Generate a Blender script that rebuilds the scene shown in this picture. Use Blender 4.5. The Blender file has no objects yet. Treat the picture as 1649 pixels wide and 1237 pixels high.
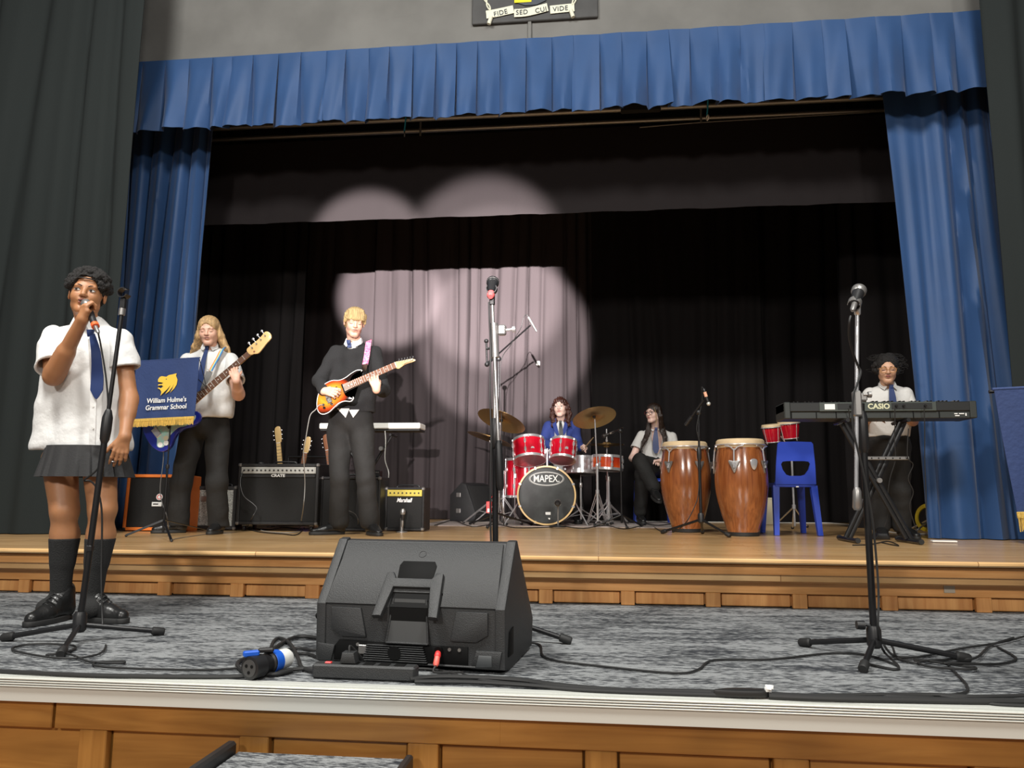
import bpy, math, random
import numpy as np
from mathutils import Vector, Matrix
random.seed(7)
PI = math.pi
SC = bpy.context.scene
COL = SC.collection
V = Vector
UP = V((0, 0, 1))

# ---------------------------------------------------------------- camera
cam_d = bpy.data.cameras.new('camera')
cam = bpy.data.objects.new('camera', cam_d)
COL.objects.link(cam)
SC.camera = cam
cam_d.sensor_fit = 'HORIZONTAL'
cam_d.sensor_width = 36.0
cam_d.lens = 36.0 * 1238.0 / 1649.0
cam_d.clip_end = 200
_y, _p, _r = math.radians(6.35), math.radians(8.1), math.radians(0.31)
_f = V((-math.sin(_y) * math.cos(_p), math.cos(_y) * math.cos(_p), math.sin(_p)))
_r0 = V((math.cos(_y), math.sin(_y), 0))
_u0 = _r0.cross(_f)
_rr = _r0 * math.cos(_r) + _u0 * math.sin(_r)
_uu = _u0 * math.cos(_r) - _r0 * math.sin(_r)
_m = Matrix((_rr, _uu, -_f)).transposed().to_4x4()
_m.translation = V((0, 0, 1.5))
cam.matrix_world = _m

# ---------------------------------------------------------------- world, lights, exposure
w = bpy.data.worlds.new('hall')
SC.world = w
w.use_nodes = True
w.node_tree.nodes['Background'].inputs[0].default_value = (0.9, 0.95, 1.0, 1)
w.node_tree.nodes['Background'].inputs[1].default_value = 0.10
SC.view_settings.view_transform = 'Standard'
SC.view_settings.look = 'None'
SC.view_settings.gamma = 1
SC.view_settings.use_curve_mapping = False
SC.view_settings.exposure = 0.0
SC.cycles.max_bounces = 6
SC.cycles.use_denoising = True


def light(name, typ, loc, aim, power, color=(1, 1, 1), **kw):
    d = bpy.data.lights.new(name, typ)
    d.energy = power
    d.color = color
    for k, v in kw.items():
        setattr(d, k, v)
    o = bpy.data.objects.new(name, d)
    o.location = loc
    o.rotation_euler = (V(aim) - V(loc)).to_track_quat('-Z', 'Y').to_euler()
    COL.objects.link(o)
    return o


SPOTC = (1.0, 0.92, 0.90)




FOH = (0.3, -6.0, 2.7)
for aim, p, ang, bl in (((-1.34, 9.8, 4.00), 68000, 7.4, 0.5), ((-2.74, 9.8, 4.10), 85000, 5.6, 0.5), ((-1.20, 9.8, 3.45), 42000, 8.6, 0.30), ((-1.9, 9.8, 2.5), 9000, 13.5, 0.7)):
    light('stage_spot', 'SPOT', FOH, aim, p, SPOTC, spot_size=math.radians(ang), spot_blend=bl, shadow_soft_size=0.05)
light('hall_lamp', 'AREA', (-3.0, -5.5, 5.2), (-1.5, 6, 1.2), 320, (1.0, 0.95, 0.88), size=0.7)
light('hall_lamp', 'AREA', (3.2, -5.5, 5.2), (0.5, 6, 1.2), 250, (1.0, 0.95, 0.88), size=0.7)
light('hall_lamp', 'AREA', (-2.8, 0.9, 6.6), (-1.8, 3.9, 1.0), 370, (1.0, 0.98, 0.93), size=1.0)
light('hall_lamp', 'AREA', (1.6, 0.9, 6.6), (1.2, 3.9, 1.0), 290, (1.0, 0.98, 0.93), size=1.0)


# ---------------------------------------------------------------- materials
def mat(name, col, rough=0.6, metal=0.0, bump=0.0, bscale=60, var=0.0, vscale=8, stretch=(1, 1, 1), coat=0.0, sheen=0.0, sss=0.0, spec=0.5, emit=None, col2=None, alpha=None):
    m = bpy.data.materials.new(name)
    m.use_nodes = True
    nt = m.node_tree
    b = nt.nodes['Principled BSDF']
    b.inputs['Base Color'].default_value = (*col, 1)
    b.inputs['Roughness'].default_value = rough
    b.inputs['Metallic'].default_value = metal
    b.inputs['Coat Weight'].default_value = coat
    b.inputs['Coat Roughness'].default_value = 0.12
    b.inputs['Sheen Weight'].default_value = sheen
    b.inputs['Specular IOR Level'].default_value = spec
    if sss:
        b.inputs['Subsurface Weight'].default_value = sss
        b.inputs['Subsurface Radius'].default_value = (0.02, 0.008, 0.004)
        b.inputs['Subsurface Scale'].default_value = 0.5
    if emit:
        b.inputs['Emission Color'].default_value = (*emit[:3], 1)
        b.inputs['Emission Strength'].default_value = emit[3]
    if alpha is not None:
        b.inputs['Alpha'].default_value = alpha
    tc = nt.nodes.new('ShaderNodeTexCoord')
    mp = nt.nodes.new('ShaderNodeMapping')
    mp.inputs['Scale'].default_value = stretch
    nt.links.new(tc.outputs['Object'], mp.inputs['Vector'])
    if var or col2:
        n = nt.nodes.new('ShaderNodeTexNoise')
        n.inputs['Scale'].default_value = vscale
        n.inputs['Detail'].default_value = 6
        nt.links.new(mp.outputs[0], n.inputs['Vector'])
        mx = nt.nodes.new('ShaderNodeMix')
        mx.data_type = 'RGBA'
        c2 = col2 or tuple(max(0, c * (1 - var)) for c in col)
        c1 = col if col2 else tuple(min(1, c * (1 + var)) for c in col)
        mx.inputs[6].default_value = (*c1, 1)
        mx.inputs[7].default_value = (*c2, 1)
        rp = nt.nodes.new('ShaderNodeMapRange')
        rp.inputs[1].default_value = 0.35
        rp.inputs[2].default_value = 0.65
        nt.links.new(n.outputs[0], rp.inputs[0])
        nt.links.new(rp.outputs[0], mx.inputs[0])
        nt.links.new(mx.outputs[2], b.inputs['Base Color'])
    if bump:
        n2 = nt.nodes.new('ShaderNodeTexNoise')
        n2.inputs['Scale'].default_value = bscale
        n2.inputs['Detail'].default_value = 4
        nt.links.new(mp.outputs[0], n2.inputs['Vector'])
        bp = nt.nodes.new('ShaderNodeBump')
        bp.inputs['Strength'].default_value = bump
        bp.inputs['Distance'].default_value = 0.01
        nt.links.new(n2.outputs[0], bp.inputs['Height'])
        nt.links.new(bp.outputs[0], b.inputs['Normal'])
    m.diffuse_color = (*col, 1)
    return m


def wood(name, c1, c2, scale=3, axis='x', rough=0.35, coat=0.3, board=None, dark=0.5):
    m = bpy.data.materials.new(name)
    m.use_nodes = True
    nt = m.node_tree
    b = nt.nodes['Principled BSDF']
    b.inputs['Roughness'].default_value = rough
    b.inputs['Coat Weight'].default_value = coat
    b.inputs['Coat Roughness'].default_value = 0.2
    tc = nt.nodes.new('ShaderNodeTexCoord')
    mp = nt.nodes.new('ShaderNodeMapping')
    st = {'x': (0.12, 1.6, 1.6), 'z': (1.6, 1.6, 0.12), 'y': (1.6, 0.12, 1.6)}[axis]
    mp.inputs['Scale'].default_value = tuple(s * scale for s in st)
    nt.links.new(tc.outputs['Object'], mp.inputs['Vector'])
    n = nt.nodes.new('ShaderNodeTexNoise')
    n.inputs['Scale'].default_value = 4
    n.inputs['Detail'].default_value = 8
    n.inputs['Distortion'].default_value = 1.2
    nt.links.new(mp.outputs[0], n.inputs['Vector'])
    cr = nt.nodes.new('ShaderNodeValToRGB')
    cr.color_ramp.elements[0].position = 0.3
    cr.color_ramp.elements[0].color = (*c2, 1)
    cr.color_ramp.elements[1].position = 0.72
    cr.color_ramp.elements[1].color = (*c1, 1)
    nt.links.new(n.outputs[0], cr.inputs[0])
    out = cr.outputs[0]
    nb = nt.nodes.new('ShaderNodeTexNoise')          # broad staining
    nb.inputs['Scale'].default_value = 2.2
    nb.inputs['Detail'].default_value = 3
    nt.links.new(tc.outputs['Object'], nb.inputs['Vector'])
    rr = nt.nodes.new('ShaderNodeMapRange')
    rr.inputs[1].default_value = 0.3
    rr.inputs[2].default_value = 0.7
    rr.inputs[3].default_value = dark
    rr.inputs[4].default_value = 1.0
    nt.links.new(nb.outputs[0], rr.inputs[0])
    mx = nt.nodes.new('ShaderNodeMix')
    mx.data_type = 'RGBA'
    mx.blend_type = 'MULTIPLY'
    mx.inputs[0].default_value = 1
    nt.links.new(out, mx.inputs[6])
    nt.links.new(rr.outputs[0], mx.inputs[7])
    out = mx.outputs[2]
    if board:
        bt = nt.nodes.new('ShaderNodeTexBrick')
        bt.inputs['Scale'].default_value = 1.0
        bt.inputs['Mortar Size'].default_value = 0.0022
        bt.inputs['Mortar Smooth'].default_value = 0.2
        bt.inputs['Brick Width'].default_value = 1.9
        bt.inputs['Row Height'].default_value = board
        bt.inputs['Color1'].default_value = (1, 1, 1, 1)
        bt.inputs['Color2'].default_value = (0.80, 0.76, 0.72, 1)
        bt.inputs['Mortar'].default_value = (0.35, 0.25, 0.18, 1)
        nt.links.new(tc.outputs['Object'], bt.inputs['Vector'])
        m2 = nt.nodes.new('ShaderNodeMix')
        m2.data_type = 'RGBA'
        m2.blend_type = 'MULTIPLY'
        m2.inputs[0].default_value = 1
        nt.links.new(out, m2.inputs[6])
        nt.links.new(bt.outputs[0], m2.inputs[7])
        out = m2.outputs[2]
    nt.links.new(out, b.inputs['Base Color'])
    bp = nt.nodes.new('ShaderNodeBump')
    bp.inputs['Strength'].default_value = 0.12
    bp.inputs['Distance'].default_value = 0.01
    nt.links.new(n.outputs[0], bp.inputs['Height'])
    nt.links.new(bp.outputs[0], b.inputs['Normal'])
    return m


# ---------------------------------------------------------------- mesh builder
def frames(pts):
    pts = [V(p) for p in pts]
    T = []
    for i in range(len(pts)):
        a = pts[max(0, i - 1)]
        b = pts[min(len(pts) - 1, i + 1)]
        t = (b - a)
        T.append(t.normalized() if t.length > 1e-9 else UP.copy())
    ref = V((0, 0, 1)) if abs(T[0].z) < 0.9 else V((1, 0, 0))
    n = (ref - T[0] * ref.dot(T[0])).normalized()
    out = []
    for t in T:
        n = n - t * n.dot(t)
        if n.length < 1e-6:
            n = t.orthogonal()
        n = n.normalized()
        out.append((t, n, t.cross(n)))
    return out


def spline(pts, k=6):
    pts = [V(p) for p in pts]
    out = []
    n = len(pts)
    for i in range(n - 1):
        p0, p1, p2, p3 = pts[max(0, i - 1)], pts[i], pts[i + 1], pts[min(n - 1, i + 2)]
        for j in range(k):
            t = j / k
            out.append(0.5 * ((2 * p1) + (p2 - p0) * t + (2 * p0 - 5 * p1 + 4 * p2 - p3) * t * t + (3 * p1 - p0 - 3 * p2 + p3) * t ** 3))
    out.append(pts[-1])
    return out


class MB:
    def __init__(s, M=None):
        s.v, s.f, s.mi = [], [], []
        s.M = M or Matrix.Identity(4)
        s.cur = 0

    def add(s, vs, fs):
        b = len(s.v)
        s.v += [s.M @ V(p) for p in vs]
        s.f += [tuple(b + i for i in f) for f in fs]
        s.mi += [s.cur] * len(fs)
        return s

    def box(s, c, size, b=0.0, R=None):
        hx, hy, hz = size[0] / 2, size[1] / 2, size[2] / 2
        c = V(c)
        R = R or Matrix.Identity(3)
        b = min(b, hx * .9, hy * .9, hz * .9)
        if b <= 0:
            vs = [c + R @ V((x * hx, y * hy, z * hz)) for x in (-1, 1) for y in (-1, 1) for z in (-1, 1)]
            return s.add(vs, [(0, 1, 3, 2), (4, 6, 7, 5), (0, 4, 5, 1), (2, 3, 7, 6), (0, 2, 6, 4), (1, 5, 7, 3)])
        vs, idx = [], {}
        for x in (-1, 1):
            for y in (-1, 1):
                for z in (-1, 1):
                    for a in range(3):
                        q = [x * (hx - b), y * (hy - b), z * (hz - b)]
                        q[a] = (x, y, z)[a] * (hx, hy, hz)[a]
                        idx[(x, y, z, a)] = len(vs)
                        vs.append(c + R @ V(q))
        fs = []
        for a in range(3):
            o1, o2 = (a + 1) % 3, (a + 2) % 3
            for sg in (-1, 1):
                f = []
                for (p, q) in ((-1, -1), (1, -1), (1, 1), (-1, 1)):
                    k = [0, 0, 0]
                    k[a], k[o1], k[o2] = sg, p, q
                    f.append(idx[(*k, a)])
                fs.append(tuple(f) if sg > 0 else tuple(reversed(f)))
            for p in (-1, 1):
                for q in (-1, 1):
                    k0, k1 = [0] * 3, [0] * 3
                    k0[a], k0[o1], k0[o2] = -1, p, q
                    k1[a], k1[o1], k1[o2] = 1, p, q
                    f = (idx[(*k0, o1)], idx[(*k1, o1)], idx[(*k1, o2)], idx[(*k0, o2)])
                    fs.append(f if p * q > 0 else tuple(reversed(f)))
        for x in (-1, 1):
            for y in (-1, 1):
                for z in (-1, 1):
                    f = (idx[(x, y, z, 0)], idx[(x, y, z, 1)], idx[(x, y, z, 2)])
                    fs.append(f if x * y * z > 0 else tuple(reversed(f)))
        return s.add(vs, fs)

    def tube(s, pts, r, n=8, cap=True, flat=1.0):
        fr = frames(pts)
        rs = r if isinstance(r, (list, tuple)) else [r] * len(pts)
        vs, fs = [], []
        for i, (p, (t, a, b)) in enumerate(zip(pts, fr)):
            for j in range(n):
                th = 2 * PI * j / n
                vs.append(V(p) + (a * math.cos(th) * flat + b * math.sin(th)) * rs[i])
        m = len(pts)
        for i in range(m - 1):
            for j in range(n):
                k = (j + 1) % n
                fs.append((i * n + j, i * n + k, (i + 1) * n + k, (i + 1) * n + j))
        if cap:
            fs.append(tuple(reversed(range(n))))
            fs.append(tuple((m - 1) * n + j for j in range(n)))
        return s.add(vs, fs)

    def rod(s, a, b, r, r2=None, n=12):
        return s.tube([a, b], [r, r if r2 is None else r2], n)

    def lathe(s, prof, o=(0, 0, 0), d=(0, 0, 1), n=32, a0=0):
        """prof: (radius, distance along d)"""
        o, d = V(o), V(d).normalized()
        a = (V((1, 0, 0)) if abs(d.x) < 0.9 else V((0, 1, 0)))
        a = (a - d * a.dot(d)).normalized()
        b = d.cross(a)
        vs, fs = [], []
        for (r, z) in prof:
            for j in range(n):
                th = 2 * PI * j / n + a0
                vs.append(o + d * z + (a * math.cos(th) + b * math.sin(th)) * max(r, 1e-5))
        for i in range(len(prof) - 1):
            for j in range(n):
                k = (j + 1) % n
                fs.append((i * n + j, i * n + k, (i + 1) * n + k, (i + 1) * n + j))
        fs.append(tuple(reversed(range(n))))
        fs.append(tuple((len(prof) - 1) * n + j for j in range(n)))
        return s.add(vs, fs)

    def ball(s, c, r, n=12, sc=(1, 1, 1)):
        c = V(c)
        vs, fs = [], []
        m = max(4, n // 2)
        for i in range(m + 1):
            ph = PI * i / m
            for j in range(n):
                th = 2 * PI * j / n
                vs.append(c + V((max(1e-4, math.sin(ph)) * math.cos(th) * r * sc[0], max(1e-4, math.sin(ph)) * math.sin(th) * r * sc[1], -math.cos(ph) * r * sc[2])))
        for i in range(m):
            for j in range(n):
                k = (j + 1) % n
                fs.append((i * n + j, i * n + k, (i + 1) * n + k, (i + 1) * n + j))
        return s.add(vs, fs)

    def torus(s, o, d, R, r, n=32, m=8):
        d = V(d).normalized()
        a = (V((1, 0, 0)) if abs(d.x) < 0.9 else V((0, 1, 0)))
        a = (a - d * a.dot(d)).normalized()
        b = d.cross(a)
        vs, fs = [], []
        for i in range(n):
            th = 2 * PI * i / n
            e = a * math.cos(th) + b * math.sin(th)
            for j in range(m):
                ph = 2 * PI * j / m
                vs.append(V(o) + e * (R + r * math.cos(ph)) + d * r * math.sin(ph))
        for i in range(n):
            for j in range(m):
                k, l = (i + 1) % n, (j + 1) % m
                fs.append((i * m + j, k * m + j, k * m + l, i * m + l))
        return s.add(vs, fs)

    def prism(s, poly, o, ux, uy, th, rnd=0.0, mid=0.0):
        """poly in the plane (ux, uy) through o, thickness th along ux x uy; rnd rounds the two edges"""
        o, ux, uy = V(o), V(ux), V(uy)
        nz = ux.cross(uy).normalized()
        area = sum(poly[i][0] * poly[(i + 1) % len(poly)][1] - poly[(i + 1) % len(poly)][0] * poly[i][1] for i in range(len(poly)))
        if area < 0:
            poly = list(reversed(poly))
        n = len(poly)

        def off(e):
            if e == 0:
                return poly
            out = []
            for i in range(n):
                a, c, b = poly[i - 1], poly[i], poly[(i + 1) % n]
                t = (b[0] - a[0], b[1] - a[1])
                l = math.hypot(*t) or 1
                out.append((c[0] - t[1] / l * e, c[1] + t[0] / l * e))
            return out
        lay = [(0, rnd), (rnd * .3, rnd * .3), (rnd, 0), (th - rnd, 0), (th - rnd * .3, rnd * .3), (th, rnd)] if rnd else [(0, 0), (th, 0)]
        vs, fs = [], []
        for z, e in lay:
            vs += [o + ux * x + uy * y + nz * z for x, y in off(e)]
        for k in range(len(lay) - 1):
            for i in range(n):
                j = (i + 1) % n
                fs.append((k * n + i, k * n + j, (k + 1) * n + j, (k + 1) * n + i))
        fs.append(tuple(reversed(range(n))))
        fs.append(tuple((len(lay) - 1) * n + i for i in range(n)))
        return s.add(vs, fs)

    def ribbon(s, pts, ws, nrm, th=0.002, side=None):
        """flat strip along pts with widths ws; nrm: facing direction (one or per point)"""
        fr = frames(pts)
        vs, fs = [], []
        nr = nrm if isinstance(nrm, list) else [nrm] * len(pts)
        for p, (t, a, b), wd, nn in zip(pts, fr, ws, nr):
            nn = V(nn)
            nn = (nn - t * nn.dot(t)).normalized()
            sd = t.cross(nn)
            p = V(p)
            for (u, v) in ((-1, 0), (1, 0), (1, 1), (-1, 1)):
                vs.append(p + sd * (u * wd / 2) + nn * (v * th))
        m = len(pts)
        for i in range(m - 1):
            for j in range(4):
                k = (j + 1) % 4
                fs.append((i * 4 + j, i * 4 + k, (i + 1) * 4 + k, (i + 1) * 4 + j))
        fs.append((3, 2, 1, 0))
        fs.append(tuple((m - 1) * 4 + j for j in range(4)))
        return s.add(vs, fs)

    def build(s, name, mats, parent=None, ang=35, **pr):
        if not isinstance(mats, (list, tuple)):
            mats = [mats]
        sh = root_of(parent)
        vs = [tuple(p - sh) for p in s.v]
        return link_mesh(name, vs, s.f, s.mi, mats, parent, ang, **pr)


def root_of(parent):
    o = parent
    if o is None:
        return V((0, 0, 0))
    while o.parent is not None:
        o = o.parent
    return V(o.location)


def link_mesh(name, vs, fs, mi, mats, parent=None, ang=35, **pr):
    me = bpy.data.meshes.new(name)
    me.from_pydata(vs, [], fs)
    for m in mats:
        me.materials.append(m)
    me.polygons.foreach_set('use_smooth', [True] * len(fs))
    if len(mats) > 1:
        me.polygons.foreach_set('material_index', mi)
    me.update()
    me.set_sharp_from_angle(angle=math.radians(ang))
    o = bpy.data.objects.new(name, me)
    COL.objects.link(o)
    if parent is not None:
        o.parent = parent
    for k, v in pr.items():
        o[k] = v
    return o


def thing(name, label, cat, loc=(0, 0, 0), group=None):
    o = bpy.data.objects.new(name, None)
    o.empty_display_size = 0.1
    COL.objects.link(o)
    o.location = loc
    o['label'] = label
    o['category'] = cat
    if group:
        o['group'] = group
    return o


def tag(o, label, cat, group=None):
    o['label'] = label
    o['category'] = cat
    if group:
        o['group'] = group
    return o


def text(name, body, o, ux, uy, size, m, parent=None, depth=0.001, shear=0.0, offset=0.0, align='CENTER', spacing=1.0, stretch=1.0):
    cu = bpy.data.curves.new('t', 'FONT')
    cu.body = body
    cu.size = size
    cu.shear = shear
    cu.offset = offset
    cu.align_x = align
    cu.align_y = 'CENTER'
    cu.space_character = spacing
    cu.extrude = depth / 2
    cu.resolution_u = 3
    t = bpy.data.objects.new('t', cu)
    COL.objects.link(t)
    dg = bpy.context.evaluated_depsgraph_get()
    dg.update()
    me = bpy.data.meshes.new_from_object(t.evaluated_get(dg))
    bpy.data.objects.remove(t)
    bpy.data.curves.remove(cu)
    ux, uy = V(ux).normalized(), V(uy).normalized()
    nz = ux.cross(uy)
    vs = [tuple(V(o) + ux * v.co.x * stretch + uy * v.co.y + nz * v.co.z - root_of(parent)) for v in me.vertices]
    fs = [tuple(p.vertices) for p in me.polygons]
    bpy.data.meshes.remove(me)
    return link_mesh(name, vs, fs, None, [m], parent)


def rot(ax, deg):
    return Matrix.Rotation(math.radians(deg), 3, ax)


def axes(o, x, y):
    """4x4 with origin o, local x axis x, y made perpendicular, z = x cross y"""
    x = V(x).normalized()
    y = V(y)
    y = (y - x * y.dot(x)).normalized()
    z = x.cross(y)
    m = Matrix((x, y, z)).transposed().to_4x4()
    m.translation = V(o)
    return m


# ---------------------------------------------------------------- signed-distance modelling for bodies and cloth
def _a(p):
    return np.array(p, dtype=np.float32)


def RC(a, b, ra, rb, k=0.02, flat=None, m='u'):
    """tapered capsule; flat = (direction, factor > 1) squeezes it along a direction"""
    return dict(t='rc', a=_a(a), b=_a(b), ra=ra, rb=rb, k=k, flat=flat, m=m)


def EL(c, r, R=None, k=0.02, m='u'):
    return dict(t='el', a=_a(c), r=_a(r), R=None if R is None else np.array(R, dtype=np.float32), k=k, m=m)


def PL(o, n, k=0.004):
    """cuts away everything on the side n points to"""
    n = V(n).normalized()
    return dict(t='pl', a=_a(o), n=_a(n), k=k, m='s')


def GR(ops, k=0.006):
    """a chain blended inside itself, then joined with a small k"""
    return dict(t='gr', ops=ops, k=k, m='u')


def _bs(op):
    if op['t'] == 'rc':
        c = (op['a'] + op['b']) / 2
        return c, np.linalg.norm(op['a'] - op['b']) / 2 + max(op['ra'], op['rb'])
    if op['t'] == 'el':
        return op['a'], float(max(op['r']))
    if op['t'] == 'gr':
        cs = [_bs(o) for o in op['ops']]
        c = sum(x[0] for x in cs) / len(cs)
        return c, max(np.linalg.norm(x[0] - c) + x[1] for x in cs)
    return op['a'], 1e9


def _d(op, p):
    if op['t'] == 'rc':
        a, b = op['a'], op['b']
        pa = p - a
        ba = b - a
        if op['flat']:
            n = _a(V(op['flat'][0]).normalized())
            s = op['flat'][1] - 1
            pa = pa + np.outer(pa @ n * s, n)
            ba = ba + n * (ba @ n * s)
        h = np.clip(pa @ ba / max(1e-9, ba @ ba), 0, 1)
        q = pa - np.outer(h, ba)
        d = np.sqrt((q * q).sum(1)) - (op['ra'] + (op['rb'] - op['ra']) * h)
        return d / (math.sqrt(op['flat'][1]) if op['flat'] else 1)
    if op['t'] == 'el':
        q = p - op['a']
        if op['R'] is not None:
            q = q @ op['R']
        k0 = np.sqrt(((q / op['r']) ** 2).sum(1))
        k1 = np.sqrt(((q / op['r'] ** 2) ** 2).sum(1)) + 1e-9
        return k0 * (k0 - 1) / k1
    if op['t'] == 'pl':
        return -((p - op['a']) @ op['n'])
    if op['t'] == 'gr':
        return _field(op['ops'], p)


def _field(ops, p):
    d = np.full(len(p), 1.0, dtype=np.float32)
    for op in ops:
        e = _d(op, p)
        k = max(op['k'], 1e-4)
        if op['m'] == 'u':
            h = np.clip(0.5 + 0.5 * (d - e) / k, 0, 1)
            d = d + (e - d) * h - k * h * (1 - h)
        else:
            e = -e
            h = np.clip(0.5 + 0.5 * (e - d) / k, 0, 1)
            d = d + (e - d) * h + k * h * (1 - h)
    return d


def sdf_mesh(name, ops, mats, parent=None, h=0.008, fine=(), hf=0.003, noise=None, ang=80, matfn=None, **pr):
    """polygonise the blended shape (surface nets on a grid, finer inside the boxes of fine)"""
    lo, hi = np.full(3, 1e9), np.full(3, -1e9)
    for op in ops:
        if op['m'] == 's':
            continue
        c, r = _bs(op)
        lo = np.minimum(lo, c - r)
        hi = np.maximum(hi, c + r)
    for op in ops:                                    # axis-aligned cuts trim the grid
        if op['t'] == 'pl':
            n = op['n']
            for a in range(3):
                if n[a] > 0.999:
                    hi[a] = min(hi[a], op['a'][a] + 0.01)
                elif n[a] < -0.999:
                    lo[a] = max(lo[a], op['a'][a] - 0.01)
    lo -= 0.02
    hi += 0.02
    ax = []
    for a in range(3):
        xs = [lo[a]]
        while xs[-1] < hi[a]:
            x = xs[-1]
            st = hf if any(f[0][a] <= x <= f[1][a] for f in fine) else h
            xs.append(x + st)
        ax.append(np.array(xs, dtype=np.float32))
    B = 10
    n = [len(x) for x in ax]
    F = np.ones(n, dtype=np.float32)
    spheres = [_bs(op) for op in ops]
    edges = [list(range(0, m, B)) for m in n]
    # coarse pass at block centres
    blocks = [(i, j, k) for i in edges[0] for j in edges[1] for k in edges[2]]
    cen, rad = [], []
    for (i, j, k) in blocks:
        e = [(ax[a][s], ax[a][min(n[a] - 1, s + B)]) for a, s in enumerate((i, j, k))]
        cen.append([(u + v) / 2 for u, v in e])
        rad.append(math.sqrt(sum((v - u) ** 2 for u, v in e)) / 2)
    cen = np.array(cen, dtype=np.float32)
    rad = np.array(rad)
    dc = _field(ops, cen)
    SC_ = np.array([s[0] for s in spheres])
    SR_ = np.array([s[1] for s in spheres])
    for bi, (i, j, k) in enumerate(blocks):
        sl = (slice(i, i + B), slice(j, j + B), slice(k, k + B))
        if abs(dc[bi]) > rad[bi] * 1.5 + 0.03:
            F[sl] = dc[bi]
            continue
        near = np.linalg.norm(SC_ - cen[bi], axis=1) - SR_ < rad[bi] + 0.07
        sub = [o for o, q in zip(ops, near) if q or o['t'] == 'pl']
        if not any(o['m'] == 'u' for o in sub):
            F[sl] = 0.1
            continue
        X, Y, Z_ = np.meshgrid(ax[0][sl[0]], ax[1][sl[1]], ax[2][sl[2]], indexing='ij')
        p = np.stack([X.ravel(), Y.ravel(), Z_.ravel()], 1)
        d = _field(sub, p)
        if noise is not None:
            d = d + noise(p)
        F[sl] = d.reshape(X.shape)
    S = F < 0
    S[0], S[-1] = False, False
    S[:, 0], S[:, -1] = False, False
    S[:, :, 0], S[:, :, -1] = False, False
    cnt = sum(S[i:n[0] - 1 + i, j:n[1] - 1 + j, k:n[2] - 1 + k].astype(np.int8) for i in (0, 1) for j in (0, 1) for k in (0, 1))
    act = np.argwhere((cnt > 0) & (cnt < 8))
    idx = np.full(cnt.shape, -1, dtype=np.int32)
    idx[act[:, 0], act[:, 1], act[:, 2]] = np.arange(len(act))
    acc = np.zeros((len(act), 3), dtype=np.float64)
    num = np.zeros(len(act))
    cs = [(i, j, k) for i in (0, 1) for j in (0, 1) for k in (0, 1)]
    val, pos, sg = {}, {}, {}
    for c in cs:
        q = act + np.array(c)
        val[c] = F[q[:, 0], q[:, 1], q[:, 2]]
        sg[c] = S[q[:, 0], q[:, 1], q[:, 2]]
        pos[c] = np.stack([ax[0][q[:, 0]], ax[1][q[:, 1]], ax[2][q[:, 2]]], 1)
    for c in cs:
        for a in range(3):
            if c[a] == 0:
                e = list(c)
                e[a] = 1
                e = tuple(e)
                x = sg[c] != sg[e]
                t = val[c] / (val[c] - val[e] + 1e-12)
                t = np.clip(t, 0.02, 0.98)
                acc[x] += (pos[c] + (pos[e] - pos[c]) * t[:, None])[x]
                num[x] += 1
    vs = acc / np.maximum(num, 1)[:, None]
    quads = []
    for a in range(3):
        o1, o2 = (a + 1) % 3, (a + 2) % 3
        s0 = [slice(1, m - 1) for m in n]
        s1 = [slice(1, m - 1) for m in n]
        s1[a] = slice(2, n[a])
        A, Bq = S[tuple(s0)], S[tuple(s1)]
        e = np.argwhere(A != Bq) + 1
        if not len(e):
            continue
        inside = S[e[:, 0], e[:, 1], e[:, 2]]
        cells = []
        for (du, dv) in ((-1, -1), (0, -1), (0, 0), (-1, 0)):
            q = e.copy()
            q[:, o1] += du
            q[:, o2] += dv
            cells.append(idx[q[:, 0], q[:, 1], q[:, 2]])
        q = np.stack(cells, 1)
        q[~inside] = q[~inside][:, ::-1]
        quads.append(q)
    quads = np.concatenate(quads)
    quads = quads[(quads >= 0).all(1)]
    vs = vs - np.array(root_of(parent))
    me = bpy.data.meshes.new(name)
    nv, nq = len(vs), len(quads)
    me.vertices.add(nv)
    me.vertices.foreach_set('co', vs.astype(np.float32).ravel())
    me.loops.add(nq * 4)
    me.loops.foreach_set('vertex_index', quads.astype(np.int32).ravel())
    me.polygons.add(nq)
    me.polygons.foreach_set('loop_start', np.arange(0, nq * 4, 4, dtype=np.int32))
    me.polygons.foreach_set('loop_total', np.full(nq, 4, dtype=np.int32))
    me.polygons.foreach_set('use_smooth', np.ones(nq, dtype=bool))
    if not isinstance(mats, (list, tuple)):
        mats = [mats]
    for m in mats:
        me.materials.append(m)
    if matfn is not None:
        cpt = vs[quads].mean(1) + np.array(root_of(parent))
        me.polygons.foreach_set('material_index', matfn(cpt).astype(np.int32))
    me.update()
    me.validate()
    o = bpy.data.objects.new(name, me)
    COL.objects.link(o)
    if parent is not None:
        o.parent = parent
    for kk, vv in pr.items():
        o[kk] = vv
    return o


def wrinkle(amp, f=22.0, seed=0.0, dirn=(0.3, 0.1, 1.0)):
    d = V(dirn).normalized()

    def fn(p):
        a = p @ _a(d)
        b = p @ _a(d.orthogonal().normalized())
        q = np.sin(a * f + 2.2 * np.sin(b * f * .6 + seed) + seed) * 0.6 + np.sin(a * f * 1.9 + 1.7 * np.sin(b * f * 1.3 + 2 * seed) + 3 * seed) * 0.3
        return (amp * q).astype(np.float32)
    return fn

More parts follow.
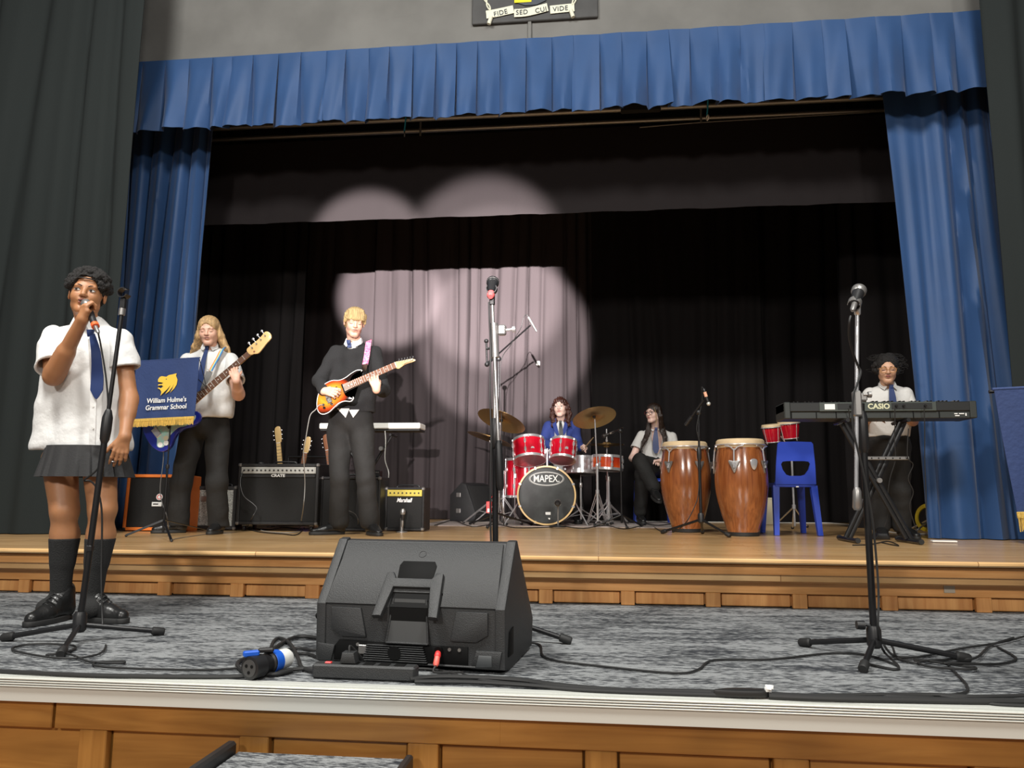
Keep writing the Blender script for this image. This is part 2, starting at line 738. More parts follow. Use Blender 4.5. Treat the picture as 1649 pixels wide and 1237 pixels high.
# ================================================================ materials
LF, UF = 0.90, 1.17
M = dict(
    spotlit_mid_cloth=mat('spotlit_mid_cloth', (0.044, 0.036, 0.038), 0.95, spec=0.1, bump=0.15, bscale=220),  # lighter than the other black cloths: part of the spotlight is put into this colour
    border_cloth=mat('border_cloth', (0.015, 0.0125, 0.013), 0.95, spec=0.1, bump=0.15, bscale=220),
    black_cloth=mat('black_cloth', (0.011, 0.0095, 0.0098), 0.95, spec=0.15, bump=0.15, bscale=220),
    side_cloth=mat('side_cloth', (0.019, 0.023, 0.023), 0.95, spec=0.15, bump=0.15, bscale=220),
    blue_cloth=mat('blue_cloth', (0.019, 0.062, 0.172), 0.55, spec=0.35, bump=0.12, bscale=260, sheen=0.15, var=0.06, vscale=3),
    wall=mat('grey_plaster', (0.15, 0.148, 0.14), 0.85, bump=0.1, bscale=30, var=0.12, vscale=2),
    dark=mat('dark_paint', (0.008, 0.008, 0.008), 0.9),
    oak=wood('golden_oak', (0.90, 0.47, 0.17), (0.62, 0.27, 0.075), 3, 'x', 0.38, 0.25, dark=0.75),
    oakz=wood('golden_oak_upright', (0.90, 0.46, 0.16), (0.62, 0.26, 0.075), 3, 'z', 0.38, 0.25, dark=0.75),
    oak2=wood('brown_oak', (0.48, 0.23, 0.055), (0.30, 0.125, 0.025), 3, 'x', 0.35, 0.3, dark=0.6),
    oak2z=wood('brown_oak_upright', (0.48, 0.23, 0.055), (0.30, 0.125, 0.025), 3, 'z', 0.35, 0.3, dark=0.6),
    boards=wood('stage_boards', (0.92, 0.62, 0.31), (0.72, 0.42, 0.17), 2.2, 'x', 0.28, 0.45, board=0.085, dark=0.8),
    alu=mat('brushed_aluminium', (0.60, 0.61, 0.57), 0.45, 0.25),
    crest_board=mat('crest_board', (0.05, 0.05, 0.05), 0.6, var=0.15, vscale=6),
    cream=mat('cream_paint', (0.68, 0.68, 0.55), 0.6),
    yellow=mat('yellow_paint', (0.9, 0.78, 0.02), 0.5),
    slate=mat('slate_paint', (0.035, 0.045, 0.06), 0.6),
    steel=mat('dull_steel', (0.25, 0.24, 0.22), 0.4, 0.9),
    chrome=mat('chrome', (0.75, 0.75, 0.77), 0.22, 0.72),
    black=mat('black_plastic', (0.012, 0.012, 0.013), 0.42),
    blackm=mat('black_metal', (0.014, 0.014, 0.015), 0.35, 0.3),
    rubber=mat('black_rubber', (0.012, 0.012, 0.012), 0.6),
    greym=mat('grey_metal', (0.30, 0.29, 0.28), 0.35, 0.7),
    white=mat('white_plastic', (0.8, 0.8, 0.76), 0.45),
    teal=mat('teal_tape', (0.03, 0.35, 0.55), 0.6),
)


def carpet_mat():
    m = mat('carpet', (0.1, 0.105, 0.11), 1.0, spec=0.1, bump=0.8, bscale=150)
    nt = m.node_tree
    b = nt.nodes['Principled BSDF']
    tc = nt.nodes.new('ShaderNodeTexCoord')
    mp = nt.nodes.new('ShaderNodeMapping')
    mp.inputs['Scale'].default_value = (1.6, 6.5, 1)
    nt.links.new(tc.outputs['Object'], mp.inputs['Vector'])
    n1 = nt.nodes.new('ShaderNodeTexNoise')
    n1.inputs['Scale'].default_value = 1.7
    n1.inputs['Detail'].default_value = 9
    n1.inputs['Roughness'].default_value = 0.72
    nt.links.new(mp.outputs[0], n1.inputs['Vector'])
    mp2 = nt.nodes.new('ShaderNodeMapping')
    mp2.inputs['Scale'].default_value = (22, 90, 1)
    nt.links.new(tc.outputs['Object'], mp2.inputs['Vector'])
    n2 = nt.nodes.new('ShaderNodeTexNoise')
    n2.inputs['Scale'].default_value = 1.5
    n2.inputs['Detail'].default_value = 4
    nt.links.new(mp2.outputs[0], n2.inputs['Vector'])
    ad = nt.nodes.new('ShaderNodeMath')
    ad.operation = 'MULTIPLY_ADD'
    ad.inputs[1].default_value = 0.9
    nt.links.new(n2.outputs[0], ad.inputs[0])
    nt.links.new(n1.outputs[0], ad.inputs[2])
    cr = nt.nodes.new('ShaderNodeValToRGB')
    cr.color_ramp.elements[0].position = 0.80
    cr.color_ramp.elements[0].color = (0.035, 0.038, 0.044, 1)
    cr.color_ramp.elements[1].position = 1.06
    cr.color_ramp.elements[1].color = (0.27, 0.28, 0.285, 1)
    e = cr.color_ramp.elements.new(0.93)
    e.color = (0.115, 0.12, 0.125, 1)
    nt.links.new(ad.outputs[0], cr.inputs[0])
    nt.links.new(cr.outputs[0], b.inputs['Base Color'])
    return m


M['carpet'] = carpet_mat()
ST = dict(kind='structure')

# ================================================================ setting
MB().box((0, -2.5, -0.05), (16, 14, 0.1)).build('floor', M['oak2'], **ST)
# lower platform: carpeted deck
MB().box((-0.5, 3.43, LF - 0.02), (11.0, 1.96, 0.04)).build('floor_carpeted_platform', M['carpet'], **ST)
e = MB()
e.box((-0.5, 2.425, LF - 0.053), (11.0, 0.02, 0.042))
for i in range(4):
    e.box((-0.5, 2.421, LF - 0.004 - i * 0.0075), (11.0, 0.024, 0.0045), 0.001)
e.box((-0.5, 2.43, LF - 0.013), (11.0, 0.02, 0.030))
e.box((-0.5, 2.436, LF - 0.045), (11.0, 0.02, 0.062))
e.box((-0.5, 2.45, LF + 0.001), (11.0, 0.03, 0.004))
e.build('trim_1', M['alu'], None, **ST)
# front panelling of the lower platform
fr = MB().box((-0.5, 2.50, 0.40), (11.0, 0.02, 0.86)).build('wall_platform_front', M['oak2z'], **ST)
X2 = [-0.5]
MB().box((-1.35 - 2.42, 2.462, 0.785), (4.0, 0.035, 0.094), 0.003).build('rail', M['oak2'], fr)
MB().box((0.66 - .95 + 2.6 - .03, 2.462, 0.785), (8.08 - 2.97 + .06, 0.035, 0.094), 0.003).build('rail', M['oak2'], fr)
MB().box((-1.03, 2.462, 0.785), (1.46, 0.0348, 0.0938), 0.003).build('rail', M['oak2'], fr)
st_x = []
for a, b_ in ((128, 172), (386, 433), (657, 706), (942, 993), (1245, 1302), (1566, 1627)):
    pass
st_x = [((-1.673,2.450,0.727)[0], (-1.579,2.450,0.730)[0]), ((-1.132,2.450,0.747)[0], (-1.036,2.450,0.751)[0]), ((-0.590,2.450,0.767)[0], (-0.494,2.450,0.771)[0]),
        ((-0.046,2.450,0.788)[0], (0.049,2.450,0.791)[0]), ((0.503,2.450,0.774)[0], (0.603,2.450,0.778)[0]), ((1.056,2.450,0.795)[0], (1.158,2.450,0.799)[0])]
st_x = [(st_x[0][0] - 1.08, st_x[0][1] - 1.08), (st_x[0][0] - 0.54, st_x[0][1] - 0.54)] + st_x + [(st_x[-1][0] + .6, st_x[-1][1] + .6), (st_x[-1][0] + 1.2, st_x[-1][1] + 1.2)]
for i, (a, b_) in enumerate(st_x):
    MB().box(((a + b_) / 2, 2.464, 0.37), (b_ - a, 0.032, 0.733), 0.003).build('stile', M['oak2z'], fr)
    if i + 1 < len(st_x):
        c = st_x[i + 1][0]
        mid = 0.63 if i in (4, 5) else None
        if mid:
            q = MB().box(((b_ + c) / 2, 2.482, (0.738 + mid) / 2), (c - b_ - 0.012, 0.016, 0.738 - mid - 0.012), 0.004)
            q.build('panel', M['oak2'], fr)
            MB().box(((b_ + c) / 2, 2.484, mid / 2), (c - b_ - 0.012, 0.016, mid - 0.012), 0.004).build('panel', M['oak2'], fr)
        else:
            MB().box(((b_ + c) / 2, 2.482, 0.37), (c - b_ - 0.010, 0.016, 0.73), 0.004).build('panel', M['oak2'], fr)

# upper stage
ub = MB().box((-0.5, 7.2, UF - 0.06), (13.0, 5.86, 0.12))
ub.build('floor_upper_stage', M['boards'], **ST)
e = MB().box((-0.5, 4.235, UF - 0.013), (13.0, 0.09, 0.0262), 0.008)
e.build('trim_2', M['boards'], **ST)
zz = lambda py, Y: (-0.394,4.300,4.484)[2]
r1 = MB()
r1.box((-0.5, 4.275, ((-0.381,4.250,1.136)[2] + (-0.381,4.250,1.083)[2]) / 2), (13.0, 0.05, (-0.381,4.250,1.136)[2] - (-0.381,4.250,1.083)[2]), 0.004)
r1.build('trim_3', M['oak'], **ST)
r1 = MB()
zt, zb = (-0.385,4.290,1.069)[2], (-0.385,4.290,1.039)[2]
for i, (dy, f0, f1) in enumerate(((0.0, 0.0, .28), (0.014, .28, .6), (0.028, .6, 1.0))):
    r1.box((-0.5, 4.30 + dy, zt + (zb - zt) * (f0 + f1) / 2), (13.0, 0.05, (zt - zb) * (f1 - f0)), 0.004)
r1.build('trim_4', M['oak'], **ST)
rb = MB().box((-0.5, 4.42, 1.03), (13.0, 0.05, 0.24)).build('wall_stage_riser', M['oakz'], **ST)
z1, z2 = (-0.390,4.350,1.033)[2], (-0.390,4.350,0.976)[2]
MB().box((-0.5, 4.370, (z1 + z2) / 2 + .004), (13.0, 0.030, z1 - z2 + .008), 0.002).build('rail', M['oak'], rb)
px = [(-3.373,4.370,0.861)[0], (-2.563,4.370,0.877)[0], (-2.486,4.370,0.879)[0], (-2.118,4.370,0.886)[0], (-2.039,4.370,0.887)[0], (-1.668,4.370,0.895)[0], (-1.587,4.370,0.896)[0]]
px2 = [(-0.329,4.370,0.921)[0], (-0.254,4.370,0.923)[0], (0.120,4.370,0.930)[0], (0.194,4.370,0.932)[0], (0.573,4.370,0.939)[0], (0.652,4.370,0.941)[0], (1.027,4.370,0.916)[0],
       (1.103,4.370,0.918)[0], (1.483,4.370,0.926)[0], (1.562,4.370,0.927)[0], (1.951,4.370,0.935)[0], (2.027,4.370,0.937)[0]]
pan = [(px[0] - 1.6, px[0] - .85), (px[0] - .8, px[0] - .07), (px[0], px[1]), (px[2], px[3]), (px[4], px[5])]
g0, g1 = px[6], px2[0]
stp = (g1 - g0 + .07) / 3
pan += [(g0 + stp * i, g0 + stp * i + stp - .07) for i in range(3)]
pan += [(px2[i], px2[i + 1]) for i in (1, 3, 5, 7, 9)]
pan += [(px2[11] + .5 * i, px2[11] + .5 * i + .43) for i in range(4)]
for i, (a, b_) in enumerate(pan):
    MB().box(((a + b_) / 2, 4.390, (z2 + LF) / 2), (b_ - a - .012, 0.014, z2 - LF - .010), 0.004).build('panel', M['oakz'], rb)
    if i + 1 < len(pan):
        c = pan[i + 1][0]
        MB().box(((b_ + c) / 2, 4.372, (z2 + LF) / 2), (c - b_, 0.029, z2 - LF), 0.003).build('stile', M['oakz'], rb)

# stage house
MB().box((-0.5, 10.25, 3.5), (13, 0.1, 7.0)).build('wall_back', M['dark'], **ST)
MB().box((-6.4, 7.2, 3.5), (0.1, 6.2, 7.0)).build('wall_left', M['dark'], **ST)
MB().box((5.4, 7.2, 3.5), (0.1, 6.2, 7.0)).build('wall_right', M['dark'], **ST)
MB().box((-0.5, 8.2, 6.9), (13, 4.2, 0.1)).build('ceiling', M['dark'], **ST)
pw = MB()
pw.box((-0.5, 6.31, 6.15), (13, 0.22, 1.7))
pw.box((-5.9, 6.31, 3.2), (2.6, 0.22, 6.4))
pw.box((4.9, 6.31, 3.2), (2.6, 0.22, 6.4))
pw.build('wall_front', M['wall'], **ST)
MB().box((-0.55, 6.19, ((-0.523,6.190,5.580)[2] + 5.3) / 2), (0.03, 0.03, 0.32), 0.003).build('trim_5', M['wall'], **ST)

# crest board over the arch
cb = thing('crest_board', 'dark grey painted crest board with a motto scroll above the blue pelmet', 'sign', (-0.5, 6.17, 5.6))
c0 = V((-1.058,6.170,5.573))
c1 = V((0.044,6.170,5.587))
bw = c1.x - c0.x
cx = (c0.x + c1.x) / 2
cz = (c0.z + c1.z) / 2
MB().box((cx, 6.18, cz + 0.55), (bw, 0.03, 1.1), 0.006).build('board', M['crest_board'], cb)
scr = [V((-0.930,6.155,5.655)), V((-0.837,6.155,5.666)), V((-0.689,6.155,5.691)), V((-0.683,6.155,5.650)), V((-0.564,6.155,5.653)), V((-0.390,6.155,5.688)), V((-0.369,6.155,5.663)), V((-0.266,6.155,5.668)), V((-0.159,6.155,5.672))]
sm = MB()
for a, b_ in ((0, 2), (3, 5), (6, 8)):
    sm.ribbon([q - V((0, 0.004 * (a == 3), 0.0)) for q in spline(scr[a:b_ + 1], 5)], [0.075] * (2 * 5 + 1), (0, -1, 0), 0.004)
sm.lathe([(0.018, -0.035), (0.018, 0.035)], V((-0.896,6.150,5.596)), (0.3, 0, 1), 12)
sm.lathe([(0.018, -0.035), (0.018, 0.035)], V((-0.180,6.150,5.612)), (-0.3, 0, 1), 12)
sm.build('scroll', M['cream'], cb)
for wd, (x, y, x2, y2) in (('FIDE', (793, 24, 820, 17)), ('SED', (830, 21, 850, 18)), ('CUI', (862, 18, 882, 13)), ('VIDE', (889, 16, 915, 12))):
    pass
for wd, a, b_ in (('FIDE', V((-0.874,6.147,5.646)), V((-0.732,6.147,5.674))), ('SED', V((-0.666,6.143,5.649)), V((-0.563,6.143,5.651))),
                  ('CUI', V((-0.503,6.143,5.653)), V((-0.395,6.143,5.669))), ('VIDE', V((-0.352,6.147,5.660)), V((-0.207,6.147,5.667)))):
    text('lettering', wd, (a + b_) / 2, b_ - a, V((-(b_ - a).z, 0, (b_ - a).x)), 0.062, M['slate'], cb, 0.003, spacing=1.1, stretch=0.95)
sh = MB()
sc_ = V((-0.537,6.160,5.773))
poly = [(-.17, .30), (.17, .30), (.17, .12), (.13, .035), (0.05, .0), (-.05, .0), (-.13, .035), (-.17, .12)]
sh.prism(poly, V((sc_.x, 6.164, (-0.537,6.160,5.720)[2])), (1, 0, 0), (0, 0, 1), 0.012, 0.003).build('shield', M['slate'], cb)
MB().box(((-0.607,6.150,5.771)[0], 6.150, (-0.607,6.150,5.753)[2] + 0.13), (0.15, 0.006, 0.27), 0.002).build('shield_field', M['yellow'], cb)
for sgn in (-1, 1):
    a = V((-0.875,6.155,5.675)) if sgn < 0 else V((-0.196,6.155,5.675))
    for k in (0, 1):
        pts = [a + V((sgn * (0.02 + t * .09) + .012 * math.sin(t * 9 + k * PI), -0.003 * k, .02 + t * .22)) for t in [i / 12 for i in range(13)]]
        MB().tube(pts, 0.007, 6).build('rope', M['cream'], cb)


# ---------------------------------------------------------------- curtains
def drape(name, label, x0, x1, Y, zt, zb, folds, amp, m, seed=1, xb0=None, xb1=None, amp_top=0.4, dyb=0.0, shape='sine', hem=0.0, N=None, K=24, group=None, tilt=0.0, sag=0.0, cat='curtain', waist=None):
    rnd = random.Random(seed)
    xb0 = x0 if xb0 is None else xb0
    xb1 = x1 if xb1 is None else xb1
    N = N or int(folds * 14)
    ph = [rnd.uniform(0, 2 * PI) for _ in range(6)]
    wob = [rnd.uniform(0.6, 1.25) for _ in range(int(folds) + 3)]
    vs, fs = [], []
    rows = []
    for i in range(K + 1):
        v = i / K
        row = []
        for j in range(N + 1):
            u = j / N
            uw = u + 0.25 / folds * math.sin(2 * PI * u * folds * 0.31 + ph[0]) + 0.18 / folds * math.sin(2 * PI * u * folds * 0.173 + ph[1])
            drift = 0.10 * math.sin(v * 2.3 + ph[2] + u * 7) / folds * 3
            q = (uw + drift) * folds
            k = max(0, min(len(wob) - 1, int(q)))
            A = amp * (amp_top + (1 - amp_top) * v)
            s_ = math.sin(2 * PI * q)
            if shape == 'sine':
                d = A * wob[k] * (0.75 * s_ + 0.28 * math.sin(4 * PI * q + ph[3]))
            else:
                d = A * s_
            d += A * 0.25 * math.sin(2 * PI * u * folds * 2.3 + ph[4] + v * 3) * v
            xx = (x0 + (x1 - x0) * u) * (1 - v) + (xb0 + (xb1 - xb0) * u) * v
            if waist:
                wv = math.exp(-((v - waist[0]) / waist[1]) ** 2)
                xx += (waist[2] - xx) * waist[3] * wv
            xx += 0.25 * A * math.cos(2 * PI * q)
            z = zt + (zb - zt) * v + tilt * (u - .5) + hem * v * math.sin(2 * PI * u * folds * .5 + ph[5]) + sag * 4 * u * (1 - u) * v
            row.append((xx, Y + d + dyb * v, z))
        rows.append(row)
    W = N + 1
    for r in rows:
        vs += r
    o1 = len(vs)
    for r in rows:
        vs += [(x, y + 0.006, z) for x, y, z in r]
    for i in range(K):
        for j in range(N):
            a = i * W + j
            fs.append((a, a + W, a + W + 1, a + 1))
            fs.append((o1 + a, o1 + a + 1, o1 + a + W + 1, o1 + a + W))
    for j in range(N):
        fs.append((j, j + 1, o1 + j + 1, o1 + j))
        a = K * W + j
        fs.append((a, o1 + a, o1 + a + 1, a + 1))
    for i in range(K):
        a = i * W
        fs.append((a, o1 + a, o1 + a + W, a + W))
        a = i * W + N
        fs.append((a, a + W, o1 + a + W, o1 + a))
    o = link_mesh(name, vs, fs, None, [m], None, 60)
    tag(o, label, cat, group)
    return o


# rear black curtains (hung at slightly different depths so that the seams show)
UFc = UF + 0.006
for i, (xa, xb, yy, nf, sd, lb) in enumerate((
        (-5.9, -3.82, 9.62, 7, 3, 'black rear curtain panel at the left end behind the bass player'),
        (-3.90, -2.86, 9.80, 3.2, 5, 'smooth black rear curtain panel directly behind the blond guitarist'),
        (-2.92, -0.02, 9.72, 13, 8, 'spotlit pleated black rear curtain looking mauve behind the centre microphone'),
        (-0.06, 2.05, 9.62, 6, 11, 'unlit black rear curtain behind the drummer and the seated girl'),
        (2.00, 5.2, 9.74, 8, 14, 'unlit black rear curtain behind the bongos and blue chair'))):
    drape('stage_curtain', lb, xa, xb, yy, 5.9, UFc, nf, 0.055 if i != 1 else 0.025, M['spotlit_mid_cloth' if i in (1, 2) else 'black_cloth'], sd, amp_top=0.8, K=20)
drape('stage_curtain', 'black side curtain hanging behind the bass player, beside the blue tab', -5.1, (-3.358,8.350,2.853)[0], 8.35, 5.9, UFc, 7, 0.05, M['black_cloth'], 21, amp_top=0.8)
drape('stage_curtain', 'black side curtain hanging behind the keyboard player', 2.55, 4.6, 8.3, 5.9, UFc, 6, 0.05, M['black_cloth'], 23, amp_top=0.8)
# border
drape('stage_border', 'flat black cloth border with two pale pools of light across its lower edge', -5.3, 4.4, 7.0, (-0.795,7.000,4.978)[2], 4.135, 26, 0.006, M['border_cloth'], 31, amp_top=0.5, N=260, K=14, cat='border', hem=0.004)
# blue tabs
drape('stage_curtain', 'blue curtain gathered at the left side of the stage arch', -4.75, -3.55, 6.50, 5.35, UFc, 5.3, 0.075, M['blue_cloth'], 41, -4.7, -3.66, amp_top=0.75, K=40)
drape('stage_curtain', 'blue curtain gathered at the right side of the stage arch, sweeping the boards', 2.44, 3.75, 6.42, 5.35, UFc, 4.6, 0.09, M['blue_cloth'], 47, 2.50, 3.9, amp_top=0.75, K=40, dyb=-0.10)


def pelmet():
    rnd = random.Random(5)
    x0, x1 = -4.75, 3.30
    zt = 5.383
    vs, fs = [], []
    edges = [x0]
    while edges[-1] < x1:
        edges.append(edges[-1] + rnd.uniform(0.175, 0.235))
    K = 14
    cols = []
    for i in range(len(edges) - 1):
        a, b_ = edges[i], edges[i + 1]
        kind = rnd.random()
        fl = rnd.uniform(0.06, 0.11)
        lean = rnd.uniform(-1, 1)
        for j in range(11):
            u = j / 10
            cols.append((a + (b_ - a) * u + (0.008 if j == 10 else 0), u, fl, lean, kind, i))
    N = len(cols)
    for k in range(K + 1):
        v = k / K
        for (x, u, fl, lean, kind, i) in cols:
            prof = math.sin(PI * u) ** 0.8 if kind < .72 else (u if lean > 0 else 1 - u)
            d = 0.004 + fl * (v ** 1.2) * prof + 0.020 * v * (u - .5) + 0.010 * math.sin(u * 9 + i * 2.1 + v * 3) * v + 0.012 * (u if (i % 2) else 1 - u)
            d -= 0.022 * math.exp(-(u / .09) ** 2) * min(1, v * 3 + .3)
            z = zt + (4.70 - zt) * v - 0.030 * v * prof + 0.012 * math.sin(i * 1.9) * v + (0.010 * (x / 4) if k == 0 else 0)
            vs.append((x + 0.02 * v * math.sin(i * 3.3), 6.12 - d, z))
    n1 = len(vs)
    vs += [(x, y + 0.006, z) for x, y, z in vs]
    for k in range(K):
        for j in range(N - 1):
            a = k * N + j
            fs.append((a, a + N, a + N + 1, a + 1))
            fs.append((n1 + a, n1 + a + 1, n1 + a + N + 1, n1 + a + N))
    for j in range(N - 1):
        a = K * N + j
        fs.append((a, n1 + a, n1 + a + 1, a + 1))
        fs.append((j, j + 1, n1 + j + 1, n1 + j))
    o = link_mesh('pelmet', vs, fs, None, [M['blue_cloth']], None, 28)
    tag(o, 'wide pleated blue pelmet across the top of the stage arch', 'pelmet')
    MB().box((-0.7, 6.135, 5.375), (8.1, 0.02, 0.03), 0.003).build('batten', M['blue_cloth'], o)


pelmet()
# black hall curtains on either side
drape('hall_curtain', 'tall dark grey green curtain on the left in front of the stage arch', -6.6, -3.74, 5.55, 6.6, UFc, 6.5, 0.065, M['side_cloth'], 55, amp_top=0.7, K=30)
drape('hall_curtain', 'tall dark grey green curtain on the right in front of the stage arch', 2.95, 5.3, 5.75, 6.6, UFc, 6, 0.06, M['side_cloth'], 59, amp_top=0.7, K=30)

# lighting bar behind the pelmet with hangers
lb_ = thing('lighting_bar', 'long steel lighting bar hanging behind the blue pelmet', 'bar', (0, 6.62, 4.96))
a, b_ = V((-3.9, 6.62, 4.965)), V((3.4, 6.62, 4.945))
MB().rod(a, b_, 0.026, n=14).build('tube', M['steel'], lb_)
MB().rod(a + V((0, .35, .06)), b_ + V((0, .35, .06)), 0.022, n=12).build('tube', M['steel'], lb_)
for x in (-3.2, -1.4, -1.0, 1.0, 2.4):
    MB().rod((x, 6.62, 4.96), (x, 6.62, 6.85), 0.008, n=8).build('hanger', M['steel'], lb_)
MB().box((0.42, 6.62, 4.955), (0.36, 0.06, 0.07), 0.01).build('junction_box', M['dark'], lb_)
for nm, x, zb, lb in (('rope', (-1.749,6.600,5.025)[0], (-1.743,6.600,4.767)[2], 'teal cord and clip hanging below the pelmet near its middle'),
                      ('rope', (1.004,6.600,5.000)[0], (0.998,6.600,4.788)[2], 'pale blue knotted cord hanging from the bar towards the right')):
    o = thing('cord', lb, 'cord', (x, 6.59, zb))
    MB().tube(spline([(x, 6.585, 5.2), (x + .008, 6.585, (zb + 5.2) / 2), (x - .004, 6.585, zb + .05)], 5), 0.007, 6).build('rope', M['teal'], o)
    MB().torus((x, 6.585, zb + .03), (1, 0.3, 0), 0.022, 0.006, 12, 6).build('clip', M['white' if x > 0 else 'steel'], o)
for x in ((-1.676,6.900,6.362)[0], (0.993,6.900,6.173)[0], (-3.923,6.900,6.520)[0]):
    o = MB().rod((x, 6.9, 4.93), (x, 6.9, 6.88), 0.010, n=8).build('hanging_rod', M['greym'])
    tag(o, 'thin pale hanging rod above the black border, ' + ('by the teal cord' if -2.2 < x < 0 else 'by the pale blue cord' if x > 0 else 'at the far left of the arch'), 'rod')
bl = MB().tube(spline([(0.430,6.970,4.947), (1.008,6.970,4.968), (1.688,6.970,4.977), (2.519,6.970,4.989)], 6), 0.006, 6).build('cable', M['greym'])
tag(bl, 'thin pale line running along the top of the black border', 'cable')
# drum rug and small tags
rug = MB().box((-0.45, 8.75, UF + 0.004), (2.75, 2.0, 0.008), 0.003).build('drum_rug', mat('rug', (0.42, 0.36, 0.33), 0.95, bump=0.4, bscale=90, var=0.25, vscale=5))
tag(rug, 'pale flat rug under the drum kit', 'rug')
tg = MB().box(V((-0.739,9.680,3.144)), (0.045, 0.10, 0.055), 0.006).build('curtain_tag', M['white'])
tag(tg, 'small white tag clipped to the rear curtain near the centre microphone', 'tag')

# ================================================================ people
def skin(name, c, lip):
    return (mat(name, c, 0.48, sss=0.12, var=0.05, vscale=14, bump=0.05, bscale=180), mat(name + '_lip', lip, 0.4, sss=0.1))


MK = dict(
    shirt=mat('white_shirt', (0.66, 0.66, 0.65), 0.8, bump=0.35, bscale=38, sheen=0.1, sss=0.0),
    shirt2=mat('cream_shirt', (0.60, 0.585, 0.56), 0.8, bump=0.3, bscale=38),
    navy=mat('navy_tie', (0.012, 0.030, 0.115), 0.5),
    trouser=mat('black_trousers', (0.013, 0.0125, 0.012), 0.85, bump=0.3, bscale=30),
    sweater=mat('black_sweater', (0.016, 0.016, 0.017), 0.95, bump=0.6, bscale=160),
    skirt=mat('black_skirt', (0.020, 0.020, 0.021), 0.8, bump=0.15, bscale=120),
    sock=mat('black_sock', (0.016, 0.016, 0.016), 0.95, bump=0.5, bscale=220),
    shoe=mat('black_leather', (0.013, 0.013, 0.013), 0.32, bump=0.2, bscale=60),
    sole=mat('black_sole', (0.018, 0.018, 0.018), 0.6),
    lace=mat('black_lace', (0.02, 0.02, 0.02), 0.8),
    blazer=mat('blue_blazer', (0.028, 0.050, 0.23), 0.85, bump=0.3, bscale=120),
    eye=mat('eye_white', (0.52, 0.50, 0.47), 0.3),
    iris=mat('dark_iris', (0.03, 0.015, 0.01), 0.15),
    lash=mat('dark_lash', (0.015, 0.010, 0.008), 0.7),
    blondbrow=mat('fair_brow', (0.30, 0.17, 0.08), 0.8),
    afro=mat('black_curly_hair', (0.009, 0.0075, 0.007), 0.8, bump=1.0, bscale=220, var=0.5, vscale=70),
    band=mat('black_band', (0.008, 0.008, 0.008), 0.5),
    blonde=mat('blonde_hair', (0.50, 0.35, 0.155), 0.5, bump=0.9, bscale=40, var=0.30, vscale=16, stretch=(9, 9, 0.7)),
    fair=mat('fair_long_hair', (0.50, 0.32, 0.15), 0.45, bump=0.6, bscale=40, var=0.40, vscale=14, stretch=(9, 9, 0.5)),
    auburn=mat('dark_auburn_hair', (0.055, 0.016, 0.010), 0.4, bump=0.6, bscale=50, var=0.4, vscale=20, stretch=(5, 5, 1)),
    brunette=mat('dark_brown_hair', (0.022, 0.012, 0.008), 0.35, bump=0.5, bscale=40, var=0.4, vscale=16, stretch=(9, 9, 0.5)),
    curly=mat('black_frizzy_hair', (0.010, 0.008, 0.007), 0.6, bump=1.0, bscale=200),
    gold=mat('gold_emblem', (0.75, 0.50, 0.06), 0.45),
)
SK_DARK = skin('brown_skin', (0.38, 0.175, 0.080), (0.24, 0.075, 0.06))
SK_FAIR = skin('fair_skin', (0.72, 0.42, 0.31), (0.60, 0.28, 0.22))
SK_PALE = skin('pale_skin', (0.76, 0.52, 0.44), (0.60, 0.28, 0.24))
SK_TAN = skin('light_brown_skin', (0.52, 0.29, 0.18), (0.40, 0.13, 0.10))


def hR(yaw=0, pitch=0, roll=0):
    return rot('Z', yaw) @ rot('X', pitch) @ rot('Y', roll)


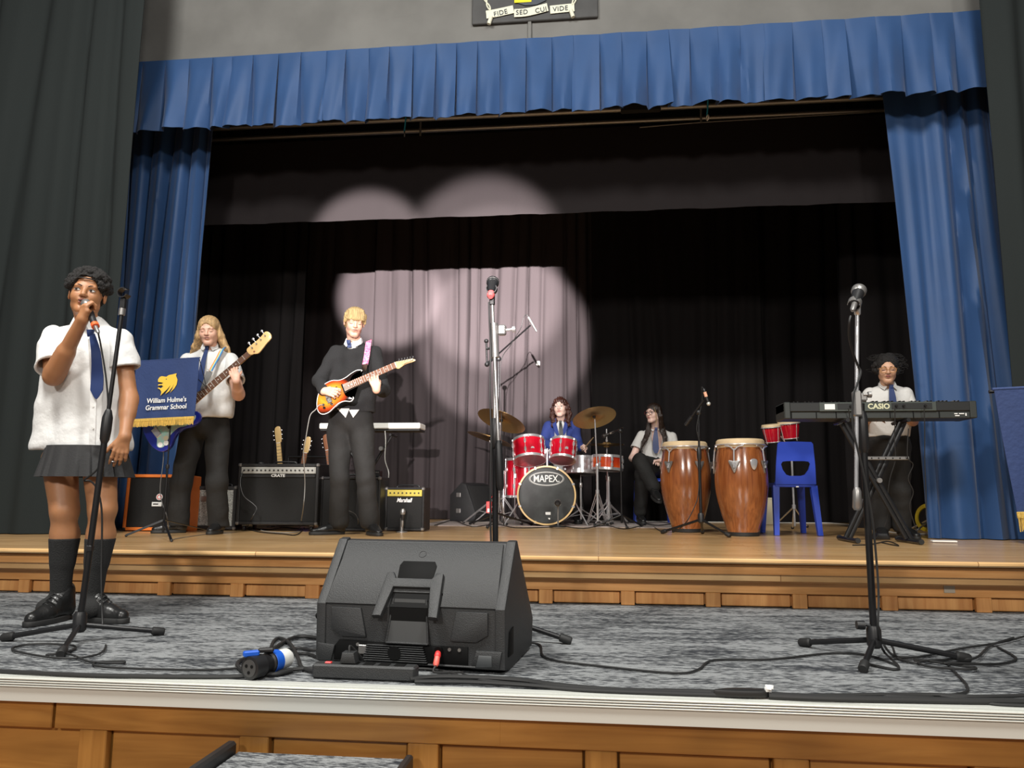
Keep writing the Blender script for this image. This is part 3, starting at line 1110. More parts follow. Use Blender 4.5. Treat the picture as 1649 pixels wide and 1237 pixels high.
class Head:
    def __init__(s, c, R, sc=1.0):
        s.c, s.R, s.s = V(c), R, sc
        s.Rn = [list(r) for r in R]

    def p(s, x, y, z):
        return s.c + s.R @ (V((x, y, z)) * s.s)

    def d(s, x, y, z):
        return (s.R @ V((x, y, z))).normalized()

    def rc(s, a, b, ra, rb, k=.012, m='u', flat=None):
        return RC(s.p(*a), s.p(*b), ra * s.s, rb * s.s, k, None if flat is None else (s.d(*flat[0]), flat[1]), m)

    def el(s, c, r, k=.012, m='u'):
        return EL(s.p(*c), [q * s.s for q in r], s.Rn, k, m)

    def ops(s, full=0.0):
        o = [s.el((0, .014, .034), (.074, .090, .078), .02),
             s.el((0, -.020, -.030), (.0585 + full, .066, .076), .03),
             s.rc((-.040, .000, -.062), (-.014, -.058, -.090), .019 + full * .6, .016, .03),
             s.rc((.040, .000, -.062), (.014, -.058, -.090), .019 + full * .6, .016, .03),
             s.rc((-.010, -.066, -.092), (.010, -.066, -.092), .016, .016, .02),
             s.el((-.033, -.052, -.026), (.026 + full * .5, .028, .028), .02),
             s.el((.033, -.052, -.026), (.026 + full * .5, .028, .028), .02),
             s.rc((-.036, -.072, .022), (.036, -.072, .022), .011, .011, .014),
             s.el((-.0315, -.094, .004), (.017, .014, .0115), .012, 's'),
             s.el((.0315, -.094, .004), (.017, .014, .0115), .012, 's'),
             s.el((-.0315, -.0685, .003), (.0155, .0125, .0125), .004),
             s.el((.0315, -.0685, .003), (.0155, .0125, .0125), .004),
             s.rc((0, -.078, .014), (0, -.099, -.021), .0085, .0115, .008),
             s.el((-.0105, -.092, -.025), (.0075, .009, .0070), .005),
             s.el((.0105, -.092, -.025), (.0075, .009, .0070), .005),
             s.rc((-.016, -.081, -.046), (.016, -.081, -.046), .0075, .0075, .008),
             s.rc((-.012, -.080, -.059), (.012, -.080, -.059), .0080, .0080, .008),
             s.el((0, -.086, -.0725), (.014, .007, .006), .006, 's')]
        for sg in (-1, 1):
            o.append(s.el((sg * .077, .012, -.005), (.008, .018, .030), .006))
            o.append(s.el((sg * .083, .006, -.003), (.005, .010, .018), .004, 's'))
        return o

    def features(s, par, lipm, eyes='open', gaze=(0, 0), brow=None, browm=None, mouth=0.0, irism=None, shut=None):
        browm = browm or MK['lash']
        up, fw, rt = s.d(0, 0, 1), s.d(0, -1, 0), s.d(1, 0, 0)
        # lips
        lo = [s.rc((-.017, -.0855, -.0475), (-.004, -.0905, -.0455), .0035, .0052, .003), s.rc((.017, -.0855, -.0475), (.004, -.0905, -.0455), .0035, .0052, .003),
              s.rc((-.015, -.0845, -.0555 - mouth), (.015, -.0845, -.0555 - mouth), .0042, .0042, .003), s.rc((-.006, -.0885, -.057 - mouth), (.006, -.0885, -.057 - mouth), .0050, .0050, .003)]
        lp = sdf_mesh('lips', lo, lipm, par, h=0.0019)
        MB().tube([s.p(-.020, -.0865, -.0505), s.p(-.008, -.0945, -.0505 - mouth * .5), s.p(.008, -.0945, -.0505 - mouth * .5), s.p(.020, -.0865, -.0505)], [.0007, .0013 + mouth * .5, .0013 + mouth * .5, .0007], 6).build('mouth_line', MK['lash'], par)
        for sg in (-1, 1):
            ex, ey, ez = sg * .0315, -.0685, .003
            if eyes == 'open':
                wv, hv = .0145, .0058
                mb = MB()
                n, m = 16, 6
                C_ = s.p(ex, ey, ez)

                def pt(u, v, rr=.0):
                    x = u * wv
                    hh = hv * (1 - abs(u) ** 2.2) + .0003
                    z = v * hh
                    return C_ + s.R @ (V((x * 1.0, -(math.sqrt(max(1e-8, 1 - (x / .0185) ** 2 - (z / .0165) ** 2)) * .0152) - rr, z)) * s.s)
                vs = [pt(-1 + 2 * i / n, -1 + 2 * j / m) for i in range(n + 1) for j in range(m + 1)]
                fs = [(i * (m + 1) + j, (i + 1) * (m + 1) + j, (i + 1) * (m + 1) + j + 1, i * (m + 1) + j + 1) for i in range(n) for j in range(m)]
                vs2 = [q + s.d(0, 1, 0) * .004 for q in vs]
                mb.add(vs, fs)
                mb.add(vs2, [tuple(reversed(f)) for f in fs])
                eb = mb.build('eye', MK['eye'], par, 80)
                ib = MB()
                gx, gz = gaze
                rr = .0058
                vs, fs = [C_ + s.R @ (V((gx, -.0166, gz)) * s.s)], []
                for k in range(14):
                    th = 2 * PI * k / 14
                    x, z = gx + rr * math.cos(th), gz + rr * math.sin(th)
                    hh = hv * (1 - min(1, abs(x / wv)) ** 2.2)
                    z = max(-hh, min(hh, z))
                    vs.append(C_ + s.R @ (V((x, -(math.sqrt(max(1e-8, 1 - (x / .0185) ** 2 - (z / .0165) ** 2)) * .0152) - .0008, z)) * s.s))
                fs = [(0, 1 + k, 1 + (k + 1) % 14) for k in range(14)]
                ib.add(vs, fs)
                ib.add([q + s.d(0, 1, 0) * .0012 for q in vs], [tuple(reversed(f)) for f in fs])
                ib.build('iris', irism or MK['iris'], eb)
                lid = [pt(-1 + 2 * i / 10, 1, .0012) for i in range(11)]
                MB().tube(lid, [.0006 + .0012 * math.sin(PI * i / 10) for i in range(11)], 6).build('lashes', MK['lash'], eb)
            else:
                C_ = s.p(ex, ey, ez)
                pts = []
                for i in range(9):
                    u = -1 + i / 4
                    x = u * .0145
                    z = -.0062 + .0035 * u * u
                    pts.append(C_ + s.R @ (V((x, -(math.sqrt(max(1e-8, 1 - (x / .0185) ** 2 - (z / .0165) ** 2)) * .0130) - .0008, z)) * s.s))
                MB().tube(pts, [.0006, .0011, .0014, .0016, .0017, .0016, .0014, .0011, .0006], 6).build('closed_eyelashes', MK['lash'], par)
            b = [s.p(sg * x, y, z) for x, y, z in ((.014, -.0845, .0215), (.024, -.0850, .0265), (.036, -.0800, .0275), (.048, -.0680, .0215))]
            MB().tube(spline(b, 4), [(.0026 if brow is None else brow) * (1 - .75 * (i / 12)) for i in range(13)], 6).build('eyebrow', browm, par)


def glasses(H, par, m, r=.0225):
    g = MB()
    for sg in (-1, 1):
        pts = []
        for i in range(21):
            t = 2 * PI * i / 20
            pts.append(H.p(sg * .033 + r * 1.08 * math.copysign(abs(math.cos(t)) ** .8, math.cos(t)), -.099 + .006 * abs(math.cos(t)), .0 + r * .85 * math.copysign(abs(math.sin(t)) ** .8, math.sin(t))))
        g.tube(pts, .0023, 6)
        g.rod(H.p(sg * .057, -.093, .006), H.p(sg * .079, .005, .004), .0018, n=6)
    g.rod(H.p(-.010, -.100, .003), H.p(.010, -.100, .003), .0016, n=6)
    return g.build('glasses', m, par)


def hand(w_, d, n, side=1, curl=(30, 40, 45, 50), sc=1.0, thumb=(.6, .6, .4), spread=1.0, k=.007, palm=.082, tcurl=.5):
    """w_: wrist; d: towards the knuckles; n: the way the palm faces; side: +1 puts the thumb towards d x n"""
    w_, d = V(w_), V(d).normalized()
    n = V(n)
    n = (n - d * n.dot(d)).normalized()
    t = d.cross(n) * side
    ops = []
    pl = palm * sc
    kn = [w_ + d * pl * q + t * x * sc for q, x in ((.98, .029), (1.02, .0095), (1.0, -.0095), (.93, -.028))]
    ops.append(RC(w_, w_ + d * pl * .45, .023 * sc, .021 * sc, .02, (n, 1.35)))
    for q in kn:
        ops.append(RC(w_ + d * .018 + t * ((q - w_).dot(t)) * .5, q - d * .004, .0135 * sc, .0105 * sc, .008))
    ops.append(RC(w_ + t * .014 * sc + d * .012, w_ + t * .034 * sc + d * .042 * sc + n * .004, .016 * sc, .013 * sc, .012))
    L = (.070, .078, .073, .058)
    for i, q in enumerate(kn):
        c = curl[i] if isinstance(curl[i], tuple) else (curl[i], curl[i] * 1.15, curl[i] * .7)
        a = 0
        p0 = q
        g = []
        sp = (1.5 - i) * .07 * spread
        r = [.0092, .0084, .0076, .0066][0:4]
        r = [x * (0.93 if i == 3 else 1) * sc for x in (.0095, .0086, .0078, .0066)]
        for j, fr in enumerate((.46, .30, .26)):
            a += math.radians(c[j])
            dd = (d * math.cos(a) + n * math.sin(a) + t * sp).normalized()
            p1 = p0 + dd * L[i] * fr * sc
            g.append(RC(p0, p1, r[j], r[j + 1], .004))
            p0 = p1
        ops.append(GR(g, .0035))
    b = w_ + d * .024 * sc + t * .026 * sc + n * .004
    g = []
    dd = (d * thumb[0] + t * thumb[1] + n * thumb[2]).normalized()
    for j, (l, r0, r1) in enumerate(((.038, .0125, .0105), (.032, .0105, .0095), (.026, .0095, .0075))):
        p1 = b + dd * l * sc
        g.append(RC(b, p1, r0 * sc, r1 * sc, .004))
        b = p1
        dd = (dd + (n * .6 + d * .4) * tcurl).normalized()
    ops.append(GR(g, .004))
    return ops


def limb(a, e, w_, ra, re, rw, bulge=.004, k=.02):
    a, e, w_ = V(a) - V((0, 0, .02)), V(e), V(w_)
    return [RC(a, e, ra, re, k), RC(e, w_, re, rw, k), RC(e + (w_ - e) * .12, e + (w_ - e) * .42, re + bulge * .5, re * .8 + bulge, k)]


def leg_ops(h_, kn, an, toe=None, rh=.078, rk=.050, ra=.034):
    h_, kn, an = V(h_), V(kn), V(an)
    o = [RC(h_, kn, rh, rk, .03), RC(kn, an, rk * .93, ra, .02)]
    c = kn + (an - kn) * .28 + V((0, .016, 0))
    o.append(RC(c, kn + (an - kn) * .55 + V((0, .008, 0)), rk * .98, ra * 1.1, .03))
    o.append(EL(kn + V((0, -.012, 0)), (.034, .03, .042), None, .02))
    if toe is not None:
        o.append(RC(an, V(toe) + V((0, 0, .01)), .030, .026, .03))
    return o


def shoe(par, heel, toe, z, L=.27, W=.046, m='shoe', high=.0, laces=True, pitch=0):
    """heel, toe: (x, y) on the floor at height z"""
    h_, t_ = V((heel[0], heel[1], z)), V((toe[0], toe[1], z))
    d = (t_ - h_).normalized()
    t_ = h_ + d * L
    if pitch:
        d = (d * math.cos(math.radians(pitch)) + UP * math.sin(math.radians(pitch))).normalized()
        t_ = h_ + d * L
    s_ = d.cross(UP).normalized()
    up = s_.cross(d).normalized()
    at = lambda f, u, r=0: h_ + d * L * f + up * u + s_ * r
    up_ops = [RC(at(.13, .048), at(.60, .040), .040, .040, .02, (s_, 1.12)), RC(at(.58, .036), at(.87, .031), .041, .030, .02),
              RC(at(.14, .05), at(.20, .085 + high), .036, .038, .02), RC(at(.30, .06), at(.56, .045), .034, .033, .02), PL(at(0, .010), -up, .002), PL(at(.2, .105 + high), up + d * .3, .004),
              dict(RC(at(.19, .085), at(.19, .14 + high), .026, .030, .004), m='s')]
    if high:
        up_ops = up_ops[:4] + [RC(at(.15, .06), at(.17, .135), .043, .044, .02), RC(at(.22, .10), at(.36, .090), .036, .034, .02), RC(at(.30, .12), at(.34, .155), .022, .018, .01, (d, 1.6)), PL(at(0, .010), -up, .002)]
    s = sdf_mesh('shoe', up_ops, MK[m], par, h=.0048)
    out = []
    for i in range(28):
        t = 2 * PI * i / 28
        x = -math.cos(t)
        wd = W * (.80 + .25 * math.sin((x + 1) / 2 * PI * .75))
        out.append((L * (.5 + .5 * x * 1.02), wd * math.copysign(abs(math.sin(t)) ** .75, math.sin(t))))
    MB().prism(out, at(0, 0), d, up.cross(d), .024, .004).build('sole', MK['sole'], s)
    if laces:
        for j in range(5):
            f = .34 + .06 * j
            MB().tube([at(f, .094 - .009 * j - (f - .3) * .05 + high * .8, -.032), at(f + .01, (.107 if not high else .142) - .0135 * j, 0), at(f, .094 - .009 * j - (f - .3) * .05 + high * .8, .032)], .0026, 5).build('lace', MK['lace'], s)
    return s


def yoke(nb, SL, SR, r=.055):
    return [RC(nb + V((sg * .035, .015, -.035)), S_ + V((-sg * .012, .0, -.018)), .050, r, .03, ((0, 1, 0), 1.1)) for sg, S_ in ((-1, SL), (1, SR))]


def collar(par, nb, m, w_=.055, drop=.045, open_=.018, r=.060, R=None, hgt=.03):
    """shirt collar: a standing band and two pointed flaps round the neck base nb"""
    nb = V(nb)
    R = R or Matrix.Identity(3)
    c = MB()
    band = []
    for i in range(17):
        a = math.radians(-80 + 340 * i / 16 - 90 + 80 + 10)
        band.append(nb + R @ V((r * math.cos(a), r * .95 * math.sin(a), .012 + .010 * math.sin(a))))
    c.ribbon(band, [hgt] * 17, [R @ V((math.cos(math.radians(-90 + 10 + 340 * i / 16)), math.sin(math.radians(-90 + 10 + 340 * i / 16)), .25)) for i in range(17)], .0035)
    for sg in (-1, 1):
        a = nb + R @ V((sg * .004, -r * 1.02, .004))
        b = nb + R @ V((sg * r * .98, -r * .25, .036))
        t = nb + R @ V((sg * open_ * 2.1, -r * 1.28, -drop))
        q = nb + R @ V((sg * r * 1.14, -r * .62, -drop * .35))
        n_ = V((0, -1, 0))
        vs = [a, t, q, b]
        c.add(vs + [v + R @ V((0, -.004, .001)) for v in vs], [(0, 1, 2, 3), (4, 7, 6, 5), (0, 4, 5, 1), (1, 5, 6, 2), (2, 6, 7, 3), (3, 7, 4, 0)])
    return c.build('collar', m, par)


def tie(par, pts, ws, m, knot=None, th=.004, nr=(0, -1, .1)):
    o = MB().ribbon(spline(pts, 4), list(np.interp(np.linspace(0, len(pts) - 1, (len(pts) - 1) * 4 + 1), range(len(pts)), ws)), nr, th).build('tie', m, par)
    if knot is not None:
        k = V(knot)
        MB().prism([(-.017, .018), (.017, .018), (.011, -.016), (-.011, -.016)], k + V((0, .006, 0)), (1, 0, 0), (0, 0, 1), .016, .004).build('knot', m, o)
    return o


# ---------------------------------------------------------------- the singer
def singer():
    Y = 3.42
    g = thing('person', 'person singing in white short-sleeved shirt, navy tie and black pleated skirt, microphone at the mouth', 'person', (-2.40, 3.42, LF))
    H = Head((-2.465,3.400,2.450), hR(27, 1, 4), 1.00)
    nb = V((-2.472,3.440,2.305))
    SL, SR = V((-2.651,3.440,2.255)), V((-2.317,3.460,2.241))
    EL_, WL = V((-2.527,3.300,2.032)), V((-2.325,3.190,2.276))
    ER, WR = V((-2.239,3.450,1.948)), V((-2.174,3.340,1.749))
    hipL, hipR = V((-2.564,3.440,1.650)), V((-2.360,3.440,1.650))
    kL, kR = V((-2.493,3.410,1.410)), V((-2.310,3.420,1.417))
    aL, aR = V((-2.520,3.470,0.993)), V((-2.360,3.470,0.990))
    nk = H.p(0, .018, -.085)
    mic0, mic1 = V((-2.362,3.255,2.365)), V((-2.259,3.180,2.252))
    ops = H.ops(.001) + [RC(nb + V((0, .02, -.05)), nk, .056, .050, .02),
                         RC(nb + V((0, .02, -.10)), V((-2.482,3.460,1.725)), .09, .10, .05, ((0, 1, 0), 1.25)), RC(SL - V((0, 0, .035)), SR - V((0, 0, .035)), .03, .03, .03)]
    ops += limb(SL, EL_, WL, .050, .042, .026, .006) + limb(SR, ER, WR, .048, .038, .025, .005)
    ops += leg_ops(hipL, kL, aL, None, .078, .062, .040) + leg_ops(hipR, kR, aR, None, .078, .062, .040)
    # right hand round the microphone
    dm = (mic1 - mic0).normalized()
    ops += hand(WL, (.12, -.10, 1.0), (.55, .85, 0.15), -1, ((50, 75, 45), (52, 78, 48), (55, 80, 50), (58, 82, 50)), .88, (.55, -.55, .55), .3, palm=.070, tcurl=0)
    # left hand resting on the skirt
    ops += hand(WR, (-.16, -.10, -1.0), (-.55, .8, 0), -1, (16, 18, 20, 24), .92, (.80, .50, .05), .7, tcurl=.15)
    fine = [((-9, -9, H.c.z - .14), (9, 9, H.c.z + .13)), ]
    fine = [(np.array(H.c) - .13, np.array(H.c) + .13), (np.array(WR) - .11, np.array(WR) + .06), (np.array(WL) - .07, np.array(WL) + .11)]
    b = sdf_mesh('body', ops, SK_DARK[0], g, h=.0085, fine=fine, hf=.0032)
    H.features(g, SK_DARK[1], 'open', (-.0040, .0004), mouth=.003)
    # hair
    ho = [H.el((0, .022, .046), (.092, .096, .088), .01), H.el((0, .070, .0), (.07, .04, .06), .02)]
    rnd = random.Random(3)
    for i in range(130):
        th, ph = rnd.uniform(0, 2 * PI), rnd.uniform(-.15, 1.35)
        x, y, z = math.cos(th) * math.cos(ph), math.sin(th) * math.cos(ph), math.sin(ph)
        ho.append(H.el((x * .092, .022 + y * .096, .040 + z * .088), (.017, .017, .017), .004))
    ho += [H.el((0, -.095, -.018), (.066, .078, .100), .008, 's'), H.el((0, -.03, -.055), (.12, .10, .065), .01, 's')]
    hr = sdf_mesh('hair', ho, MK['afro'], g, h=.0045, noise=lambda p: (.0035 * np.sin(p[:, 0] * 310) * np.sin(p[:, 1] * 290) * np.sin(p[:, 2] * 330)).astype(np.float32))
    MB().tube([H.p(.079 * math.cos(t), .020 + .088 * math.sin(t) - .012, .052 - .010 * math.sin(t)) for t in [math.radians(200 + 14 * i) for i in range(11)]], .0055, 8, flat=.6).build('headband', MK['band'], hr)
    # shirt
    hemY = 3.45
    hz = (-2.437,3.400,1.695)[2]
    hl, hr_ = V((-2.611,3.460,1.722)), V((-2.322,3.460,1.722))
    so = [*yoke(nb, SL, SR, .058), RC(nb + V((0, .015, -.02)), nb + V((0, .015, -.12)), .075, .10, .04, ((0, 1, 0), 1.1)),
          RC(SL + V((.055, .0, -.07)), hl, .085, .108, .05, ((0, 1, 0), 1.1)), RC(SR + V((-.055, .0, -.07)), hr_, .085, .100, .05, ((0, 1, 0), 1.1)),
          RC(nb + V((0, -.015, -.16)), (hl + hr_) / 2 + V((0, -.03, 0)), .095, .115, .05, ((0, 1, 0), 1.15)),
          PL((0, 0, hz), (0, 0, -1)),
          dict(RC((hl + hr_) / 2 + V((-.03, 0, -.15)), (hl + hr_) / 2 + V((.0, 0, .02)), .12, .10, .02), m='s')]
    for S_, E_, f in ((SL, EL_, .78), (SR, ER, .58)):
        dd = (E_ - S_).normalized()
        e = S_ + (E_ - S_) * f
        so += [RC(S_ - dd * .01, e + dd * .12, .066, .095, .03)]
    # sleeves are cut and hollowed apart so that the cuts do not reach the body
    base = so[:8]
    sleeves = []
    sh = sdf_mesh('shirt', base, MK['shirt'], g, h=.0075, noise=wrinkle(.0055, 27, 1.0, (.45, .2, 1)))
    for nm, (S_, E_, f, r1) in (('sleeve', (SL, EL_, .80, .083)), ('sleeve', (SR, ER, .52, .078))):
        dd = (E_ - S_).normalized()
        e = S_ + (E_ - S_) * f
        sdf_mesh(nm, [RC(S_ + dd * .010, e + dd * .03, .057, r1, .02), RC(S_ + V((.03 if S_ is SL else -.03, 0, -.04)), S_ + dd * .1, .05, .06, .03), PL(e, dd), dict(RC(S_ + dd * .10, e + dd * .12, .050, r1 - .002, .004), m='s')], MK['shirt'], sh, h=.005, noise=wrinkle(.0035, 45, 2.0))
    collar(g, nb + V((0, .0, .0)), MK['shirt'], r=.064, drop=.05, R=rot('Z', 16))
    pk = [V((-2.357,3.305,2.210)), V((-2.332,3.300,2.076)), V((-2.315,3.298,1.930)), V((-2.307,3.300,1.786)), V((-2.307,3.305,1.712))]
    MB().ribbon(spline(pk, 4), [.030] * 17, (0, -1, 0), .004).build('placket', MK['shirt'], sh)
    for (x, y) in ((147, 556), (150, 600), (151.5, 655), (151, 684)):
        pass
    for q in (V((-2.310,3.294,1.886)), V((-2.302,3.294,1.786))):
        MB().lathe([(.0045, 0), (.0045, .002)], q, (0, -1, 0), 10).build('button', MK['shirt2'], sh)
    tie(g, [V((-2.347,3.298,2.224)), V((-2.299,3.268,2.129)), V((-2.296,3.285,2.030)), V((-2.293,3.285,1.963)), V((-2.293,3.287,1.920))], [.026, .046, .060, .062, .004], MK['navy'], V((-2.362,3.305,2.234)))
    # skirt
    sk = MB()
    wz, bz = (-2.439,3.400,1.712)[2], (-2.463,3.400,1.566)[2]
    wc, bc = V((-2.436,3.450,1.715)), V((-2.429,3.450,1.567))
    n, K = 180, 8
    vs, fs = [], []
    for side_ in (0, 1):
        for k in range(K + 1):
            v = k / K
            for i in range(n):
                th = 2 * PI * i / n
                pz = (i % 9) / 9
                rr = (.158 + .030 * v) + .014 * (.3 + v) * (pz if pz < .8 else (1 - pz) * 4) - side_ * .005
                c = wc.lerp(bc, v)
                vs.append((c.x + rr * 1.05 * math.copysign(abs(math.cos(th)) ** .8, math.cos(th)), c.y + rr * .88 * math.copysign(abs(math.sin(th)) ** .8, math.sin(th)), wz + (bz - wz) * v))
    for s_ in (0, 1):
        o = s_ * (K + 1) * n
        for k in range(K):
            for i in range(n):
                j = (i + 1) % n
                f = (o + k * n + i, o + (k + 1) * n + i, o + (k + 1) * n + j, o + k * n + j)
                fs.append(f if s_ else tuple(reversed(f)))
    o = (K + 1) * n
    for i in range(n):
        j = (i + 1) % n
        fs.append((K * n + i, K * n + j, o + K * n + j, o + K * n + i))
        fs.append((i, o + i, o + j, j))
    sk.add(vs, fs).build('skirt', MK['skirt'], g, 40)
    # socks and shoes
    for (kn, an, x0, x1, tx) in ((kL, aL, 77, 123, -1), (kR, aR, 132, 178, 1)):
        c = kn + (an - kn) * .28 + V((0, .016, 0))
        zt = (-2.486,3.400,1.281)[2]
        sdf_mesh('sock', [RC(kn, an, .0605, .043, .02), RC(c, kn + (an - kn) * .55 + V((0, .008, 0)), .0640, .047, .03), RC(an, an + V((tx * .035, -.05, -.03)), .044, .040, .02), PL((0, 0, zt), (0, 0, 1), .004)], MK['sock'], g, h=.0055)
    shoe(g, (aL.x + .015, aL.y + .055), (aL.x + .00, aL.y - .20), LF + .001, .27, .048, high=.035)
    shoe(g, (aR.x - .050, aR.y + .010), (aR.x + .20, aR.y - .045), LF + .001, .27, .048, high=.035)
    MB().torus(V((-2.309,3.300,3.932)[0:3]) * 0 + V(WR) + V((-.035, -.02, -.115)), (.1, .1, 1), .0085, .0018, 14, 6).build('ring', M['greym'], g)
    # microphone in the hand
    mc = thing('microphone', 'handheld microphone with orange ring held to the singer\'s mouth', 'microphone', mic0)
    mb = MB()
    mb.lathe([(.008, -.02), (.019, -.012), (.0245, .004), (.0245, .018), (.022, .028), (.0195, .032)], mic0, dm, 18)
    mb.build('grille', M['greym'], mc)
    MB().lathe([(.019, .03), (.0165, .08), (.0145, .17), (.0135, .185)], mic0, dm, 18).build('handle', M['black'], mc)
    orange = mat('orange_ring', (0.85, 0.13, 0.03), 0.5)
    e_ = mic0 + dm * .175
    MB().lathe([(.0165, 0), (.0170, .022)], e_, dm, 16).build('ring', orange, mc)
    MB().lathe([(.0095, 0), (.0095, .04), (.006, .055)], e_ + dm * .02, dm, 14).build('connector', M['greym'], mc)
    c0 = e_ + dm * .07
    cb = MB().tube(spline([c0, V((-2.209,3.170,2.138)), V((-2.187,3.190,2.000)), V((-2.173,3.200,1.861)), V((-2.167,3.190,1.694)), V((-2.200,3.200,1.598)), V((-2.272,3.220,1.549)), V((-2.256,3.240,1.544)), V((-2.233,3.260,1.503)), V((-2.216,3.280,1.393)), V((-2.209,3.300,1.118)), V((-2.147,3.250,0.888)), (-1.877,2.863,0.908), (-1.829,2.721,0.908), (-1.921,2.665,0.908), (-2.141,2.745,0.908), (-2.219,2.816,0.908), (-2.183,2.895,0.908), (-2.021,2.880,0.908), (-1.965,2.781,0.908), (-2.002,2.708,0.908), (-1.926,2.720,0.912), (-1.773,2.624,0.908), (-1.655,2.620,0.908), (-1.671,2.648,0.908), (-1.746,2.617,0.908), (-1.703,2.564,0.908), (-1.552,2.547,0.908), (-1.316,2.560,0.908), (-1.216,2.602,0.908)], 6), .0042, 6).build('cable', M['rubber'])
    tag(cb, 'thin black cable from the singer\'s microphone looping on the carpet at her feet', 'cable')


def trousers(par, pel, hips, knees, ank, cuff, r=(.105, .082, .065, .070), m='trouser', top=None, h=.0085, seed=0, amp=.004, cutz=None):
    pel = V(pel)
    for i, (hp, kn, an) in enumerate(zip(hips, knees, ank)):
        pass
    ops = [RC(V(hips[0]) + V((0, 0, .10)), V(hips[1]) + V((0, 0, .10)), r[0] * .9, r[0] * .9, .03, ((0, 1, 0), 1.1)), EL(pel, (.15, .115, .11), None, .04)]
    for hp, kn, an in zip(hips, knees, ank):
        hp, kn, an = V(hp), V(kn), V(an)
        d = (an - kn).normalized()
        ops += [RC(hp, kn, r[1] * 1.12, r[2] * 1.02, .04), RC(kn, an, r[2], r[3], .03)]
    if top is not None:
        ops.append(PL((0, 0, top), (0, 0, 1)))
    if cutz is not None:
        ops.append(PL((0, 0, cutz), (0, 0, -1)))
    return sdf_mesh('trousers', ops, MK[m], par, h=h, noise=wrinkle(amp, 26, seed))


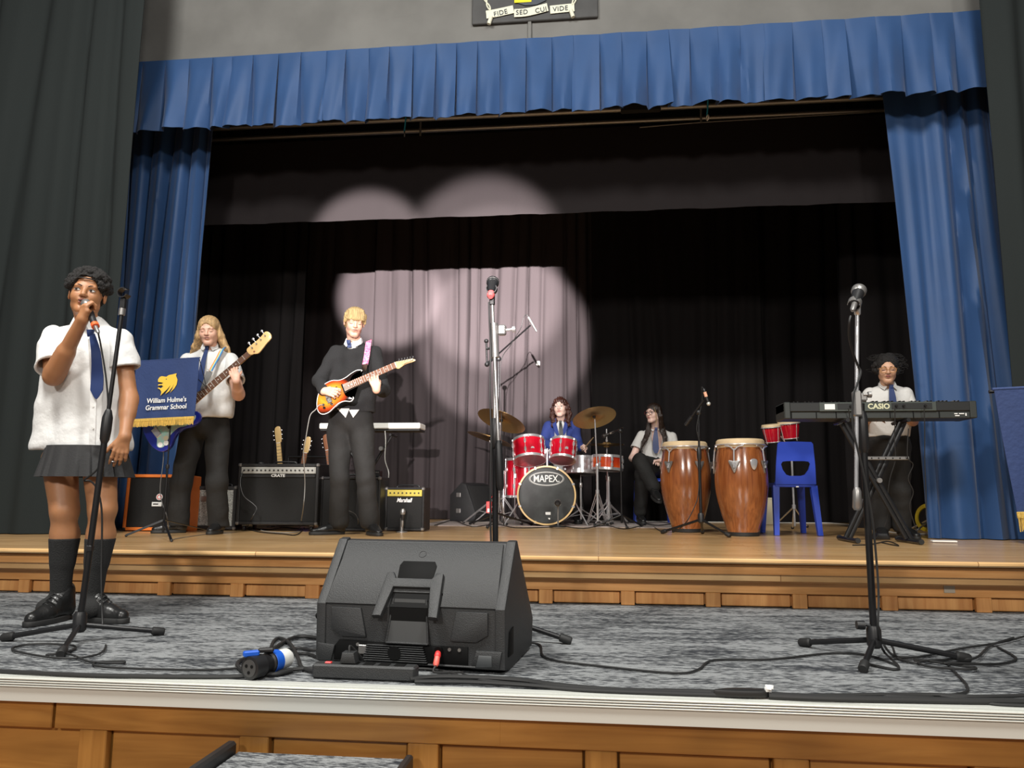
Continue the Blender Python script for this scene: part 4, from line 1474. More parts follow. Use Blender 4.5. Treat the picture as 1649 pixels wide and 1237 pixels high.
# ---------------------------------------------------------------- the bass player
def bassist():
    Y = 5.85
    g = thing('person', 'fair long-haired person in white shirt playing bass guitar behind the navy banner', 'person', (-3.05, 5.85, UF))
    H = Head((-3.097,5.760,2.784), hR(15, 16, -3), .99)
    nb = V((-3.113,5.840,2.660))
    SL, SR = V((-3.320,5.860,2.574)), V((-2.938,5.840,2.565))
    EL_, WL = V((-3.306,5.780,2.247)), V((-3.155,5.600,2.117))
    ER, WR = V((-2.779,5.680,2.250)), V((-2.697,5.460,2.329))
    pel = V((-3.136,5.880,2.036))
    hL, hR_ = V((-3.258,5.900,1.958)), V((-3.036,5.880,1.955))
    kL, kR = V((-3.327,5.900,1.573)), V((-2.997,5.840,1.578))
    aL, aR = V((-3.362,5.960,1.222)), V((-3.011,5.940,1.221))
    nk = H.p(0, .018, -.085)
    ops = H.ops(.006) + [RC(nb + V((0, .02, -.05)), nk, .056, .050, .02), RC(nb + V((0, .02, -.08)), pel, .08, .09, .05, ((0, 1, 0), 1.3)), RC(SL - V((0, 0, .035)), SR - V((0, 0, .035)), .03, .03, .03)]
    ops += limb(SL, EL_, WL, .048, .040, .026) + limb(SR, ER, WR, .050, .044, .028, .006)
    ops += [RC(hL, kL, .07, .045, .03), RC(kL, aL, .045, .024), RC(hR_, kR, .07, .045, .03), RC(kR, aR, .045, .024)]
    ops += hand(WR, (-.35, -.05, 1), (-.3, .9, .3), -1, ((20, 50, 40), (25, 50, 40), (28, 52, 42), (32, 55, 45)), .92, (.6, .3, .8), .9, palm=.075)
    ops += hand(WL, (.5, -.2, -.5), (.1, .9, -.2), 1, (30, 35, 40, 45), .9)
    fine = [(np.array(H.c) - .13, np.array(H.c) + .13), (np.array(WR) - .06, np.array(WR) + .12)]
    sdf_mesh('body', ops, SK_FAIR[0], g, h=.011, fine=fine, hf=.0042)
    H.features(g, SK_FAIR[1], 'down', browm=MK['blondbrow'])
    ho = [H.el((0, .015, .040), (.083, .098, .084), .02), H.el((0, .055, -.03), (.075, .055, .09), .03)]
    for sg, e in ((-1, V((-3.295,5.840,2.601))), (1, V((-2.932,5.860,2.569)))):
        a = H.p(sg * .055, .015, .03)
        b = H.p(sg * .080, .015, -.045)
        for q in range(4):
            c = e + V((sg * (-.055 * q / 3), .02 * q - .05 * (q == 3), -.015 + .01 * q))
            m_ = b.lerp(c, .5) + V((sg * -.004 * q, 0.01 * q, 0))
            ho += [RC(a, b, .022, .024, .02), RC(b, m_, .024, .021, .02), RC(m_, c, .021, .007, .02)]
    ho += [H.el((-.006, -.098, -.026), (.056, .068, .094), .012, 's')]
    sdf_mesh('hair', ho, MK['fair'], g, h=.006, noise=lambda p: (.0022 * np.sin(p[:, 0] * 330 + p[:, 2] * 40)).astype(np.float32))
    hz = (-3.009,5.760,2.089)[2]
    cL, cR = V((-3.206,5.860,2.135)), V((-3.011,5.860,2.134))
    so = [*yoke(nb, SL, SR), RC(SL + V((.03, 0, -.08)), cL, .09, .10, .05, ((0, 1, 0), 1.1)), RC(SR + V((-.03, 0, -.08)), cR, .09, .105, .05, ((0, 1, 0), 1.1)),
          RC(nb + V((0, 0, -.12)), (cL + cR) / 2, .10, .115, .05), PL((0, 0, hz), (0, 0, -1))]
    sh = sdf_mesh('shirt', so, MK['shirt'], g, h=.009, noise=wrinkle(.0045, 30, 4))
    for S_, E_, f in ((SL, EL_, .7), (SR, ER, .62)):
        dd = (E_ - S_).normalized()
        e = S_ + (E_ - S_) * f
        sdf_mesh('sleeve', [RC(S_ + dd * .010, e + dd * .03, .056, .078, .02), PL(e, dd), dict(RC(S_ + dd * .12, e + dd * .12, .052, .073, .004), m='s')], MK['shirt'], sh, h=.0065, noise=wrinkle(.003, 40, 5))
    collar(g, nb + V((0, -.004, 0)), MK['shirt'], r=.060, drop=.04, R=rot('Z', 12))
    tie(g, [V((-3.109,5.765,2.630)), V((-3.108,5.720,2.512)), V((-3.116,5.712,2.376)), V((-3.115,5.712,2.277))], [.026, .042, .055, .055], MK['navy'], V((-3.107,5.765,2.641)))
    trousers(g, pel, (hL, hR_), (kL, kR), (aL, aR), 0, (.100, .088, .078, .082), top=hz + .03, seed=2, cutz=UF + .055)
    shoe(g, (aL.x + .045, aL.y + .04), (aL.x - .16, aL.y - .13), UF + .001, .26)
    shoe(g, (aR.x, aR.y + .05), (aR.x + .03, aR.y - .22), UF + .001, .26)


# ---------------------------------------------------------------- the guitarist
def guitarist():
    g = thing('person', 'blond person in black sweater looking down and playing the sunburst guitar', 'person', (-1.90, 5.93, UF))
    H = Head((-1.919,5.840,2.846), hR(24, 18, 3), 1.0)
    nb = V((-1.942,5.930,2.695))
    SL, SR = V((-2.102,5.950,2.629)), V((-1.775,5.930,2.616))
    EL_, WL = V((-2.192,5.840,2.375)), V((-2.064,5.600,2.262))
    ER, WR = V((-1.674,5.860,2.303)), V((-1.648,5.585,2.266))
    pel = V((-1.963,5.950,2.077))
    hL, hR_ = V((-2.055,5.960,1.988)), V((-1.860,5.940,1.986))
    kL, kR = V((-2.022,5.920,1.617)), V((-1.814,5.930,1.618))
    aL, aR = V((-2.041,6.000,1.272)), V((-1.794,6.000,1.274))
    nk = H.p(0, .018, -.085)
    ops = H.ops(-.003) + [RC(nb + V((0, .02, -.05)), nk, .056, .052, .02), RC(nb + V((0, .02, -.08)), pel, .07, .08, .05, ((0, 1, 0), 1.3)), RC(SL - V((0, 0, .035)), SR - V((0, 0, .035)), .03, .03, .03)]
    ops += limb(SL, EL_, WL, .042, .034, .026) + limb(SR, ER, WR, .042, .034, .026)
    ops += [RC(hL, kL, .065, .045, .03), RC(kL, aL, .045, .035), RC(hR_, kR, .065, .045, .03), RC(kR, aR, .045, .035)]
    ops += hand(WL, (.75, -.25, -.10), (.15, .9, -.35), 1, ((25, 45, 30), (30, 50, 35), (34, 52, 38), (38, 55, 40)), 1.0, (.9, .35, .4), .6)
    ops += hand(WR, (-.25, -.12, 1), (-.35, .95, .1), -1, ((18, 52, 42), (22, 55, 42), (26, 58, 45), (30, 60, 45)), 1.0, (.5, .3, .8), .9, palm=.07)
    fine = [(np.array(H.c) - .13, np.array(H.c) + .13), (np.array(WL) - .05, np.array(WL) + (.17, .05, .07)), (np.array(WR) - .07, np.array(WR) + (.07, .06, .15))]
    sdf_mesh('body', ops, SK_FAIR[0], g, h=.011, fine=fine, hf=.0042)
    H.features(g, SK_FAIR[1], 'down', browm=MK['blondbrow'])
    ho = [H.el((0, .014, .044), (.084, .098, .082), .02), H.el((0, .05, -.005), (.080, .052, .075), .03)]
    for i in range(11):
        u = -1 + i / 5
        ho.append(H.rc((u * .040, -.050, .095), (u * .066 + .006 * math.sin(i * 5), -.086 + .030 * u * u, .034 + .007 * math.sin(i * 3.1)), .020, .008, .014))
    for sg in (-1, 1):
        ho.append(H.rc((sg * .070, -.02, .06), (sg * .079, -.02, .000), .02, .009, .01))
    ho += [H.el((0, -.080, -.048), (.058, .050, .066), .006, 's'), H.el((0, 0, -.10), (.12, .12, .055), .01, 's')]
    sdf_mesh('hair', ho, MK['blonde'], g, h=.005, noise=lambda p: (.0022 * np.sin(p[:, 0] * 420 + p[:, 2] * 60)).astype(np.float32))
    # sweater
    hz = (-1.931,5.860,2.137)[2]
    cL, cR = V((-2.084,5.950,2.158)), V((-1.845,5.940,2.155))
    so = [*yoke(nb, SL, SR, .052), RC(SL + V((.035, 0, -.08)), cL, .080, .078, .05, ((0, 1, 0), 1.1)), RC(SR + V((-.035, 0, -.08)), cR, .080, .078, .05, ((0, 1, 0), 1.1)),
          RC(nb + V((0, 0, -.10)), (cL + cR) / 2, .095, .10, .05), RC(nb + V((0, .02, -.04)), nb + V((0, .03, -.01)), .070, .062, .03), RC(cL + V((0, 0, .0)), cR, .085, .085, .03, ((0, 1, 0), 1.1))]
    dS = (WL - EL_).normalized()
    dR = (WR - ER).normalized()
    so += [RC(SL, EL_, .058, .052, .03), RC(EL_, WL - dS * .02, .052, .040, .02), RC(SR, ER, .058, .054, .03), RC(ER, WR - dR * .03, .054, .040, .02),
           PL((0, 0, hz - .004), (0, 0, -1)), dict(EL(nb + V((0, -.055, -.01)), (.052, .06, .060), None, .006), m='s')]
    sdf_mesh('sweater', so, MK['sweater'], g, h=.008, noise=wrinkle(.005, 30, 6))
    collar(g, nb + V((0, -.006, .002)), MK['shirt'], r=.064, drop=.050, hgt=.04)
    sdf_mesh('shirt_front', [EL(nb + V((0, -.030, -.035)), (.050, .048, .045), None, .01)], MK['shirt'], g, h=.006)
    for (a, b_, c_) in ((V((-2.037,5.845,2.156)), V((-1.933,5.835,2.154)), V((-1.961,5.835,2.081))), (V((-1.938,5.835,2.144)), V((-1.856,5.845,2.145)), V((-1.900,5.835,2.080)))):
        MB().add([a, b_, c_] + [q + V((0, -.006, 0)) for q in (a, b_, c_)], [(0, 2, 1), (3, 4, 5), (0, 1, 4, 3), (1, 2, 5, 4), (2, 0, 3, 5)]).build('shirt_tail', MK['shirt'], g)
    tie(g, [nb + V((-.012, -.100, -.015)), nb + V((-.006, -.104, -.055))], [.028, .034], MK['navy'], nb + V((-.014, -.108, -.012)))
    trousers(g, pel, (hL, hR_), (kL, kR), (aL, aR), 0, (.098, .088, .072, .078), top=hz + .02, seed=3, cutz=UF + .045)
    shoe(g, (aL.x + .03, aL.y + .05), (aL.x - .17, aL.y - .13), UF + .001, .29, .05)
    shoe(g, (aR.x - .02, aR.y + .05), (aR.x + .13, aR.y - .17), UF + .001, .29, .05)


# ---------------------------------------------------------------- the drummer
def drummer():
    g = thing('person', 'person with long wavy auburn hair in blue blazer seated behind the red drum kit', 'person', (-.45, 8.75, UF))
    H = Head((-0.415,8.680,2.470), hR(-7, 0, -3), 1.0)
    nb = V((-0.412,8.760,2.315))
    SL, SR = V((-0.550,8.800,2.270)), V((-0.257,8.760,2.265))
    EL_, WL = V((-0.614,8.700,2.078)), V((-0.467,8.450,1.993))
    ER, WR = V((-0.213,8.620,2.023)), V((-0.161,8.420,1.998))
    pel = V((-0.419,8.850,1.733))
    hL, hR_ = V((-0.489,8.840,1.704)), V((-0.341,8.840,1.705))
    kL, kR = V((-0.559,8.500,1.669)), V((-0.253,8.500,1.670))
    aL, aR = V((kL.x, 8.55, UF + .09)), V((kR.x + .04, 8.5, UF + .09))
    nk = H.p(0, .018, -.085)
    ops = H.ops(0) + [RC(nb + V((0, .02, -.05)), nk, .050, .046, .02), RC(nb + V((0, .02, -.08)), pel, .07, .08, .05, ((0, 1, 0), 1.3)), RC(SL - V((0, 0, .035)), SR - V((0, 0, .035)), .03, .03, .03)]
    ops += limb(SL, EL_, WL, .042, .034, .024) + limb(SR, ER, WR, .042, .034, .024)
    ops += [RC(hL, kL, .07, .05, .03), RC(kL, aL, .05, .035), RC(hR_, kR, .07, .05, .03), RC(kR, aR, .05, .035)]
    ops += hand(WR, (.35, -.7, .1), (-.5, -.1, -.5), 1, (55, 60, 62, 65), .9, (.8, .3, .5), .4)
    ops += hand(WL, (.35, -.7, .1), (.5, -.1, -.5), -1, (55, 60, 62, 65), .9, (.8, .3, .5), .4)
    fine = [(np.array(H.c) - .13, np.array(H.c) + .13), (np.array(WR) - .12, np.array(WR) + .08)]
    sdf_mesh('body', ops, SK_PALE[0], g, h=.013, fine=fine, hf=.005)
    H.features(g, SK_PALE[1], 'open', (-.003, 0), browm=MK['auburn'])
    ho = [H.el((0, .015, .038), (.083, .098, .085), .02), H.el((0, .06, -.03), (.075, .05, .09), .03)]
    for sg in (-1, 1):
        for q in range(5):
            pts = [H.p(sg * .060, .01, .05), H.p(sg * .084, .01, -.02), H.p(sg * (.094 + .010 * math.sin(q)), .01 + .012 * q, -.09), H.p(sg * (.088 - .016 * q), -.005 + .014 * q, -.16), H.p(sg * (.108 - .022 * q), -.02 + .012 * q, -.225 - .012 * math.sin(q * 3))]
            for a, b_, r0, r1 in zip(pts[:-1], pts[1:], (.02, .026, .024, .02), (.026, .024, .020, .008)):
                ho.append(RC(a, b_, r0, r1, .012))
    ho += [H.el((0, -.098, -.028), (.054, .068, .082), .012, 's')]
    sdf_mesh('hair', ho, MK['auburn'], g, h=.007, noise=lambda p: (.004 * np.sin(p[:, 0] * 240 + 2 * np.sin(p[:, 2] * 70)) + .003 * np.sin(p[:, 2] * 130)).astype(np.float32))
    sdf_mesh('shirt', [RC(nb + V((0, -.03, -.05)), pel + V((0, -.06, .05)), .068, .085, .04, ((0, 1, 0), 1.1))], MK['shirt'], g, h=.009)
    so = [*yoke(nb, SL, SR), RC(SL + V((.03, .01, -.08)), pel + V((-.06, 0, .05)), .085, .09, .05, ((0, 1, 0), 1.1)), RC(SR + V((-.03, .01, -.08)), pel + V((.06, 0, .05)), .085, .09, .05, ((0, 1, 0), 1.1)),
          RC(SL, EL_, .060, .056, .03), RC(EL_, WL - (WL - EL_) * .12, .056, .040, .02), RC(SR, ER, .060, .056, .03), RC(ER, WR - (WR - ER) * .15, .056, .040, .02),
          dict(RC(nb + V((.0, -.13, .03)), nb + V((0, -.16, -.22)), .062, .040, .01), m='s')]
    bl = sdf_mesh('blazer', so, MK['blazer'], g, h=.009, noise=wrinkle(.004, 30, 9))
    for sg in (-1, 1):
        MB().ribbon([nb + V((sg * .062, -.055, .03)), nb + V((sg * .066, -.098, -.04)), nb + V((sg * .040, -.108, -.13)), nb + V((sg * .012, -.108, -.19))], [.020, .046, .040, .010], (sg * .3, -1, 0), .006).build('lapel', MK['blazer'], bl)
    collar(g, nb, MK['shirt'], r=.054, drop=.04)
    tie(g, [nb + V((0, -.088, -.02)), nb + V((.006, -.115, -.09)), nb + V((.010, -.125, -.20))], [.026, .042, .052], MK['band'], nb + V((0, -.088, -.015)))
    trousers(g, pel, (hL, hR_), (kL, kR), (aL, aR), 0, (.10, .085, .075, .07), seed=5, h=.012)
    for an in (aL, aR):
        shoe(g, (an.x, an.y + .06), (an.x, an.y - .2), UF + .010, .26, laces=False)
    for nm, a, b_ in (('beside the hi-hat', V((-0.140,8.360,1.987)), V((-0.031,8.050,2.092))), ('over the snare drum', V((-0.463,8.380,1.975)), V((-0.365,8.020,2.006)))):
        d = thing('drumstick', 'pale wooden drumstick in the drummer\'s hand ' + nm, 'drumstick', a)
        MB().lathe([(.004, -.08), (.0075, -.075), (.0075, .22), (.004, .30), (.005, .305), (.003, .315)], a, b_ - a, 10).build('stick', mat('stick_wood', (.55, .38, .2), .5), d)
    t = thing('drum_throne', 'black round drum stool under the drummer', 'stool', (pel.x, pel.y, UF))
    MB().lathe([(.16, 0), (.17, .01), (.17, .07), (.15, .085)], (pel.x, pel.y, pel.z - .205), UP, 28).build('seat', M['black'], t)
    MB().rod((pel.x, pel.y, UF + .12), (pel.x, pel.y, pel.z - .2), .014).build('post', M['chrome'], t)
    for i in range(3):
        a_ = i * 2.094
        MB().rod((pel.x, pel.y, UF + .25), (pel.x + .24 * math.cos(a_), pel.y + .24 * math.sin(a_), UF + .02), .01).build('leg', M['chrome'], t)


# ---------------------------------------------------------------- the seated listener
def listener():
    g = thing('person', 'person with long dark hair and glasses seated cross-legged beside the congas', 'person', (.62, 8.8, UF))
    H = Head((0.636,8.780,2.407), hR(-42, 2, 0), .98)
    nb = V((0.664,8.880,2.243))
    SL, SR = V((0.509,8.880,2.173)), V((0.844,8.880,2.157))
    EL_, WL = V((0.389,8.800,1.900)), V((0.554,8.580,1.870))
    ER, WR = V((0.859,8.820,1.902)), V((0.687,8.560,1.863))
    pel = V((0.686,8.920,1.807))
    hL, hR_ = V((0.629,8.900,1.779)), V((0.753,8.900,1.779))
    # one leg planted, the other crossed over it
    kL, aL = V((0.477,8.450,1.724)), V((0.458,8.600,1.324))
    kR, aR = V((0.451,8.420,1.857)), V((0.583,8.300,1.584))
    nk = H.p(0, .018, -.085)
    ops = H.ops(0) + [RC(nb + V((0, .02, -.05)), nk, .050, .046, .02), RC(nb + V((0, .02, -.08)), pel, .07, .08, .05, ((0, 1, 0), 1.3)), RC(SL - V((0, 0, .035)), SR - V((0, 0, .035)), .03, .03, .03)]
    ops += limb(SL, EL_, WL, .044, .036, .024) + limb(SR, ER, WR, .044, .036, .024)
    ops += [RC(hL, kL, .07, .05, .03), RC(kL, aL, .05, .035), RC(hR_, kR, .07, .05, .03), RC(kR, aR, .05, .035)]
    ops += hand(WL, (.8, -.3, -.15), (0, .1, -1), 1, (18, 20, 24, 28), .9, (.7, .6, .2))
    ops += hand(WR, (-.8, -.3, .0), (0, .1, -1), -1, (18, 20, 24, 28), .9, (.7, .6, .2))
    fine = [(np.array(H.c) - .13, np.array(H.c) + .13), (np.array(WR) - .12, np.array(WR) + .08)]
    sdf_mesh('body', ops, SK_PALE[0], g, h=.013, fine=fine, hf=.005)
    H.features(g, SK_PALE[1], 'open', (-.003, 0), browm=MK['brunette'])
    glasses(H, g, mat('dark_red_frames', (.10, .015, .015), .4))
    ho = [H.el((0, .015, .038), (.083, .098, .085), .02), H.el((0, .06, -.03), (.072, .05, .09), .03)]
    for x0, x1, ex, ey in ((1046, 1040, 1033, 727), (1050, 1044, 1038, 722), (1066, 1068, 1073, 735), (1062, 1070, 1069, 722), (1070, 1073, 1077, 718)):
        pass
    for sg, pts in ((-1, [V((0.561,8.800,2.187)), V((0.514,8.750,2.079)), V((0.477,8.740,1.974))]), (-1, [V((0.581,8.800,2.194)), V((0.542,8.750,2.107)), V((0.506,8.740,2.037))]),
                    (1, [V((0.743,8.820,2.238)), V((0.763,8.760,2.135)), V((0.771,8.740,1.932))]), (1, [V((0.720,8.800,2.222)), V((0.749,8.760,2.121)), V((0.730,8.730,1.966))])):
        a = H.p(sg * .055, .02, .05)
        b_ = H.p(sg * .080, .02, -.04)
        ch = [a, b_] + pts
        for u, v, r0, r1 in zip(ch[:-1], ch[1:], (.022, .024, .022, .020), (.024, .022, .020, .007)):
            ho.append(RC(u, v, r0, r1, .015))
    ho += [H.el((0, -.098, -.028), (.056, .068, .082), .012, 's')]
    sdf_mesh('hair', ho, MK['brunette'], g, h=.007, noise=lambda p: (.0025 * np.sin(p[:, 0] * 330 + p[:, 2] * 30)).astype(np.float32))
    MB().tube(spline([H.p(.050, -.055, .070), H.p(.066, -.045, .0), H.p(.066, -.040, -.09), H.p(.064, -.045, -.16)], 4), [.003 + .004 * math.sin(i / 12 * PI) for i in range(13)], 6, flat=.5).build('hair_streak', MK['blonde'], g)
    so = [*yoke(nb, SL, SR), RC(SL + V((.035, 0, -.07)), pel + V((-.05, -.02, .0)), .080, .09, .05), RC(SR + V((-.035, 0, -.07)), pel + V((.05, -.02, .0)), .080, .09, .05)]
    sh = sdf_mesh('shirt', so, MK['shirt2'], g, h=.009, noise=wrinkle(.004, 32, 2))
    for S_, E_, f in ((SL, EL_, .60), (SR, ER, .60)):
        dd = (E_ - S_).normalized()
        e = S_ + (E_ - S_) * f
        sdf_mesh('sleeve', [RC(S_ + dd * .010, e + dd * .03, .054, .072, .02), PL(e, dd), dict(RC(S_ + dd * .12, e + dd * .1, .050, .066, .004), m='s')], MK['shirt2'], sh, h=.007)
    collar(g, nb, MK['shirt2'], r=.054, drop=.04)
    tie(g, [nb + V((-.004, -.085, -.02)), nb + V((-.012, -.110, -.12)), nb + V((-.012, -.118, -.24)), nb + V((-.012, -.120, -.29))], [.026, .060, .072, .03], MK['navy'], nb + V((-.002, -.085, -.015)))
    tr = trousers(g, pel + V((0, 0, -.02)), (hL, hR_), (kL, kR), (aL, aR), 0, (.10, .085, .075, .072), seed=8, h=.010)
    shoe(g, (aL.x - .01, aL.y + .06), (aL.x + .03, aL.y - .2), UF + .012, .25)
    shoe(g, (aR.x - .01, aR.y + .03), (aR.x + .05, aR.y - .2), aR.z - .095, .25, pitch=-20)


# ---------------------------------------------------------------- the keyboard player
def keyboardist():
    g = thing('person', 'person with dark frizzy hair and round glasses standing behind the black keyboard', 'person', (2.13, 6.3, UF))
    H = Head((2.258,6.220,2.480), hR(-15, 14, 2), .97)
    nb = V((2.276,6.300,2.354))
    SL, SR = V((2.153,6.320,2.303)), V((2.413,6.300,2.299))
    EL_, WL = V((2.082,6.300,2.070)), V((2.059,6.060,2.086))
    ER, WR = V((2.446,6.280,2.076)), V((2.303,6.040,2.101))
    pel = V((2.270,6.330,1.915))
    hL, hR_ = V((2.218,6.340,1.848)), V((2.340,6.330,1.847))
    kL, kR = V((2.179,6.320,1.538)), V((2.328,6.300,1.538))
    aL, aR = V((2.193,6.380,1.269)), V((2.350,6.380,1.271))
    nk = H.p(0, .018, -.085)
    ops = H.ops(0) + [RC(nb + V((0, .02, -.05)), nk, .052, .048, .02), RC(nb + V((0, .02, -.08)), pel, .07, .08, .05, ((0, 1, 0), 1.3)), RC(SL - V((0, 0, .035)), SR - V((0, 0, .035)), .03, .03, .03)]
    ops += limb(SL, EL_, WL, .044, .038, .024) + limb(SR, ER, WR, .044, .038, .024)
    ops += [RC(hL, kL, .065, .045, .03), RC(kL, aL, .045, .035), RC(hR_, kR, .065, .045, .03), RC(kR, aR, .045, .035)]
    ops += hand(WL, (.1, -1, 0), (0, -.1, -1), 1, (22, 24, 26, 30), .9) + hand(WR, (-.1, -1, 0), (0, -.1, -1), -1, (22, 24, 26, 30), .9)
    fine = [(np.array(H.c) - .13, np.array(H.c) + .13)]
    sdf_mesh('body', ops, SK_TAN[0], g, h=.011, fine=fine, hf=.0042)
    H.features(g, SK_TAN[1], 'down')
    glasses(H, g, mat('amber_frames', (.42, .20, .07), .35), .024)
    rnd = random.Random(9)
    ho = [H.el((0, .017, .040), (.084, .098, .084), .02)]
    for i in range(120):
        th, ph = rnd.uniform(0, 2 * PI), rnd.uniform(-.9, 1.3)
        x, y, z = math.cos(th) * math.cos(ph), math.sin(th) * math.cos(ph), math.sin(ph)
        wide = 1.0 + .38 * max(0, -z + .3)
        ho.append(H.el((x * .084 * wide, .035 + y * .085, .030 + z * .082), (.013 + .008 * rnd.random(),) * 3, .004))
    ho += [H.el((0, -.098, -.020), (.057, .070, .090), .008, 's'), H.el((0, -.03, -.09), (.07, .09, .06), .01, 's')]
    sdf_mesh('hair', ho, MK['curly'], g, h=.0055, noise=lambda p: (.004 * np.sin(p[:, 0] * 260) * np.sin(p[:, 1] * 250) * np.sin(p[:, 2] * 270)).astype(np.float32))
    fr = MB()
    for i in range(60):
        th, ph = rnd.uniform(0, 2 * PI), rnd.uniform(-.7, 1.2)
        x, y, z = math.cos(th) * math.cos(ph), math.sin(th) * math.cos(ph), math.sin(ph)
        if y < -.35 and z < .5:
            continue
        c = H.p(x * .094 * (1.2 if z < .2 else 1), .035 + y * .095, .025 + z * .092)
        r = .012
        fr.tube([c + V((r * math.cos(t) * (1 + .1 * t), r * math.sin(t * .7) * .6, r * math.sin(t))) for t in [j * .6 + i for j in range(10)]], .0016, 4)
    fr.build('curls', MK['curly'], g, kind='stuff')
    hz = (2.233,6.220,1.951)[2]
    cL, cR = V((2.196,6.320,1.983)), V((2.349,6.320,1.982))
    so = [*yoke(nb, SL, SR), RC(SL + V((.03, 0, -.08)), cL, .080, .085, .05, ((0, 1, 0), 1.1)), RC(SR + V((-.03, 0, -.08)), cR, .080, .085, .05, ((0, 1, 0), 1.1)),
          RC(nb + V((0, 0, -.10)), (cL + cR) / 2, .09, .10, .05), PL((0, 0, hz), (0, 0, -1))]
    sh = sdf_mesh('shirt', so, MK['shirt2'], g, h=.009, noise=wrinkle(.004, 30, 12))
    for S_, E_, f in ((SL, EL_, .8), (SR, ER, .75)):
        dd = (E_ - S_).normalized()
        e = S_ + (E_ - S_) * f
        sdf_mesh('sleeve', [RC(S_ + dd * .010, e + dd * .03, .054, .070, .02), PL(e, dd), dict(RC(S_ + dd * .12, e + dd * .1, .050, .064, .004), m='s')], MK['shirt2'], sh, h=.0065, noise=wrinkle(.003, 40, 3))
    collar(g, nb, MK['shirt2'], r=.058, drop=.04, open_=.022)
    tie(g, [nb + V((-.002, -.092, -.02)), nb + V((-.004, -.112, -.10)), nb + V((-.004, -.114, -.24))], [.028, .050, .066], MK['navy'], nb + V((-.001, -.092, -.018)))
    trousers(g, pel, (hL, hR_), (kL, kR), (aL, aR), 0, (.095, .083, .070, .070), top=hz + .02, seed=13, cutz=UF + .05)
    for an, dx in ((aL, -.04), (aR, .04)):
        shoe(g, (an.x, an.y + .05), (an.x + dx, an.y - .2), UF + .001, .26)


for fn in (singer, bassist, guitarist, drummer, listener, keyboardist):
    fn()

# ================================================================ gear materials
MG = dict(
    red=mat('cherry_lacquer', (0.52, 0.006, 0.022), 0.12, coat=0.8, var=0.25, vscale=3),
    amber=mat('amber_burst', (0.70, 0.10, 0.012), 0.15, coat=0.8, col2=(0.35, 0.02, 0.01), vscale=5),
    bronze=mat('cymbal_bronze', (0.55, 0.34, 0.13), 0.28, 0.95, bump=0.05, bscale=60),
    head=mat('drum_head', (0.62, 0.60, 0.55), 0.5),
    headclear=mat('resonant_head', (0.30, 0.16, 0.09), 0.18, coat=0.5),
    blackhead=mat('black_drum_head', (0.018, 0.020, 0.020), 0.5, var=0.6, vscale=9),
    hoop=mat('pale_hoop', (0.70, 0.48, 0.22), 0.35),
    conga=wood('conga_wood', (0.42, 0.14, 0.040), (0.20, 0.055, 0.016), 5, 'z', 0.16, 0.8, dark=0.7),
    hide=mat('conga_hide', (0.66, 0.50, 0.30), 0.55, var=0.08, vscale=10),
    chair=mat('blue_polypropylene', (0.022, 0.062, 0.47), 0.40),
    keyb=mat('keyboard_case', (0.028, 0.032, 0.030), 0.5),
    keyb2=mat('keyboard_case_dark', (0.012, 0.013, 0.013), 0.55),
    keyp=mat('keyboard_panel', (0.052, 0.062, 0.055), 0.45),
    letter=mat('pale_lettering', (0.62, 0.62, 0.42), 0.5),
    paper=mat('white_label', (0.80, 0.80, 0.78), 0.7),
    tolex=mat('black_tolex', (0.014, 0.014, 0.015), 0.55, bump=0.5, bscale=260),
    grille=mat('black_grille_cloth', (0.013, 0.013, 0.013), 0.9, bump=0.6, bscale=320),
    silverg=mat('silver_grille_cloth', (0.34, 0.35, 0.33), 0.6, bump=0.9, bscale=150, var=0.5, vscale=110),
    orange=mat('orange_vinyl', (0.80, 0.20, 0.030), 0.5, bump=0.2, bscale=200),
    goldp=mat('gold_panel', (0.62, 0.50, 0.10), 0.35, 0.4),
    silverp=mat('silver_panel', (0.62, 0.62, 0.58), 0.35, 0.4),
    maple=mat('maple', (0.68, 0.46, 0.20), 0.3, coat=0.4, var=0.08, vscale=6),
    rosew=mat('rosewood', (0.12, 0.045, 0.022), 0.45),
    rosey=mat('rosewood_light', (0.24, 0.095, 0.045), 0.45),
    bluel=mat('blue_lacquer', (0.012, 0.022, 0.25), 0.15, coat=0.8),
    pearl=mat('pearl_pickguard', (0.45, 0.50, 0.48), 0.25, col2=(0.30, 0.62, 0.55), vscale=60),
    navyb=mat('navy_banner', (0.018, 0.040, 0.130), 0.75, bump=0.2, bscale=60, var=0.08, vscale=4),
    fringe=mat('gold_fringe', (0.80, 0.52, 0.11), 0.6, bump=0.8, bscale=120, stretch=(8, 8, .6), var=0.2, vscale=30),
    monitor=mat('monitor_plastic', (0.026, 0.027, 0.028), 0.50, bump=0.25, bscale=300),
    monitord=mat('monitor_dark', (0.002, 0.002, 0.002), 0.7, spec=0.2),
    redp=mat('red_plastic', (0.75, 0.04, 0.04), 0.4),
    bluep=mat('blue_plastic', (0.01, 0.10, 0.55), 0.4),
    tape=mat('black_tape', (0.012, 0.012, 0.012), 0.5),
    yellow2=mat('reel_yellow', (0.85, 0.62, 0.03), 0.45),
    beige=mat('beige_card', (0.55, 0.50, 0.36), 0.8),
    white=M['white'], chrome=M['chrome'], black=M['black'], blackm=M['blackm'], rubber=M['rubber'], greym=M['greym'],
    glossb=mat('gloss_black', (0.008, 0.006, 0.005), 0.15, coat=0.8),
)


